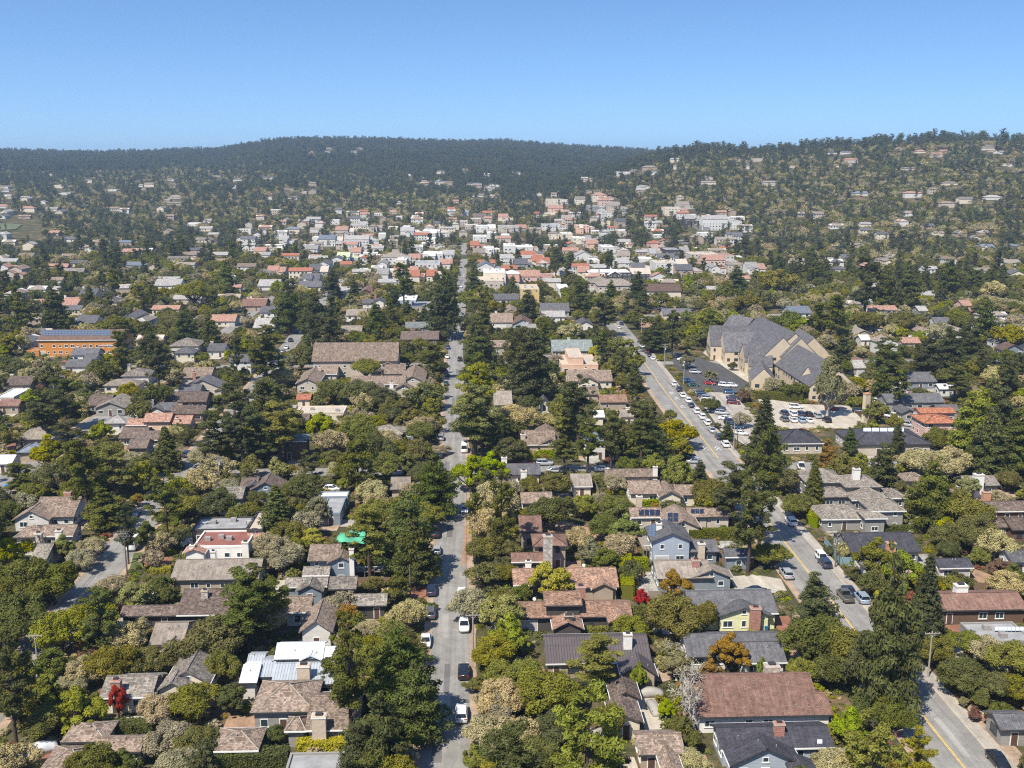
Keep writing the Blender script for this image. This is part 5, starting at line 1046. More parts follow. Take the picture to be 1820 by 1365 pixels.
def tree_meshes(kind, var):
    k = (kind, var)
    if k not in TREE_ME:
        fm, lf, bk, _ = KIND[kind]; fk = (fm, var)
        if fk not in CROWNS: CROWNS[fk] = form(fm, 100+var*17+sum(map(ord, fm)), NLEAF[fm])
        C, N, v, sz, el, limbs, rs = CROWNS[fk]
        if fk not in FORM_ME: FORM_ME[fk] = (quads_mesh('crown', C, N, sz, v, 'leaf_'+lf, np.random.RandomState(var+5), el), limbs.mesh('trunk', bk, smooth=True))
        TREE_ME[k] = FORM_ME[fk]
    return TREE_ME[k]
FOOT = np.array([f for d in HOUSES for f in d['foot']]); RP = np.concatenate([np.c_[smooth_line(Q, 3.0), np.full(len(smooth_line(Q, 3.0)), hw)] for Q, hw in ROADS])
TREES = []      # dict(p, kind, sx, sz, var, rz, hand)
def px_per_m(p): return F/(np.array([p[0], p[1], p[2]-CAMH])@fw)
def tree_hand(reg, u, v, w, kind, vbase=None, hz=1.0):
    x, y = pix(reg, u, v); wpx = w/REG[reg][2]*(0.80 if reg in 'IJKL' else 0.95); fm = KIND[kind][0]; Wd, Ht, zc = FORMDIM[fm]
    if vbase is not None:
        p = at(x, pix(reg, u, vbase)[1]); s = wpx/px_per_m(p)/Wd; lo, hi = 1, 40
        for _ in range(30):
            m = (lo+hi)/2
            if project((p[0], p[1], p[2]+m))[1] > y: lo = m
            else: hi = m
        sz = min(max((lo+hi)/2/zc, s*0.6), s*2.2)
    else:
        s = 1.0
        for _ in range(5):
            p = at(x, y, zc*s*hz); s = wpx/px_per_m((p[0], p[1], p[2]+zc*s*hz))/Wd
        sz = s*hz
    if vbase is None:
        def inside(q): return bool(np.any((FOOT[:,0]-.8 < q[0]) & (q[0] < FOOT[:,1]+.8) & (FOOT[:,2]-.8 < q[1]) & (q[1] < FOOT[:,3]+.8))) or bool(np.any(np.hypot(RP[:,0]-q[0], RP[:,1]-q[1]) < RP[:,2]-.6))
        if inside(p) and p[1] < 930:
            d = ray(x, y); best = None
            for k in range(1, 60):
                for sg in (-1, 1):
                    Y = p[1]+sg*k*0.4; q = np.array((d[0]/d[1]*Y, Y, 0.0)); zz = CAMH+d[2]/d[1]*Y
                    if not inside(q) and 0.38 < zz/(zc*s) < 3.4: best = (q, min(zz/zc, 2.0*s)); break
                if best: break
            if best: p, sz = best
    TREES.append(dict(p=p, kind=kind, sx=s, sz=sz, var=RND.randrange(NV), rz=RND.uniform(0, 6.28), hand=True, keep=(hz == 1.01), near=reg in 'ABCDEFGH'))
HAND = {
'A':[(130,330,420,'oakD'),(400,420,330,'oakY'),(600,340,330,'oakY'),(850,470,300,'oakP'),(760,640,330,'oak'),(1000,640,260,'oak'),(1650,230,340,'pine',600),(1380,480,420,'oak'),(1560,430,260,'oakD'),(560,700,240,'oakP'),(340,650,230,'green'),(530,960,300,'bright'),(780,880,105,'red'),(1040,950,250,'oakP'),(1280,890,300,'oak'),(1530,870,200,'green'),(1130,1150,300,'oakP'),(1290,1190,280,'oak'),(1180,1320,320,'umb'),(110,880,330,'oak'),(70,760,190,'oakP'),(60,1290,300,'oakP'),(620,1330,330,'oakD'),(290,1030,270,'oak'),(820,1330,200,'green'),(480,780,190,'umb'),(20,180,300,'oakD'),(900,200,210,'soft'),(740,130,200,'umb'),(1100,210,110,'green'),(40,620,240,'oak'),(1480,660,210,'oak')],
'B':[(690,430,400,'pine',1240),(560,620,200,'pine',870),(1010,760,420,'cyp'),(890,1150,380,'cyp'),(1120,930,330,'cypG'),(740,1280,280,'cyp'),(1010,520,290,'oak'),(860,560,260,'oak'),(1060,320,250,'oakP'),(1490,210,360,'oakP'),(1430,800,130,'oak'),(1640,560,280,'oakY'),(1720,760,320,'oakY'),(1650,930,280,'oakP'),(1600,1120,300,'oakP'),(1460,1290,150,'roundY'),(1225,270,85,'green'),(110,180,330,'pine',560),(0,420,240,'oakD'),(170,1130,150,'oakD'),(660,330,170,'orange'),(640,700,200,'cyp'),(830,130,90,'roundY'),(1000,160,180,'green'),(1690,300,260,'soft'),(820,430,220,'umb'),(980,1290,240,'oakP'),(450,900,120,'bright')],
'C':[(90,460,250,'bright'),(200,640,420,'oakY'),(640,600,330,'pineY',900),(590,1120,560,'pineY'),(320,830,400,'oak'),(60,880,330,'oakP'),(120,1120,330,'oakP'),(250,1280,360,'oak'),(420,1080,300,'oakD'),(760,900,280,'oakY'),(780,1260,260,'pine'),(40,1330,230,'roundY'),(365,90,250,'yellow'),(175,190,110,'green'),(970,225,100,'red'),(1200,330,370,'oak'),(1200,140,190,'orange'),(1180,500,220,'bare'),(1270,790,330,'bare'),(1330,950,260,'bare'),(1110,620,150,'soft'),(1210,650,190,'soft'),(1560,570,230,'orange'),(1430,700,140,'orange'),(955,740,100,'bright'),(1250,1120,230,'green'),(1320,1310,220,'oakP'),(960,330,110,'green'),(60,60,170,'oak'),(40,300,150,'purple'),(1400,330,150,'oak'),(1000,420,90,'bright'),(1140,960,120,'bright'),(1780,670,80,'bright')],
'D':[(400,230,300,'cypG'),(420,470,420,'oakD'),(680,560,420,'oak'),(560,690,300,'oakD'),(900,470,320,'cypG'),(820,640,330,'oakD'),(930,930,330,'oakD'),(760,960,260,'oakD'),(330,700,220,'oakY'),(640,1070,220,'bright'),(540,1090,110,'bright'),(800,1260,330,'pineY'),(520,1310,260,'oakP'),(1080,1230,240,'pineY'),(1220,560,230,'oak'),(1430,450,360,'oak'),(1620,720,380,'oak'),(1380,720,300,'oakD'),(1740,620,300,'oakY'),(1470,960,140,'purple'),(1150,250,240,'conD'),(870,220,140,'yellow'),(950,330,120,'roundY'),(1640,920,230,'green'),(1500,830,250,'oak'),(1100,380,200,'cypG'),(190,560,150,'bright'),(420,850,120,'bright'),(1330,900,90,'soft'),(360,990,70,'green'),(1560,560,260,'oakP'),(1790,830,260,'oak')],
'H':[(130,910,320,'oak'),(810,1000,260,'green'),(1000,1080,240,'bright'),(1160,1160,200,'roundY'),(300,580,300,'oak'),(400,520,130,'con'),(490,260,230,'orangeC'),(880,310,190,'con'),(640,190,110,'conD'),(70,190,230,'conD',None,0.8),(1440,170,300,'cypY'),(1650,110,270,'cyp'),(1100,360,250,'oakP'),(1300,360,270,'oakP'),(1190,580,280,'cypG'),(1380,670,330,'oak'),(1480,810,300,'oak'),(1610,900,250,'oakP'),(1650,1060,190,'purple'),(1700,430,270,'oak'),(1320,850,250,'oak'),(1750,250,260,'cyp'),(980,500,130,'oak'),(60,420,230,'pine'),(100,620,240,'oak'),(1560,260,280,'cypG'),(1240,210,200,'oakD'),(330,215,120,'oakP'),(1430,480,200,'soft'),(860,1120,150,'roundY'),(1500,1000,100,'roundY'),(1730,1120,150,'green'),(950,230,60,'conD'),(1300,950,160,'oakD'),(450,940,90,'green'),(600,900,150,'oakP'),(590,1125,60,'green')],
'G':[(610,70,270,'pine',445),(760,80,220,'pine',435),(960,110,270,'pine',420),(460,300,160,'pine',440),(470,60,170,'pineY',250),(1205,410,240,'bright'),(1370,400,110,'con'),(1570,590,370,'pine',800),(1430,560,230,'oak'),(390,680,280,'oakD'),(590,650,160,'bright'),(790,660,220,'oak'),(860,810,190,'bright'),(130,60,270,'umb'),(110,280,200,'green'),(400,500,200,'oak'),(230,520,150,'oak'),(1220,210,230,'roundY'),(840,170,190,'oak'),(50,560,230,'oakP'),(800,490,180,'oakP'),(700,620,140,'oakP'),(550,870,190,'oakP'),(640,960,160,'soft'),(740,1000,170,'green'),(60,940,200,'oak'),(1700,700,250,'pine'),(1240,130,190,'green'),(1060,260,200,'cyp'),(870,400,110,'green'),(1010,120,160,'pine'),(1750,920,200,'oakY'),(670,490,90,'oak'),(1580,480,200,'oak'),(330,740,110,'oak'),(30,780,170,'oakD'),(1640,40,200,'oakP'),(1540,140,90,'con'),(1470,125,60,'green'),(1480,1060,60,'oakD')],
'E':[(1120,420,330,'pine',940),(690,640,360,'cypG',830),(690,250,340,'umbD'),(980,830,200,'green'),(1450,630,250,'oakD'),(1660,650,190,'oak'),(140,430,280,'pine',640),(400,430,300,'umbD',620),(600,870,300,'oakP'),(420,930,160,'bright'),(130,1120,380,'oakD'),(350,1150,330,'oakD'),(1100,240,250,'con',None,0.62),(1440,190,280,'pine',420),(910,580,130,'orange'),(480,110,330,'pine',400),(300,300,220,'roundY'),(560,400,250,'pine'),(820,640,200,'pine'),(1620,130,240,'pine',420),(1330,330,190,'oakP'),(60,960,240,'oakY'),(1240,200,90,'green'),(1170,880,110,'green'),(330,40,240,'pine',260),(850,330,230,'umb'),(950,380,200,'oak'),(1660,400,120,'roundY'),(1500,520,160,'umb'),(1740,230,230,'oak'),(540,1010,180,'oakP'),(1040,700,160,'oak'),(770,470,230,'pineY',620),(230,560,180,'oak'),(40,680,180,'oakD')],
'F':[(200,770,250,'con',910),(460,670,180,'soft'),(820,650,420,'pineY',1185),(1050,800,380,'cypG'),(1180,720,240,'oak'),(1190,420,300,'oakD'),(1250,520,260,'cyp'),(350,470,260,'oak'),(640,410,160,'green'),(640,510,95,'bright'),(910,380,240,'oak'),(440,880,160,'yellow'),(480,80,240,'bright'),(550,220,220,'oakP'),(930,180,200,'oakP'),(1150,90,340,'umbD'),(1510,60,330,'pineY',375),(1560,180,220,'pine',385),(1480,430,210,'bright'),(1610,400,190,'bright'),(1640,590,330,'oakP'),(1600,930,240,'oak'),(1680,640,180,'pine',1050),(1100,960,280,'cyp'),(720,160,220,'oak'),(220,120,260,'pineY',400),(80,260,200,'pine',440),(1110,560,180,'oakP'),(830,560,220,'oakP'),(1010,980,190,'cyp'),(770,210,60,'bright'),(60,560,220,'oakD'),(860,250,230,'oakD'),(1760,280,200,'oakD'),(1300,290,150,'oakP'),(1290,500,200,'oakD'),(1320,590,170,'cyp'),(1350,440,110,'oak'),(560,330,130,'oak'),(280,560,140,'oakD'),(290,940,190,'oak'),(300,1110,80,'bright')],
'J':[(795,640,250,'umbD'),(575,790,260,'oak'),(770,790,240,'oak'),(900,840,230,'oakD'),(1190,820,190,'roundY'),(1180,970,340,'oakP'),(500,970,230,'bright'),(650,960,190,'oak'),(1555,820,280,'pineY',1180),(1570,560,250,'cyp'),(1250,570,190,'pine',740),(1330,150,180,'conD'),(1330,260,190,'conD'),(280,250,230,'cyp'),(140,430,250,'pine',620),(120,640,240,'pine',800),(150,870,280,'pine',1150),(450,330,250,'cyp'),(560,430,190,'pine'),(740,440,230,'oakD'),(900,440,80,'yellow'),(860,330,150,'cyp'),(990,200,120,'cyp'),(720,80,150,'cyp'),(1050,60,130,'pine'),(580,50,190,'cyp'),(1520,80,130,'cyp'),(1490,190,110,'roundY'),(1640,230,170,'oak'),(1600,330,150,'cyp'),(1160,480,170,'umbD'),(250,700,190,'oakP'),(30,930,200,'oakD'),(1550,430,180,'cyp'),(980,960,180,'oakD'),(1070,280,110,'cyp'),(350,560,160,'oak'),(790,270,170,'oakP'),(950,310,130,'oak'),(1300,380,100,'oakP'),(1100,150,90,'cyp'),(1270,30,120,'cyp'),(690,200,110,'soft'),(1500,640,170,'cyp'),(1500,720,130,'oakD'),(1420,330,90,'oakD'),(1290,640,120,'oakD'),(1280,800,150,'oakD'),(1500,480,130,'oak'),(200,100,110,'roundY')],
'I':[(200,790,250,'bright'),(450,850,310,'pine',1080),(690,650,200,'oakD'),(820,520,150,'pine'),(1000,500,220,'cyp'),(1060,600,190,'pine'),(1300,100,340,'umbD'),(1180,330,260,'umbD'),(1600,430,150,'pine',760),(1150,700,170,'oakP'),(1350,580,130,'oak'),(1240,400,200,'cyp'),(360,260,200,'cyp'),(300,640,260,'roundO'),(1420,420,160,'cyp'),(750,370,160,'green'),(440,340,100,'roundY'),(130,300,200,'cyp'),(600,130,170,'cyp'),(290,820,130,'purple'),(60,480,160,'roundO'),(30,620,160,'oakD'),(1500,120,170,'oak'),(1010,840,190,'green'),(870,810,120,'roundY'),(980,120,200,'oak'),(760,260,190,'umbD'),(900,200,160,'oakP'),(1750,560,200,'pine',820),(1640,690,120,'oak'),(180,230,170,'oak'),(1590,880,240,'pine',1150),(1520,60,160,'cyp')],
'K':[(265,440,260,'cyp'),(250,640,330,'cyp'),(180,560,230,'pine'),(585,190,180,'pine',310),(740,280,190,'pine',450),(690,540,120,'yellow'),(830,500,200,'bright'),(860,590,200,'oakD'),(920,600,190,'roundO'),(720,610,130,'oakP'),(940,720,200,'oakP'),(1290,260,140,'bright'),(1440,320,150,'roundY'),(1060,440,220,'cyp'),(960,320,180,'oakD'),(1100,340,210,'cyp'),(1200,350,170,'pine'),(1290,560,170,'soft'),(1450,660,170,'soft'),(1110,575,70,'roundY'),(150,970,280,'umb'),(400,600,120,'oakP'),(480,850,160,'oak'),(560,880,250,'pine',1180),(980,850,280,'pine',1180),(1180,930,170,'oak'),(1210,1060,230,'roundY'),(1600,620,90,'green'),(1680,800,150,'purple'),(1450,900,100,'green'),(1580,1070,80,'green'),(340,350,110,'green'),(500,400,180,'oakP'),(120,90,100,'cyp'),(290,340,60,'yellow'),(780,130,120,'cyp'),(1100,180,160,'oak'),(950,130,110,'conD'),(1560,140,200,'oakD'),(1700,200,200,'oak'),(1400,440,130,'roundO'),(230,880,180,'oakD'),(890,330,70,'roundY'),(230,240,150,'cyp'),(150,220,120,'oak'),(480,100,150,'oak'),(1000,200,110,'cyp'),(1620,60,180,'cyp')],
'L':[(490,740,230,'soft',990,1.01),(680,760,190,'oakY'),(700,850,130,'roundY'),(880,600,260,'pine',800),(860,690,240,'cyp'),(600,480,260,'cyp'),(1000,640,220,'pine'),(1180,580,230,'cyp'),(1310,560,240,'cyp'),(1450,470,220,'cyp'),(1500,600,190,'oakD'),(1540,330,190,'cyp',480),(460,330,190,'pine',470),(330,360,150,'bright'),(230,340,160,'green'),(1040,130,140,'con'),(1000,330,220,'oak'),(1250,400,200,'oakP'),(760,330,220,'oak'),(560,280,160,'pine'),(1650,700,230,'oakP'),(1740,430,170,'roundY'),(1350,760,200,'pine',900),(280,800,120,'green'),(840,930,170,'roundO'),(1110,780,150,'oak'),(900,130,190,'cyp'),(760,60,220,'pine'),(1300,60,190,'cyp'),(1620,120,200,'oakP'),(1770,330,160,'oakP'),(1600,870,220,'cypG'),(1440,760,180,'oak'),(60,170,190,'oak'),(150,60,180,'roundY'),(1750,150,180,'oak'),(1130,480,160,'pine'),(1360,300,170,'oak'),(630,640,100,'oakD'),(1540,950,210,'cypY')]}
for rg, L in HAND.items():
    for t in L: tree_hand(rg, *t)
# ---- fill: every other tree stands between houses and streets, clear of what the photograph shows
FOOT = np.array([f for d in HOUSES for f in d['foot']])
PB = [(*d['box'], d['dist'], 0.10 if not d.get('hill') else (0.35 if d['obj'] else 0.55)) for d in HOUSES if d['protect']]
for b in ((762,1040,842,1365),(762,890,838,1045),(785,735,832,840),(783,545,830,720),(812,400,836,545),(1600,1235,1790,1365),(1345,895,1500,1085),(1225,745,1335,852),(1140,625,1250,760),(1190,615,1345,800),(1370,712,1545,795),(140,940,245,1040),(205,880,290,950),(955,815,1015,842),(1395,795,1465,832),(0,383,72,420),(597,930,648,964)):
    P_ = at((b[0]+b[2])/2, b[1]+2); PB.append((*b, P_[1], 0.22 if b[0] in (762, 785) and b[1] < 1000 else (0.15 if b[0] in (783, 812) else 0.05)))
PB = np.array(PB); PBA = np.maximum((PB[:,2]-PB[:,0])*(PB[:,3]-PB[:,1]), 1)
COVER = np.zeros(len(PB))
def inpoly(P, x, y):
    c = False; n = len(P)
    for i in range(n):
        a, b = P[i], P[i-1]
        if (a[1] > y) != (b[1] > y) and x < (b[0]-a[0])*(y-a[1])/(b[1]-a[1])+a[0]: c = not c
    return c
def free(x, y, r):
    if len(PADS) and np.any((PADS[:,0]-r*.4 < x) & (x < PADS[:,1]+r*.4) & (PADS[:,2]-r*.4 < y) & (y < PADS[:,3]+r*.4)): return False
    if np.any((FOOT[:,0]-r < x) & (x < FOOT[:,1]+r) & (FOOT[:,2]-r < y) & (y < FOOT[:,3]+r)): return False
    if np.any(np.hypot(RP[:,0]-x, RP[:,1]-y) < RP[:,2]+r): return False
    return not any(inpoly(P, x, y) for P in PATCHES)
def covers(p, w, zlo, zhi, slack=1.0):
    a = project((p[0], p[1], p[2]+zhi)); b = project((p[0], p[1], p[2]+zlo)); hw_ = w/2*F/a[2]*0.85
    x0, x1, y0, y1 = a[0]-hw_, a[0]+hw_, a[1], b[1]+hw_*0.2
    ix = np.clip(np.minimum(x1, PB[:,2])-np.maximum(x0, PB[:,0]), 0, None); iy = np.clip(np.minimum(y1, PB[:,3])-np.maximum(y0, PB[:,1]), 0, None)
    fr = ix*iy/PBA*(PB[:,4] > p[1]-3)
    if np.any((COVER+fr > PB[:,5]*slack) & (fr > 0.004)): return True
    COVER[:] += fr; return False

for t in TREES:            # nothing grows in the carriageway
    for Q, hw in ROADS:
        D_ = np.hypot(Q[:,0]-t['p'][0], Q[:,1]-t['p'][1]); i_ = int(np.argmin(D_)); i_ = min(max(i_, 1), len(Q)-2); T_ = Q[i_+1]-Q[i_-1]; T_ = T_/np.linalg.norm(T_); N_ = np.array((T_[1], -T_[0])); k_ = (t['p'][:2]-Q[i_])@N_
        if D_.min() < 9 and abs(k_) < hw-0.9: t['p'] = t['p'].copy(); t['p'][:2] += N_*((hw-0.2)*(1 if k_ >= 0 else -1)-k_)
for t in sorted(TREES, key=lambda t: t['p'][1]):       # trees read from the photograph: keep what it shows open
    Wd, Ht, zc = FORMDIM[KIND[t['kind']][0]]
    for sc in ((1.0,) if t['keep'] else (1.0, 0.86, 0.74, 0.62)):
        if not covers(t['p'], Wd*t['sx']*sc, Ht*t['sz']*sc*(0.45 if Ht > 15 else 0.2), Ht*t['sz']*sc, 3.2): break
    t['sx'] *= sc; t['sz'] *= sc
hx = np.array([(t['p'][0], t['p'][1], t['sx']*FORMDIM[KIND[t['kind']][0]][0]) for t in TREES])
def fill(r0, r1, step, hwid):
    y = r0
    while y < r1:
        st = step(y); half = y*0.58+30; x = -half
        while x < half:
            X = x+YAW*y+RND.uniform(-0.45, 0.45)*st; Y = y+RND.uniform(-0.45, 0.45)*st; x += st
            yield X, Y
        y += st
FILL = []
DARKZ = lambda X, Y: math.sin(X*0.021+1.3)+math.sin(Y*0.017+X*0.008)+0.6*math.sin(X*0.05-Y*0.04)
for X, Y in fill(98, 930, lambda y: 7.2 if y < 300 else (8.2 if y < 600 else 9.0), 0):
    r = math.hypot(X, Y); k = RND.random(); dz_ = DARKZ(X, Y)
    if dz_ > 0.95: kd = RND.choice(('pine','cyp','pine','oakD','oak','oakD','oak'))
    elif dz_ > -0.6: kd = RND.choice(('oak','oakD','oakP','oak','oak','oakP','pine','roundO','oakY'))
    else: kd = RND.choice(('oak','oakP','oakP','roundO','soft','bright','oakD','oakY','oak'))
    Wd, Ht, zc = FORMDIM[KIND[kd][0]]; s = RND.uniform(0.5, 0.95) if Wd > 7 else RND.uniform(0.5, 0.95)
    if kd == 'pine': s = RND.uniform(0.55, 0.9)
    if np.any(np.hypot(hx[:,0]-X, hx[:,1]-Y) < 0.36*(hx[:,2]+Wd*s)*0.85): continue
    ok = False
    for sc in (1.0, 0.6):
        ss = s*sc
        if free(X, Y, 1.0+ss*0.6) and not covers((X, Y, 0), Wd*ss, Ht*ss*0.2, Ht*ss): ok = True; break
    if not ok: continue
    FILL.append(dict(p=np.array((X, Y, zt(X, Y))), kind=kd, sx=ss, sz=ss*RND.uniform(0.9, 1.2), var=RND.randrange(NV), rz=RND.uniform(0, 6.28), hand=False))
for i in range(2, len(MAIN)-1):          # trees along the upper middle street
    if not 470 < MAIN[i, 1] < 1250 or RND.random() < 0.2: continue
    for sd in (-1, 1):
        q = offset_line(MAIN, sd*RND.uniform(5.2, 6.6))[i]
        if RND.random() < 0.3 or not (np.all((FOOT[:,0]-.5 > q[0]) | (q[0] > FOOT[:,1]+.5) | (FOOT[:,2]-.5 > q[1]) | (q[1] > FOOT[:,3]+.5))) : continue
        if min(abs(q[1]-c[0, 1]) for c in CROSS) < 6: continue
        ss = RND.uniform(0.45, 0.8); FILL.append(dict(p=np.array((q[0], q[1], zt(*q))), kind=RND.choice(('oakD','oak','roundO','bright','oak','oakP')), sx=ss, sz=ss*1.15, var=RND.randrange(NV), rz=RND.uniform(0, 6.28), hand=False))
ALL = TREES+FILL
def showing(t):
    fm = KIND[t['kind']][0]; x, y, z = project((t['p'][0], t['p'][1], t['p'][2]+FORMDIM[fm][2]*t['sz'])); w = FORMDIM[fm][0]*t['sx']*F/z
    t['pix'] = (x, y); t['wpx'] = w
    if x < -w*0.4 or x > 1820+w*0.4 or y > 1365+w*0.4: return 0
    return w*w*((40.0 if t['kind'] in ('red','orange','orangeC','purple','yellow','bare') else (3.0 if t['near'] else 1.6)) if t['hand'] else 1.0)
ALL.sort(key=showing, reverse=True)
SOLO = ALL[:300]; REST = [t for t in ALL[300:]]
recs = []
for t in SOLO:
    cr, tr = tree_meshes(t['kind'], t['var']); wid = FORMDIM[KIND[t['kind']][0]][0]*t['sx']; shr = wid < 3.2 and KIND[t['kind']][0] == 'round'
    noun = KIND[t['kind']][3]; nm = noun.split()[-1]
    nm = {'oak':'oak_tree','tree':'leafy_tree','pine':'pine_tree','cypress':'cypress_tree','conifer':'conifer_tree'}[nm]
    e = empty('shrub' if shr else nm, t['p'], t['rz']); e.scale = (t['sx'], t['sx'], t['sz']); e['category'] = 'shrub' if shr else 'tree'; e['group'] = 'shrubs in the gardens' if shr else 'trees among the houses'
    for q, mt in ((link('trunk', tr, e), KIND[t['kind']][2]), (link('crown', cr, e), 'leaf_'+KIND[t['kind']][1])):
        q.material_slots[0].link = 'OBJECT'; q.material_slots[0].material = MAT[mt]
    size = 'small' if wid < 5 else ('large' if wid > 10 else '')
    noun = noun.replace('tree', 'shrub') if shr else noun
    recs.append((e, ((size+' ') if size and not shr else '')+noun, t['pix']))
auto_labels(recs)
# ---- the rest of the woods: one object of instanced trees
def proto(name, me_list):
    o = bpy.data.objects.new(name, me_list); return o
LIB = bpy.data.collections.new('tree_library'); PROTO = {}
def join_tree(fm, lf, bk, seed, n):
    C, N, v, sz, el, limbs, rs = form(fm, seed, n); cm = quads_mesh('foliage', C, N, sz, v, 'leaf_'+lf, rs, el)
    nv = len(cm.vertices); co = np.empty(nv*3); cm.vertices.foreach_get('co', co)
    V = co.reshape(-1, 3).tolist()+limbs.v; Fc = [tuple(range(i*4, i*4+4)) for i in range(nv//4)]+[tuple(nv+i for i in f) for f in limbs.f]
    me = bpy.data.meshes.new('tree'); me.from_pydata(V, [], Fc); me.materials.append(MAT['leaf_'+lf]); me.materials.append(MAT[bk])
    mi = np.zeros(len(Fc), np.int32); mi[nv//4:] = 1; me.polygons.foreach_set('material_index', mi)
    a = me.attributes.new('var', 'FLOAT', 'FACE'); vv = np.zeros(len(Fc), np.float32); vv[:nv//4] = np.clip(v, 0, 1); a.data.foreach_set('value', vv); bpy.data.meshes.remove(cm)
    return me
LIBN = []
def lib_add(key, fm, lf, bk, nv, n):
    for i in range(nv):
        nm = f'tree_{len(LIBN):03d}'; o = bpy.data.objects.new(nm, join_tree(fm, lf, bk, 300+i*31+len(LIBN), n)); LIB.objects.link(o); LIBN.append(key)
for kd in ('oak','oakD','oakP','oakY','pine','cyp','roundO','soft','bright'):
    fm, lf, bk, _ = KIND[kd]; lib_add(kd, fm, lf, bk, 2, 5200)
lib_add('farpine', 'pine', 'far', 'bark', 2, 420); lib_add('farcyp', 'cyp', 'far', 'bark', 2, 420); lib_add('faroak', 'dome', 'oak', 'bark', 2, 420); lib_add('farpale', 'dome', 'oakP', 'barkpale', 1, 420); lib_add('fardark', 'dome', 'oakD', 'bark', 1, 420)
IDX = {}
for i, k in enumerate(LIBN): IDX.setdefault(k, []).append(i)
def scatter(name, pts, sc, rz, kd, lib, label, cat):
    me = bpy.data.meshes.new(name); n = len(pts); me.vertices.add(n); me.vertices.foreach_set('co', np.asarray(pts, np.float32).ravel())
    a = me.attributes.new('sc', 'FLOAT_VECTOR', 'POINT'); a.data.foreach_set('vector', np.asarray(sc, np.float32).ravel())
    a = me.attributes.new('rz', 'FLOAT', 'POINT'); a.data.foreach_set('value', np.asarray(rz, np.float32)); a = me.attributes.new('kd', 'INT', 'POINT'); a.data.foreach_set('value', np.asarray(kd, np.int32)); me.update()
    o = link(name, me); ng = bpy.data.node_groups.new(name, 'GeometryNodeTree'); ng.interface.new_socket('Geometry', in_out='INPUT', socket_type='NodeSocketGeometry'); ng.interface.new_socket('Geometry', in_out='OUTPUT', socket_type='NodeSocketGeometry')
    N = ng.nodes; Lk = ng.links; gi = N.new('NodeGroupInput'); go = N.new('NodeGroupOutput'); iop = N.new('GeometryNodeInstanceOnPoints'); ci = N.new('GeometryNodeCollectionInfo'); ci.inputs['Collection'].default_value = lib; ci.inputs['Separate Children'].default_value = True; ci.inputs['Reset Children'].default_value = True
    def na(nm, ty):
        k = N.new('GeometryNodeInputNamedAttribute'); k.data_type = ty; k.inputs['Name'].default_value = nm; return k.outputs['Attribute']
    cx = N.new('ShaderNodeCombineXYZ'); Lk.new(na('rz', 'FLOAT'), cx.inputs['Z']); er = N.new('FunctionNodeEulerToRotation'); Lk.new(cx.outputs[0], er.inputs[0])
    Lk.new(gi.outputs[0], iop.inputs['Points']); Lk.new(ci.outputs[0], iop.inputs['Instance']); iop.inputs['Pick Instance'].default_value = True; Lk.new(na('kd', 'INT'), iop.inputs['Instance Index']); Lk.new(er.outputs[0], iop.inputs['Rotation']); Lk.new(na('sc', 'FLOAT_VECTOR'), iop.inputs['Scale']); Lk.new(iop.outputs[0], go.inputs[0])
    md = o.modifiers.new('scatter', 'NODES'); md.node_group = ng; tag(o, label, cat, None, 'stuff'); return o
pts, sc, rz, kd = [], [], [], []
for t in REST:
    k = t['kind']; k = k if k in IDX else {'pineY':'pine','cypG':'cyp','cypY':'cyp','umb':'oakP','umbD':'oak','con':'cyp','conD':'cyp','green':'oakD','roundY':'oakY'}.get(k, 'roundO')
    pts.append(t['p']); sc.append((t['sx'], t['sx'], t['sz'])); rz.append(t['rz']); kd.append(RND.choice(IDX[k]))
# far woods: 930 m to the skyline
npr = np.random.RandomState(4); NF = 88000
rr_ = 930*np.exp(npr.uniform(0, 1, NF)**0.85*math.log(4500/930)); aa = npr.uniform(-0.58, 0.58, NF)+YAW; FX, FY = rr_*np.sin(aa), rr_*np.cos(aa); FZ = terrain(FX, FY)
nkeep = 0
for X, Y, Z, r in zip(FX, FY, FZ, rr_):
    x, y, z = project((X, Y, Z))
    if r < 1500 and (np.any(np.hypot(RP[:,0]-X, RP[:,1]-Y) < 8) or np.any((FOOT[:,0]-2 < X) & (X < FOOT[:,1]+2) & (FOOT[:,2]-2 < Y) & (Y < FOOT[:,3]+2))): continue
    town_ = 520 < x < 1400 and y > 372
    if town_ and RND.random() < 0.5: continue
    if any(inpoly(P, X, Y) for P in PATCHES[-3:]): continue
    dk = math.sin(X*0.004+0.7)+math.sin(Y*0.0031+X*0.0017)+0.5*math.sin(X*0.013)
    wooded = r > 1700 and x < 1150
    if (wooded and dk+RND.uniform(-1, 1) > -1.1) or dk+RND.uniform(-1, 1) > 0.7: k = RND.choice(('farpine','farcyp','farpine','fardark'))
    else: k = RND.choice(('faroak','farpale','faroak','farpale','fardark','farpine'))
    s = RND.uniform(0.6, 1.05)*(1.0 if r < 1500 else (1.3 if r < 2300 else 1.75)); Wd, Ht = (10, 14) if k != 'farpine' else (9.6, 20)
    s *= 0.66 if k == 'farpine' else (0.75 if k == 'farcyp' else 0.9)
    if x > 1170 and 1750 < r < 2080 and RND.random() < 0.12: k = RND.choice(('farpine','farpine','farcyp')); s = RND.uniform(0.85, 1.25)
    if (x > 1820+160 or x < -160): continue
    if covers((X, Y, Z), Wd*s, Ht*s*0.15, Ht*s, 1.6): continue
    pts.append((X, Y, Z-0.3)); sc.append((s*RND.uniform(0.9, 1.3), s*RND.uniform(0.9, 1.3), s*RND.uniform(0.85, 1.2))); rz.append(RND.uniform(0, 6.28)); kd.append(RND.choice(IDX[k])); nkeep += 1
scatter('woodland', pts, sc, rz, kd, LIB, 'woods of oak and pine reaching up the hills to the skyline', 'woods')
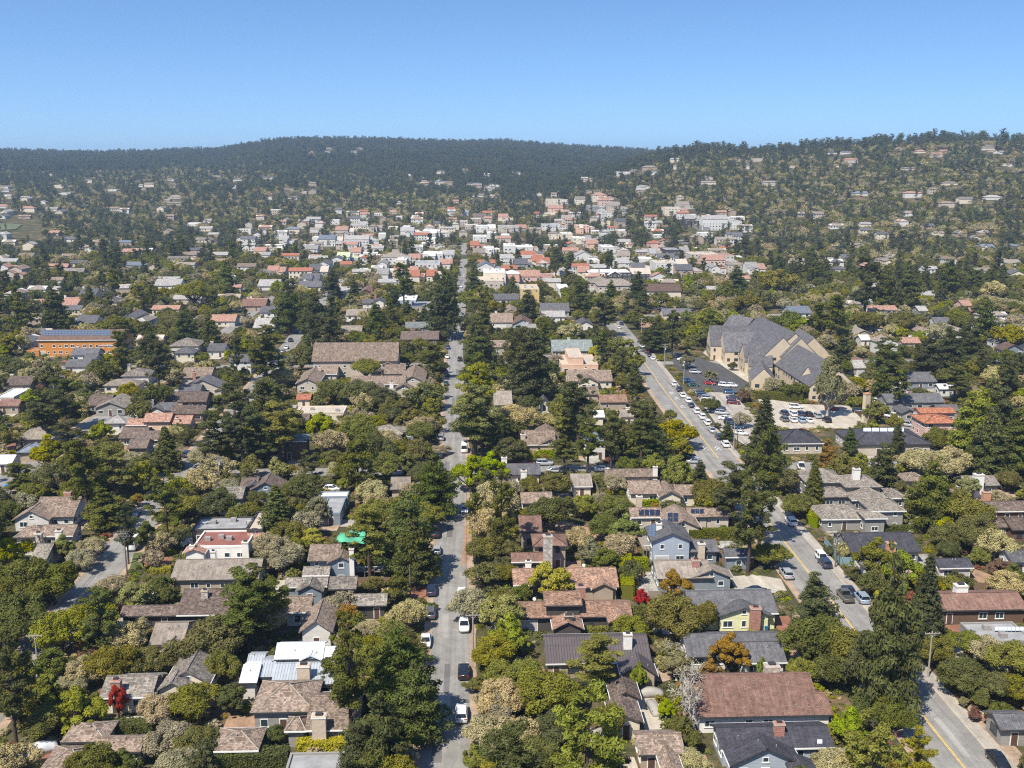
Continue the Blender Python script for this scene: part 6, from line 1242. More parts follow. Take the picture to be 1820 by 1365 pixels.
print('TREES solo', len(SOLO), 'fill', len(FILL), 'rest', len(REST), 'far', nkeep)
# ---- undergrowth: low shrubs over the gardens and verges
SLIB = bpy.data.collections.new('shrub_library'); SK = []
def bush_mesh(lf, seed, n, sz=0.17):
    rs = np.random.RandomState(seed); k = 7; P = rs.uniform(-0.7, 0.7, (k, 3)); P[:, 2] = rs.uniform(0.25, 0.75, k); Rr = rs.uniform(0.35, 0.65, k); C, N, ix = puff_leaves(P, Rr, n, rs, 0.9, 0.3); C[:, 2] = np.abs(C[:, 2]); return quads_mesh('bush', C, N, sz, rs.rand(k)[ix]*0.8+rs.rand(n)*0.2, 'leaf_'+lf, rs, 1.3)
for i, lf in enumerate(('oak','oak','oakD','oakD','oakP','oakY','bright','soft','orange','purple','oakD','oak')):
    o = bpy.data.objects.new(f'shrub_{i:03d}', bush_mesh(lf, 900+i, 330)); SLIB.objects.link(o)
pts, sc, rz, kd = [], [], [], []
for X, Y in fill(108, 560, lambda y: 1.8 if y < 260 else (2.5 if y < 400 else 4.0), 0):
    if RND.random() < 0.14 or not free(X, Y, 0.7): continue
    if math.sin(X*0.11+2)*math.sin(Y*0.13+1) > 0.82: continue
    s = RND.uniform(0.35, 1.15)*(1.0 if Y < 300 else 1.25); pts.append((X, Y, zt(X, Y)-0.1)); sc.append((s, s, s*RND.uniform(0.6, 1.2))); rz.append(RND.uniform(0, 6.28)); kd.append(RND.choice((0,1,2,3,10,11,4,5,0,1,2,3,10,11,4,4,5,6,7,8,9)))
scatter('undergrowth', pts, sc, rz, kd, SLIB, 'low shrubs and ground cover filling gardens between the houses', 'undergrowth')
# ---------------------------------------------------------------- cars
def loft(m, rings, mi=0):
    n = len(rings[0]); k = len(m.v)
    for r in rings: m.v += [tuple(map(float, p)) for p in r]
    for i in range(len(rings)-1):
        for j in range(n):
            a = k+i*n+j; b = k+i*n+(j+1) % n; m.f.append((a, b, b+n, a+n)); m.m.append(mi)
    m.f.append(tuple(k+j for j in range(n))[::-1]); m.m.append(mi); m.f.append(tuple(k+(len(rings)-1)*n+j for j in range(n))); m.m.append(mi)
CARS = {'sedan':dict(L=4.7,W=1.84,st=[(-2.35,.42,.78,.70),(-2.28,.3,.92,.84),(-1.7,.24,1.0,.91),(-0.8,.22,.95,.92),(0.7,.22,.95,.92),(1.6,.24,.86,.9),(2.2,.28,.74,.82),(2.35,.4,.6,.66)],gh=(-1.75,-0.85,0.35,1.15,.95,1.43)),
 'hatch':dict(L=4.3,W=1.80,st=[(-2.15,.4,.95,.74),(-2.05,.28,1.02,.86),(-1.2,.24,1.0,.9),(0.7,.22,.97,.9),(1.5,.24,.92,.88),(2.0,.28,.8,.8),(2.15,.4,.62,.64)],gh=(-2.02,-1.6,0.2,1.05,.98,1.50)),
 'suv':dict(L=4.75,W=1.92,st=[(-2.37,.45,1.05,.8),(-2.28,.32,1.12,.92),(-1.2,.28,1.1,.96),(0.8,.28,1.06,.96),(1.6,.3,1.02,.93),(2.2,.33,.92,.86),(2.37,.45,.72,.7)],gh=(-2.25,-1.95,0.35,1.1,1.07,1.72)),
 'pickup':dict(L=5.5,W=1.98,st=[(-2.75,.5,1.05,.9),(-2.7,.42,1.1,.97),(-1.0,.36,1.1,.99),(0.9,.36,1.08,.99),(1.9,.38,1.06,.97),(2.55,.42,.98,.9),(2.75,.52,.78,.76)],gh=(-0.75,-0.5,0.75,1.35,1.08,1.85)),
 'van':dict(L=5.9,W=2.02,st=[(-2.95,.45,1.3,.94),(-2.88,.36,1.35,1.0),(1.4,.34,1.35,1.0),(2.2,.36,1.2,.97),(2.8,.4,1.0,.88),(2.95,.5,.8,.74)],gh=(-2.9,-2.85,1.5,2.25,1.3,2.45))}
CARPART = {}
def car_parts(ty):
    if ty in CARPART: return CARPART[ty]
    d = CARS[ty]; P = []; m = MB()
    rings = [[(-w*.93,y,z0),(-w,y,z0+.22),(-w,y,z1-.14),(-w*.92,y,z1),(w*.92,y,z1),(w,y,z1-.14),(w,y,z0+.22),(w*.93,y,z0)][::-1] for y, z0, z1, w in d['st']]
    loft(m, rings); body = m.mesh('body', 'trim', smooth=True); yb, yrr, yrf, yf, zb, zr = d['gh']; w = d['W']/2
    g = MB(); wb, wt = w*.90, w*.72
    V = [(-wb,yb,zb-.06),(wb,yb,zb-.06),(wb,yf,zb-.06),(-wb,yf,zb-.06),(-wt,yrr,zr-.05),(wt,yrr,zr-.05),(wt,yrf,zr-.05),(-wt,yrf,zr-.05)]
    g.solid(V, [(4,5,6,7),(0,1,5,4),(1,2,6,5),(2,3,7,6),(3,0,4,7)]); glass = g.mesh('window_glass', 'carglass')
    r = MB(); r.box(-wt-.03, wt+.03, yrr-.05, yrf+.05, zr-.06, zr+.01)
    for s in (-1, 1):
        for (a, b) in (((wb, yb, zb), (wt, yrr, zr)), ((wb, yf, zb), (wt, yrf, zr)), ((wb*1.0, (yb+yf)/2-.1, zb), (wt*1.0, (yrr+yrf)/2, zr))): r.tube((s*(a[0]+.01), a[1], a[2]-.05), (s*(b[0]+.01), b[1], b[2]-.03), .05, .045, 4)
    if ty == 'van':
        for s in (-1, 1): r.face([(s*(wb+.012), yb+.1, zb), (s*(wb+.012), 1.2, zb), (s*(wt+.02), 1.0, zr-.1), (s*(wt+.02), yrr+.1, zr-.1)][::s])
    roof = r.mesh('roof_panel', 'trim'); P = [('body', body, True, (0,0,0)), ('window_glass', glass, False, (0,0,0)), ('roof_panel', roof, True, (0,0,0))]
    t = MB(); t.tube((-.11,0,0), (.11,0,0), .33, .33, 12); ty_ = t.mesh('tyre', 'tyre'); q = MB(); q.tube((-.12,0,0), (.12,0,0), .2, .2, 8); rim = q.mesh('rim', 'rim')
    wh = [(s*(w-.1), y, .33) for s in (-1, 1) for y in (d['L']*.30, -d['L']*.30)]
    if ty == 'pickup':
        b = MB(); b.box(-.82, .82, -2.62, -.82, 1.06, 1.13); P.append(('cargo_bed', b.mesh('cargo_bed', 'trimdark'), False, (0,0,0)))
    h = MB(); h.box(-.2, .2, -.04, .06, -.07, .07); hl = h.mesh('headlight', 'headlamp'); tl = h.mesh('taillight', 'taillamp'); y1 = d['st'][-2]; y0 = d['st'][1]
    for s in (-1, 1): P.append(('headlight', hl, False, (s*w*.62, d['L']/2-.08, y1[2]-.1))); P.append(('taillight', tl, False, (s*w*.66, -d['L']/2+.04, y0[2]-.16)))
    CARPART[ty] = (P, ty_, rim, wh); return CARPART[ty]
CN_ = {'white':'white','silver':'silver','black':'black','navy':'navy blue','blue':'blue','red':'red','maroon':'dark red','grey':'grey','green':'dark green','paleblue':'pale blue','olive':'olive','tan':'tan'}
TN = {'sedan':'sedan','hatch':'hatchback','suv':'suv','pickup':'pickup truck','van':'van'}
def tangent(Q, p):
    i = int(np.argmin(np.hypot(Q[:,0]-p[0], Q[:,1]-p[1]))); i = min(max(i, 1), len(Q)-2); d = Q[i+1]-Q[i-1]; return math.atan2(d[1], d[0])
CARREC = []; TAKEN = []
def car(reg, u, v, ty, col, head, label=None, flip=0):
    p = at(*pix(reg, u, v), 0.7)
    if label is None and any(math.hypot(p[0]-q[0], p[1]-q[1]) < 2.3 for q in TAKEN): return
    TAKEN.append(p)
    a = {'m':lambda: tangent(MAIN, p), 'r':lambda: tangent(RIGHT, p), 'l':lambda: tangent(LEFT, p), 'f':lambda: tangent(FARL, p), 'x':lambda: 0.0}.get(head, lambda: R(head) if not isinstance(head, str) else 0)()
    rz = a-math.pi/2+(math.pi if flip else 0); e = empty('pickup_truck' if ty == 'pickup' else ('van' if ty == 'van' else 'parked_car'), (p[0], p[1], p[2]+0.05), rz)
    P, tyr, rim, wh = car_parts(ty); e['category'] = 'van' if ty == 'van' else ('truck' if ty == 'pickup' else 'car'); e['group'] = 'cars parked along the streets and lots'
    for nm, me, paint, loc in P:
        o = link(nm, me, e, loc)
        if paint: o.material_slots[0].link = 'OBJECT'; o.material_slots[0].material = MAT['car_'+col]
    for loc in wh: w = link('wheel', tyr, e, loc); link('rim', rim, w)
    if label: e['label'] = label
    else: CARREC.append((e, f'{CN_[col]} {TN[ty]}', pix(reg, u, v)))
    return e
for r in (('B',1222,180,'suv','navy','m'),('B',1425,195,'sedan','white','m'),('B',1440,415,'suv','white','m',1),('B',1185,515,'sedan','white','m',1),('B',1437,720,'suv','black','m'),('B',1422,1000,'suv','white','m'),
 ('F',1442,690,'sedan','white','m',1),('F',1248,850,'suv','black','m'),('F',1285,215,'suv','silver','m'),('F',1440,290,'van','white','m'),('F',758,490,'suv','maroon','x'),('F',1075,412,'suv','black','m'),('F',560,552,'hatch','white','x'),
 ('J',1338,762,'sedan','green','m'),('J',1340,700,'suv','grey','m'),('J',1346,582,'sedan','white','m'),('J',1334,640,'suv','navy','m'),('J',1360,466,'suv','white','m'),('J',1475,740,'van','white','m'),('J',1285,912,'suv','silver','x'),('J',1362,440,'hatch','silver','m'),('J',1328,670,'hatch','black','m'),
 ('J',290,472,'suv','navy','l'),('J',262,520,'sedan','white','l'),('J',360,412,'sedan','white','l'),('J',238,545,'hatch','silver','l'),('J',20,845,'sedan','navy','l'),('J',80,820,'hatch','black','l'),
 ('E',900,715,'sedan','blue','l'),('E',872,757,'suv','grey','l'),('E',800,792,'suv','navy','l'),('E',668,945,'sedan','white','l',1),('E',1245,325,'suv','navy','m'),
 ('K',1205,765,'suv','white','r'),('K',1240,802,'suv','navy','r'),('K',1264,842,'sedan','white','r'),('K',1300,876,'suv','white','r'),('K',1322,908,'sedan','navy','r'),('K',1357,948,'suv','white','r'),('K',1395,986,'suv','white','r'),('K',1430,1026,'suv','white','r'),('K',1462,1076,'sedan','silver','r'),('K',1508,1122,'suv','navy','r'),('K',1552,1172,'suv','white','r'),
 ('K',1040,572,'sedan','navy','r'),('K',1062,592,'sedan','white','r'),('K',1020,548,'suv','maroon','r'),('K',992,512,'sedan','white','r'),('K',850,360,'suv','navy','r'),('K',835,385,'hatch','white','r'),('K',1385,180,'suv','white','r'),('K',1365,165,'sedan','white','r'),('K',1345,150,'sedan','silver','r'),
 ('K',1265,600,'sedan','white',-18),('K',1285,620,'sedan','white',-18),('K',1306,642,'suv','white',-18),('K',1348,686,'suv','silver',-18),('K',1300,745,'suv','blue',-12),('K',1335,770,'sedan','green',-12),('K',1448,760,'sedan','red',-40),('K',1548,775,'suv','white',-30),('K',1598,775,'hatch','white',-30),('K',1580,820,'suv','blue',-18),('K',1602,856,'sedan','navy',-18),('K',1606,890,'suv','maroon',-18),
 ('K',1383,826,'sedan','navy',-18),('K',1402,846,'suv','navy',-18),('K',1432,862,'suv','silver',-18),('K',1508,928,'suv','navy',-18),('K',1530,960,'suv','silver',-18),('K',1552,996,'sedan','white',-18),('K',1590,1022,'suv','black',-18),('K',1625,1055,'suv','blue',-18),('K',1655,1096,'sedan','white',-18),('K',1478,905,'hatch','grey',-18),
 ('L',203,962,'suv','navy',92),('L',204,1003,'suv','grey',92),('L',263,968,'suv','white',92),('L',264,1008,'sedan','white',92),('L',315,968,'suv','navy',92),('L',318,1010,'suv','paleblue',92),('L',366,972,'suv','black',92),('L',372,1010,'sedan','white',92),('L',425,980,'suv','silver',92),('L',490,1008,'suv','black',92),('L',282,920,'suv','white',-8),('L',525,930,'suv','red',-8),('L',30,778,'suv','navy',92),('L',82,782,'suv','silver',92),('L',80,718,'van','white',0),('L',182,762,'suv','navy',0),('L',712,950,'suv','navy',-30),
 ('L',940,985,'pickup','white',-45),('L',1040,1040,'suv','silver',-40),('L',1090,1042,'suv','grey',-40),('L',845,885,'suv','white',-30),('H',1165,228,'suv','grey',-20),
 ('G',205,380,'sedan','red','x'),('G',328,384,'suv','silver','x'),('G',395,432,'sedan','silver','x'),('G',815,358,'suv','black','x'),('G',715,422,'sedan','white','x'),('G',1308,345,'suv','silver',-50),('G',1325,370,'sedan','silver','x'),('G',480,440,'suv','black','x'),
 ('H',245,770,'suv','white','r'),('H',452,1015,'suv','white','r',1),('H',215,1118,'suv','silver','r'),('H',630,1228,'sedan','navy','r'),('H',716,1278,'suv','paleblue','r'),('H',604,1265,'pickup','olive','r'),('H',315,408,'pickup','white',80),('H',735,375,'sedan','silver','x'),('H',30,845,'sedan','navy','r'),('H',335,478,'hatch','white','x'),
 ('D',1625,1310,'sedan','black','r',1),('D',20,185,'sedan','navy','x'),('D',470,0,'suv','navy','r'),
 ('I',980,762,'suv','grey','f'),('I',420,690,'hatch','white','f'),('I',1370,635,'hatch','white','x'),('I',1640,840,'suv','maroon','l'),('I',1700,845,'sedan','navy','l'),('I',255,410,'suv','maroon','x'),('I',1000,745,'sedan','silver','f'),
 ('K',1000,195,'suv','white','x'),('K',1050,240,'sedan','white','x'),('K',1130,215,'suv','white','x'),('K',1165,215,'suv','white','x'),('K',1195,215,'suv','silver','x'),('K',1150,255,'sedan','navy','x'),('K',1095,255,'sedan','white','x'),
 ('B',1215,330,'suv','grey','m'),('F',1258,960,'hatch','silver','m'),('F',1275,330,'suv','navy','m'),('J',1352,520,'sedan','blue','m'),('J',1430,600,'suv','black','m'),('J',1368,420,'sedan','tan','m'),('J',1445,150,'suv','navy','m'),('J',1460,40,'suv','white','m'),('J',1440,110,'sedan','white','m'),('J',1430,80,'suv','silver','m'),('J',1470,90,'sedan','black','m')):
    car(r[0], r[1], r[2], r[3], r[4], r[5], None, r[6] if len(r) > 6 else 0)
auto_labels(CARREC)
# boxy camper van beside the left street
e = car('E', 890, 925, 'van', 'white', 'l', 'boxy white camper van parked nearest the lawn on the left street'); e.scale = (1.12, 1.05, 1.12); e['category'] = 'van'
# covered vehicles
def covered(reg, u, v, L, W, H, mat, rz, label):
    p = at(*pix(reg, u, v), H*0.4); rs = np.random.RandomState(int(u)); m = MB(); rings = []
    for i in range(9):
        t = i/8; y = (t-0.5)*L; h = H*(0.55+0.45*math.sin(math.pi*min(max((t-0.08)/0.84, 0), 1))**0.7); w = W/2*(0.82+0.18*math.sin(math.pi*t)**0.5); q = rs.uniform(-.04, .04, 7)
        rings.append([(-w-.05+q[0], y, 0.02), (-w+q[1], y, h*.5), (-w*.72, y, h*.93+q[2]), (0, y, h+q[3]), (w*.72, y, h*.93+q[4]), (w+q[5], y, h*.5), (w+.05+q[6], y, 0.02)][::-1])
    loft(m, rings); e = empty('covered_vehicle', (p[0], p[1], 0.05), rz); m.build('cover', mat, e, smooth=True); k = MB()
    for y in (-L*.3, L*.3): k.tube((-W*.42, y, .3), (W*.42, y, .3), .3, .3, 10)
    k.build('wheels', 'tyre', e); tag(e, label, 'car'); return e
covered('C',1025,862,4.3,1.75,1.35,'cover',math.pi/2,'beige covered vehicle across the back of the cream patio')
covered('C',1055,962,4.2,1.5,1.0,'cover',0.12,'grey covered boat in the middle of the cream patio')
covered('A',262,1240,4.7,1.9,1.6,'coversilver',-1.0,'silver covered car beside the brown corner house')
# ---------------------------------------------------------------- utility poles and cables
POLES = {}
def pole(key, reg, ub, vb, vt, label, arms=1, mat='pole', trans=False):
    p = at(*pix(reg, ub, vb)); lo, hi = 3.0, 22.0; yt = pix(reg, 0, vt)[1]
    for _ in range(30):
        m_ = (lo+hi)/2
        if project((p[0], p[1], m_))[1] > yt: lo = m_
        else: hi = m_
    H = min(max(lo, 8.0), 15.0); e = empty('utility_pole', p, 0.04); tag(e, label, 'pole', 'utility poles along the streets')
    m = MB(); m.tube((0,0,-0.5), (0,0,H), .17, .11, 8); m.build('post', mat, e)
    for k in range(arms):
        z = H-.45-k*1.0; m = MB(); m.box(-1.25, 1.25, -.17, -.06, z, z+.13); a = m.build('crossarm', mat, e)
        for x in (-1.15, -.55, .55, 1.15): m = MB(); m.tube((x,-.115,z+.13), (x,-.115,z+.32), .05, .04, 6); m.build('insulator', 'metal', a)
        m = MB(); m.tube((-.6,-.1,z), (0,-.1,z-.55), .03, .03, 4); m.tube((.6,-.1,z), (0,-.1,z-.55), .03, .03, 4); m.build('brace', 'metal', a)
    if trans: m = MB(); m.tube((.32,0,H-2.6), (.32,0,H-1.7), .25, .25, 10); m.build('transformer', 'metal', e)
    POLES[key] = (p, H); return e
pole('r1','D',1157,760,455,'pale utility pole with wide crossarm on the right sidewalk',1,'polepale')
pole('r2','H',540,1080,850,'dark leaning utility pole beside the blue fence',2,'pole')
pole('r3','K',1140,660,495,'pale utility pole beside the round yellow green tree',2,'polepale',True)
pole('r4','G',1585,300,60,'utility pole at the end of the parked row',1,'polepale')
pole('l1','E',848,1150,828,'dark utility pole with two crossarms on the left street',2,'pole')
pole('l2','E',1462,530,360,'utility pole among the pines beyond the left crossing',2,'polepale',True)
pole('m1','B',1500,625,352,'pale utility pole beside the middle street near the parked suv',1,'polepale')
pole('m2','F',1490,800,610,'utility pole right of the middle street where cables cross',1,'polepale')
pole('m3','F',1505,385,200,'utility pole behind the white van',1,'pole')
pole('m0','B',1083,275,120,'short dark pole on the red brick drive',0,'pole')
pole('a1','A',262,780,470,'grey utility pole at the far lower left street',1,'polepale')
pole('k2','K',985,430,360,'utility pole in front of the cypresses on the upper wide street',1,'polepale')
pole('k3','K',835,310,195,'tall pole on the upper wide street below town',1,'pole')
pole('l3','L',1610,590,500,'pale pole with crossarms at the far right woods',2,'polepale')
pole('j1','J',1500,390,310,'slim pole right of the upper middle street',1,'polepale')
pole('c1','K',1270,770,665,'slim lamp pole beside the parked row',0,'polepale')
pole('c2','K',1630,1200,960,'slim pole at the lower end of the parked row',0,'polepale')
def cable(a, b, off, label, sag=0.9):
    (p, H), (q, G) = POLES[a], POLES[b]; A = np.array((p[0]+off, p[1]-.1, H-.12)); B = np.array((q[0]+off, q[1]-.1, G-.12)); m = MB(); n = 12; prev = A
    for i in range(1, n+1):
        t = i/n; c = A*(1-t)+B*t-np.array((0, 0, 4*sag*t*(1-t))); m.tube(prev, c, .03, .03, 4, cap=False); prev = c
    tag(m.build('power_line', 'wire'), label, 'cable', 'overhead cables')
for a, b, nm in (('r1','r2','lower wide street'),('r2','r4','middle of the wide street'),('r4','r3','church lot'),('m1','m2','middle street'),('m2','m3','crossing of the middle street'),('l1','l2','left street'),('a1','l1','lower left street')):
    for off, s in ((-1.15,'left'),(.55,'inner right'),(1.15,'right')): cable(a, b, off, f'thin {s} overhead cable along the {nm}')
# ---------------------------------------------------------------- hedges, fences, small things
def hedge(reg, pts, h, th, lf, label):
    P = [at(*pix(reg, u, v))[:2] for u, v in pts]; rs = np.random.RandomState(len(label)); C = []; N = []; core = MB()
    O = P[0]
    for a, b in zip(P[:-1], P[1:]):
        d = b-a; L = np.linalg.norm(d); d /= L; nrm = np.array((d[1], -d[0])); n = int((L*(h*2+th))*45)
        t = rs.uniform(0, L, n); s = rs.rand(n); side = rs.choice([-1, 1], n); top = s < th/(th+2*h)
        z = np.where(top, h, rs.uniform(0.05, h, n)); w = np.where(top, rs.uniform(-th/2, th/2, n), side*th/2); z = z+rs.normal(0, .07, n); w = w+rs.normal(0, .07, n)
        xy = a+np.outer(t, d)+np.outer(w, nrm)-O; C.append(np.c_[xy, np.abs(z)]); nn = np.zeros((n, 3)); nn[:, 2] = top; nn[:, :2] = np.outer(np.where(top, 0, side), nrm); N.append(nn+rs.normal(size=(n, 3))*.5)
        an = math.atan2(d[1], d[0]); mid = (a+b)/2-O; core.box(-L/2+.1, L/2-.1, -th/2+.12, th/2-.12, -.1, h-.15, 0, rect_xf(mid, an))
    C = np.concatenate(C); N = np.concatenate(N); e = empty('hedge', (O[0], O[1], 0)); me = quads_mesh('foliage', C, N, .13, rs.rand(len(C)), 'leaf_'+lf, rs, 1.3); link('foliage', me, e); core.build('stems', 'leaf_'+lf, e)
    tag(e, label, 'hedge', 'clipped hedges')
hedge('C',[(860,5),(880,245)],3.0,2.4,'bright','tall bright clipped hedge running beside the flagstone patio')
hedge('C',[(890,35),(1020,30)],2.0,1.6,'bright','short dark hedge at the head of the flagstone patio')
hedge('A',[(705,1160),(1035,1160)],2.6,2.0,'oakD','clipped green hedge below the grey house with brick chimney')
hedge('H',[(385,815),(430,735)],2.8,2.6,'bright','square clipped hedge at the corner of the right sidewalk')
hedge('G',[(1280,885),(1640,885)],2.2,1.8,'oakD','long dark hedge right of the blue two storey house')
hedge('G',[(1640,880),(1690,930)],2.2,1.6,'bright','bright hedge at the street end of the long dark hedge')
hedge('B',[(330,1255),(665,1250)],1.8,1.6,'yellow','yellow green hedge in front of the grey walled house')
hedge('B',[(0,1360),(280,1345)],2.4,2.6,'oakD','dense green hedge at the bottom left of the flat roof')
hedge('A',[(1400,1365),(1760,1350)],2.4,2.6,'oakD','dense green hedge below the small hip roofed garage')
hedge('E',[(1230,1018),(1740,1000)],1.0,1.0,'bright','low bright hedge in front of the flat red roofed house')
hedge('E',[(1000,1125),(1140,1110)],1.3,1.4,'yellow','yellow flowering hedge beside the terracotta paved yard')
hedge('G',[(960,672),(1160,660)],1.4,1.2,'bright','bright hedge below the rambling gabled house')
hedge('C',[(545,470),(930,460)],1.1,1.1,'roundY' if False else 'oakY','low yellow green hedge in front of the raised shake roofed house')
hedge('C',[(1560,1060),(1790,1060)],2.6,2.0,'orange','orange green hedge in front of the large red brown house')
hedge('H',[(760,842),(1130,848)],1.6,1.3,'oakD','long hedge below the many hipped house')
hedge('G',[(285,345),(395,345)],2.0,1.2,'bright','bright clipped hedge on the cross street')
hedge('L',[(10,865),(330,880)],2.6,2.6,'oakD','long dark hedge above the pale parking lot')
hedge('F',[(765,255),(790,200)],2.2,1.6,'bright','bright hedge beside the grey hip house by the street')
def fence(reg, pts, h, mat, label, pick=0.16, gap=0.0, cat='fence'):
    P = [at(*pix(reg, u, v))[:2] for u, v in pts]; O = P[0]; e = empty('fence', (O[0], O[1], 0)); tag(e, label, cat); bm_ = MB(); bm_.box(-pick/2, pick/2, -.02, .02, 0.05, h); bme = bm_.mesh('board', mat); pm = MB(); pm.box(-.06, .06, -.06, .06, -.3, h+.1); pme = pm.mesh('post', mat); nb = 0
    for a, b in zip(P[:-1], P[1:]):
        d = b-a; L = np.linalg.norm(d); an = math.atan2(d[1], d[0]); n = int(L/(pick+gap+.01)); n = min(n, 110); stp = L/n
        for i in range(n):
            if nb > 290: break
            c = a+d*(i+.5)/n-O; o = link('board', bme, e, (c[0], c[1], 0)); o.rotation_euler = (0, 0, an); o.scale.x = max(1.0, stp/(pick+gap+.01)); nb += 1
        for i in range(int(L/2.4)+1): c = a+d*min(i*2.4/L, 1)-O; nrm = np.array((-d[1], d[0]))/L*.1; o = link('post', pme, e, (c[0]+nrm[0], c[1]+nrm[1], 0)); o.rotation_euler = (0, 0, an)
        rm = MB(); mid = (a+b)/2-O; nrm = np.array((-d[1], d[0]))/L*.045; xf = rect_xf(mid+nrm, an)
        for z in (.35, h-.3): rm.box(-L/2, L/2, -.022, .022, z, z+.09, 0, xf)
        rm.build('rail', mat, e)
plain('fenceblue', (0.20,0.30,0.34), 0.8, 0.25, 2); plain('fencewhite', (0.68,0.67,0.64), 0.7, 0.12, 2)
fence('H',[(575,1070),(690,1070)],2.0,'fenceblue','weathered blue fence panel beside the dark utility pole')
fence('H',[(465,935),(575,1065)],2.0,'fenceblue','grey green board fence along the sidewalk above the dark pole')
fence('H',[(665,1075),(790,1215)],1.7,'fencewhite','white board fence along the right sidewalk')
fence('H',[(795,1225),(910,1345)],1.6,'wood','brown board fence along the sidewalk below the white one')
fence('G',[(765,320),(870,318)],2.0,'woodorange','new orange wood fence beside the pale blue house')
fence('C',[(1020,250),(1110,250)],1.9,'woodgrey','grey wood fence behind the red leaved shrub')
fence('G',[(1490,1075),(1720,1075)],1.9,'wood','dark wood fence below the small dark roofed wing')
fence('D',[(1420,190),(1790,190)],1.8,'wood','dark brown fence behind the red brown roofed bungalow')
fence('B',[(720,150),(1090,150)],1.7,'wood','dark wood fence behind the leaf strewn garden')
fence('G',[(640,480),(690,620)],1.8,'woodgrey','grey fence running away beside the tan gabled cottage')
fence('E',[(870,505),(1010,490)],1.7,'woodgrey','grey fence in the trees above the orange leaved tree')
fence('G',[(810,1045),(800,900)],1.8,'woodgrey','weathered fence left of the red terrace')
def wall_thing(reg, pts, h, th, mat, label, nm='garden_wall', cat='wall'):
    P = [at(*pix(reg, u, v))[:2] for u, v in pts]; O = P[0]; e = empty(nm, (O[0], O[1], 0)); m = MB(); c = MB()
    for i, (a, b) in enumerate(zip(P[:-1], P[1:])):
        d = b-a; L = np.linalg.norm(d); xf = rect_xf((a+b)/2-O, math.atan2(d[1], d[0])); m.box(-L/2, L/2, -th/2, th/2, -.3, h-.1+i*.004, 0, xf); c.box(-L/2-.05, L/2+.05, -th/2-.05, th/2+.05, h-.1+i*.004, h+i*.004, 0, xf)
    m.build('wall_body', mat, e, uv=True); c.build('coping', 'ch_tan', e, uv=True); tag(e, label, cat)
wall_thing('D',[(1520,1050),(1620,1100)],1.3,.3,'brick','low red brick wall beside the russet shrub at lower right')
wall_thing('D',[(880,1110),(940,1170)],1.2,.4,'brick','red brick wall stub left of the wide street')
wall_thing('E',[(1180,170),(1290,178)],1.8,.35,'w_peach','peach garden wall in front of the pink tiled villa')
wall_thing('L',[(1150,1085),(1310,1090)],2.2,.4,'w_tan','tan retaining wall below the terracotta house')
wall_thing('G',[(640,640),(690,700)],1.4,.3,'w_cream','cream garden wall among the olive trees')
wall_thing('K',[(440,690),(660,690)],1.2,.4,'w_white','white wall in front of the peach adobe house')
# tall cream chimney-like slab by the lower church lot
p = at(*pix('L', 748, 1032)); e = empty('monument_pillar', (p[0], p[1], 0), 0.3); m = MB(); m.box(-.95,.95,-.7,.7,-.3,9.6); m.build('shaft', 'w_church', e, uv=True); m = MB(); m.box(-1.05,1.05,-.8,.8,9.6,10.0); m.build('cap', 'ch_orange', e); m = MB(); m.box(-1.3,1.3,-1.0,1.0,-.3,.6); m.build('plinth', 'ch_tan', e); tag(e, 'tall cream pillar at the right end of the pale parking lot', 'pillar')
# tarpaulins: green construction sheet and small blue one
def tarp(reg, pts, z, mat, label):
    P = [at(*pix(reg, u, v), z) for u, v in pts]; c = sum(P)/len(P); rs = np.random.RandomState(3); e = empty('tarpaulin', (c[0], c[1], 0)); m = MB(); n = 9
    A, B, C_, D = [q-c for q in P]; V = []
    for i in range(n+1):
        for j in range(n+1):
            s, t = i/n, j/n; q = (A*(1-s)+B*s)*(1-t)+(D*(1-s)+C_*s)*t; V.append((q[0], q[1], z+.5*math.sin(s*7)*math.sin(t*5)+rs.uniform(-.06, .06)-.6*(abs(s-.5)**2+abs(t-.5)**2)*2))
    Fc = [(i*(n+1)+j, (i+1)*(n+1)+j, (i+1)*(n+1)+j+1, i*(n+1)+j+1) for i in range(n) for j in range(n)]; m.solid(V, Fc); m.build('sheet', mat, e, smooth=True)
    m = MB()
    for q in (A, B, C_, D): m.tube((q[0]*.9, q[1]*.9, -.2), (q[0]*.9, q[1]*.9, z-.35), .06, .05, 6)
    m.build('frame', 'woodgrey', e); tag(e, label, 'tarp')
tarp('F',[(580,898),(775,905),(800,790),(620,830)],4.6,'tarp','green construction tarpaulin spread between the trees')
tarp('E',[(15,545),(75,540),(70,520),(25,522)],2.4,'tarpblue','small bright blue canopy at the left edge')
# decks, outdoor furniture, bins
def deck(reg, uL, uR, v, z, d, label, mat='woodgrey'):
    a = at(*pix(reg, uL, v), z); b = at(*pix(reg, uR, v), z); w = b[0]-a[0]; e = empty('deck', ((a[0]+b[0])/2, a[1], 0)); n = max(4, int(d/.35))
    for i in range(n): m = MB(); m.box(-w/2, w/2, i*d/n, (i+.92)*d/n, z-.08, z); m.build('plank', mat, e)
    m = MB()
    for x in (-w/2, -w/6, w/6, w/2): m.box(x-.06, x+.06, 0, .12, -.2, z+1.0)
    m.build('railing_posts', mat, e); m = MB(); m.box(-w/2, w/2, -.02, .1, z+1.0, z+1.08); m.build('handrail', 'trim', e); tag(e, label, 'deck')
deck('G',985,1050,965,2.6,9.0,'grey side deck with railing left of the blue house')
deck('F',715,905,1110,2.2,5.0,'white railed deck in shade right of the blue grey two storey house','woodgrey')
deck('E',1640,1745,800,3.2,5.0,'wooden roof deck with railing beside the dark flat roof','wood')
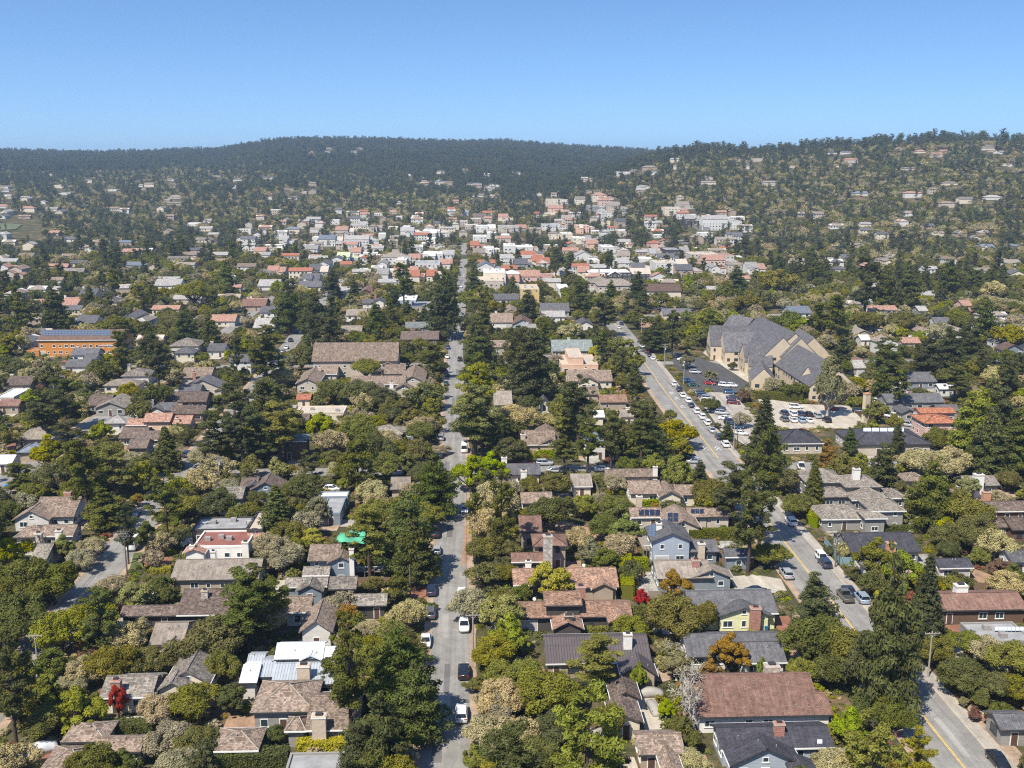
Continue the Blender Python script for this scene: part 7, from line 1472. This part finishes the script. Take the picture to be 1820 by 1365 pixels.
def bin_(reg, u, v, mat, label):
    p = at(*pix(reg, u, v), .5); e = empty('wheelie_bin', (p[0], p[1], 0.05)); m = MB(); m.solid([(-.25,-.28,0),(.25,-.28,0),(.25,.28,0),(-.25,.28,0),(-.3,-.36,1.0),(.3,-.36,1.0),(.3,.36,1.0),(-.3,.36,1.0)], [(0,3,2,1),(0,1,5,4),(1,2,6,5),(2,3,7,6),(3,0,4,7),(4,5,6,7)]); m.build('bin_body', mat, e); m = MB(); m.box(-.33,.33,-.4,.38,1.0,1.08); m.build('lid', mat, e); m = MB(); m.tube((-.3,.32,.1),(.3,.32,.1),.1,.1,8); m.build('wheels', 'tyre', e); tag(e, label, 'bin')
plain('binblue', (0.03,0.14,0.36), .5, .1); plain('bingreen', (0.03,0.20,0.08), .5, .1)
bin_('C',1800,440,'binblue','blue bin right of the brick chimney of the yellow house'); bin_('C',1755,445,'bingreen','green bin beside the brick chimney of the yellow house'); bin_('H',880,475,'binblue','blue bin nearest the many hipped house'); bin_('H',895,478,'binblue','blue bin farther right behind the many hipped house')
def chairset(reg, u, v, label):
    p = at(*pix(reg, u, v)); e = empty('patio_table', (p[0], p[1], .06)); m = MB(); m.tube((0,0,.68),(0,0,.74),.65,.65,12); m.build('table_top', 'wood', e); m = MB(); m.tube((0,0,0),(0,0,.68),.08,.06,8); m.tube((0,0,0),(0,0,.05),.35,.3,10); m.build('pedestal', 'trimdark', e); tag(e, label, 'table')
chairset('G',897,980,'round table on the red terrace'); chairset('C',960,120,'round table on the flagstone patio')
def lounger(reg, u, v, rz, label):
    p = at(*pix(reg, u, v)); e = empty('garden_chair', (p[0], p[1], .06), rz); m = MB(); m.box(-.3,.3,-.3,.3,.38,.44); m.build('seat', 'woodorange', e); m = MB(); m.solid([(-.3,.28,.4),(.3,.28,.4),(.3,.34,.4),(-.3,.34,.4),(-.3,.5,1.0),(.3,.5,1.0),(.3,.56,1.0),(-.3,.56,1.0)], [(0,3,2,1),(4,5,6,7),(0,1,5,4),(1,2,6,5),(2,3,7,6),(3,0,4,7)]); m.build('backrest', 'woodorange', e)
    for x in (-.27, .27):
        for y in (-.27, .27): m = MB(); m.box(x-.03, x+.03, y-.03, y+.03, 0, .38); m.build('leg', 'woodorange', e)
    tag(e, label, 'chair', 'wooden garden chairs on the patio')
lounger('C',935,85,0.8,'wooden garden chair leftmost on the flagstone patio'); lounger('C',985,95,-0.7,'wooden garden chair rightmost on the flagstone patio'); lounger('C',950,155,2.6,'wooden garden chair lowest on the flagstone patio')
# satellite dishes
def dish(reg, u, v, z, label):
    p = at(*pix(reg, u, v), z); e = empty('satellite_dish', (p[0], p[1], z-1.2)); m = MB(); m.tube((0,0,0),(0,0,1.0),.04,.04,6); m.build('mast', 'metal', e); m = MB(); m.tube((0,-.05,1.1),(0,-.2,1.2),.08,.3,12); m.build('reflector', 'trim', e); tag(e, label, 'dish')
dish('C',260,238,4.6,'white satellite dish at the left of the raised shake roof'); dish('C',588,15,4.8,'white satellite dish behind the shake roofed house with brick chimney')
# ---------------------------------------------------------------- air
m = bpy.data.materials.new('haze'); m.use_nodes = True; nt = m.node_tree; nt.nodes.remove(nt.nodes['Principled BSDF']); pv = nt.nodes.new('ShaderNodeVolumePrincipled')
pv.inputs['Color'].default_value = (0.54, 0.75, 1.0, 1); pv.inputs['Density'].default_value = HAZE; pv.inputs['Anisotropy'].default_value = 0.2
nt.links.new(pv.outputs[0], nt.nodes['Material Output'].inputs['Volume']); MAT['haze'] = m
hb = MB(); hb.box(-6500, 6500, -1200, 9500, -65, 225); tag(hb.build('haze', 'haze'), 'thin blue haze over the town and hills', 'haze', None, 'stuff')
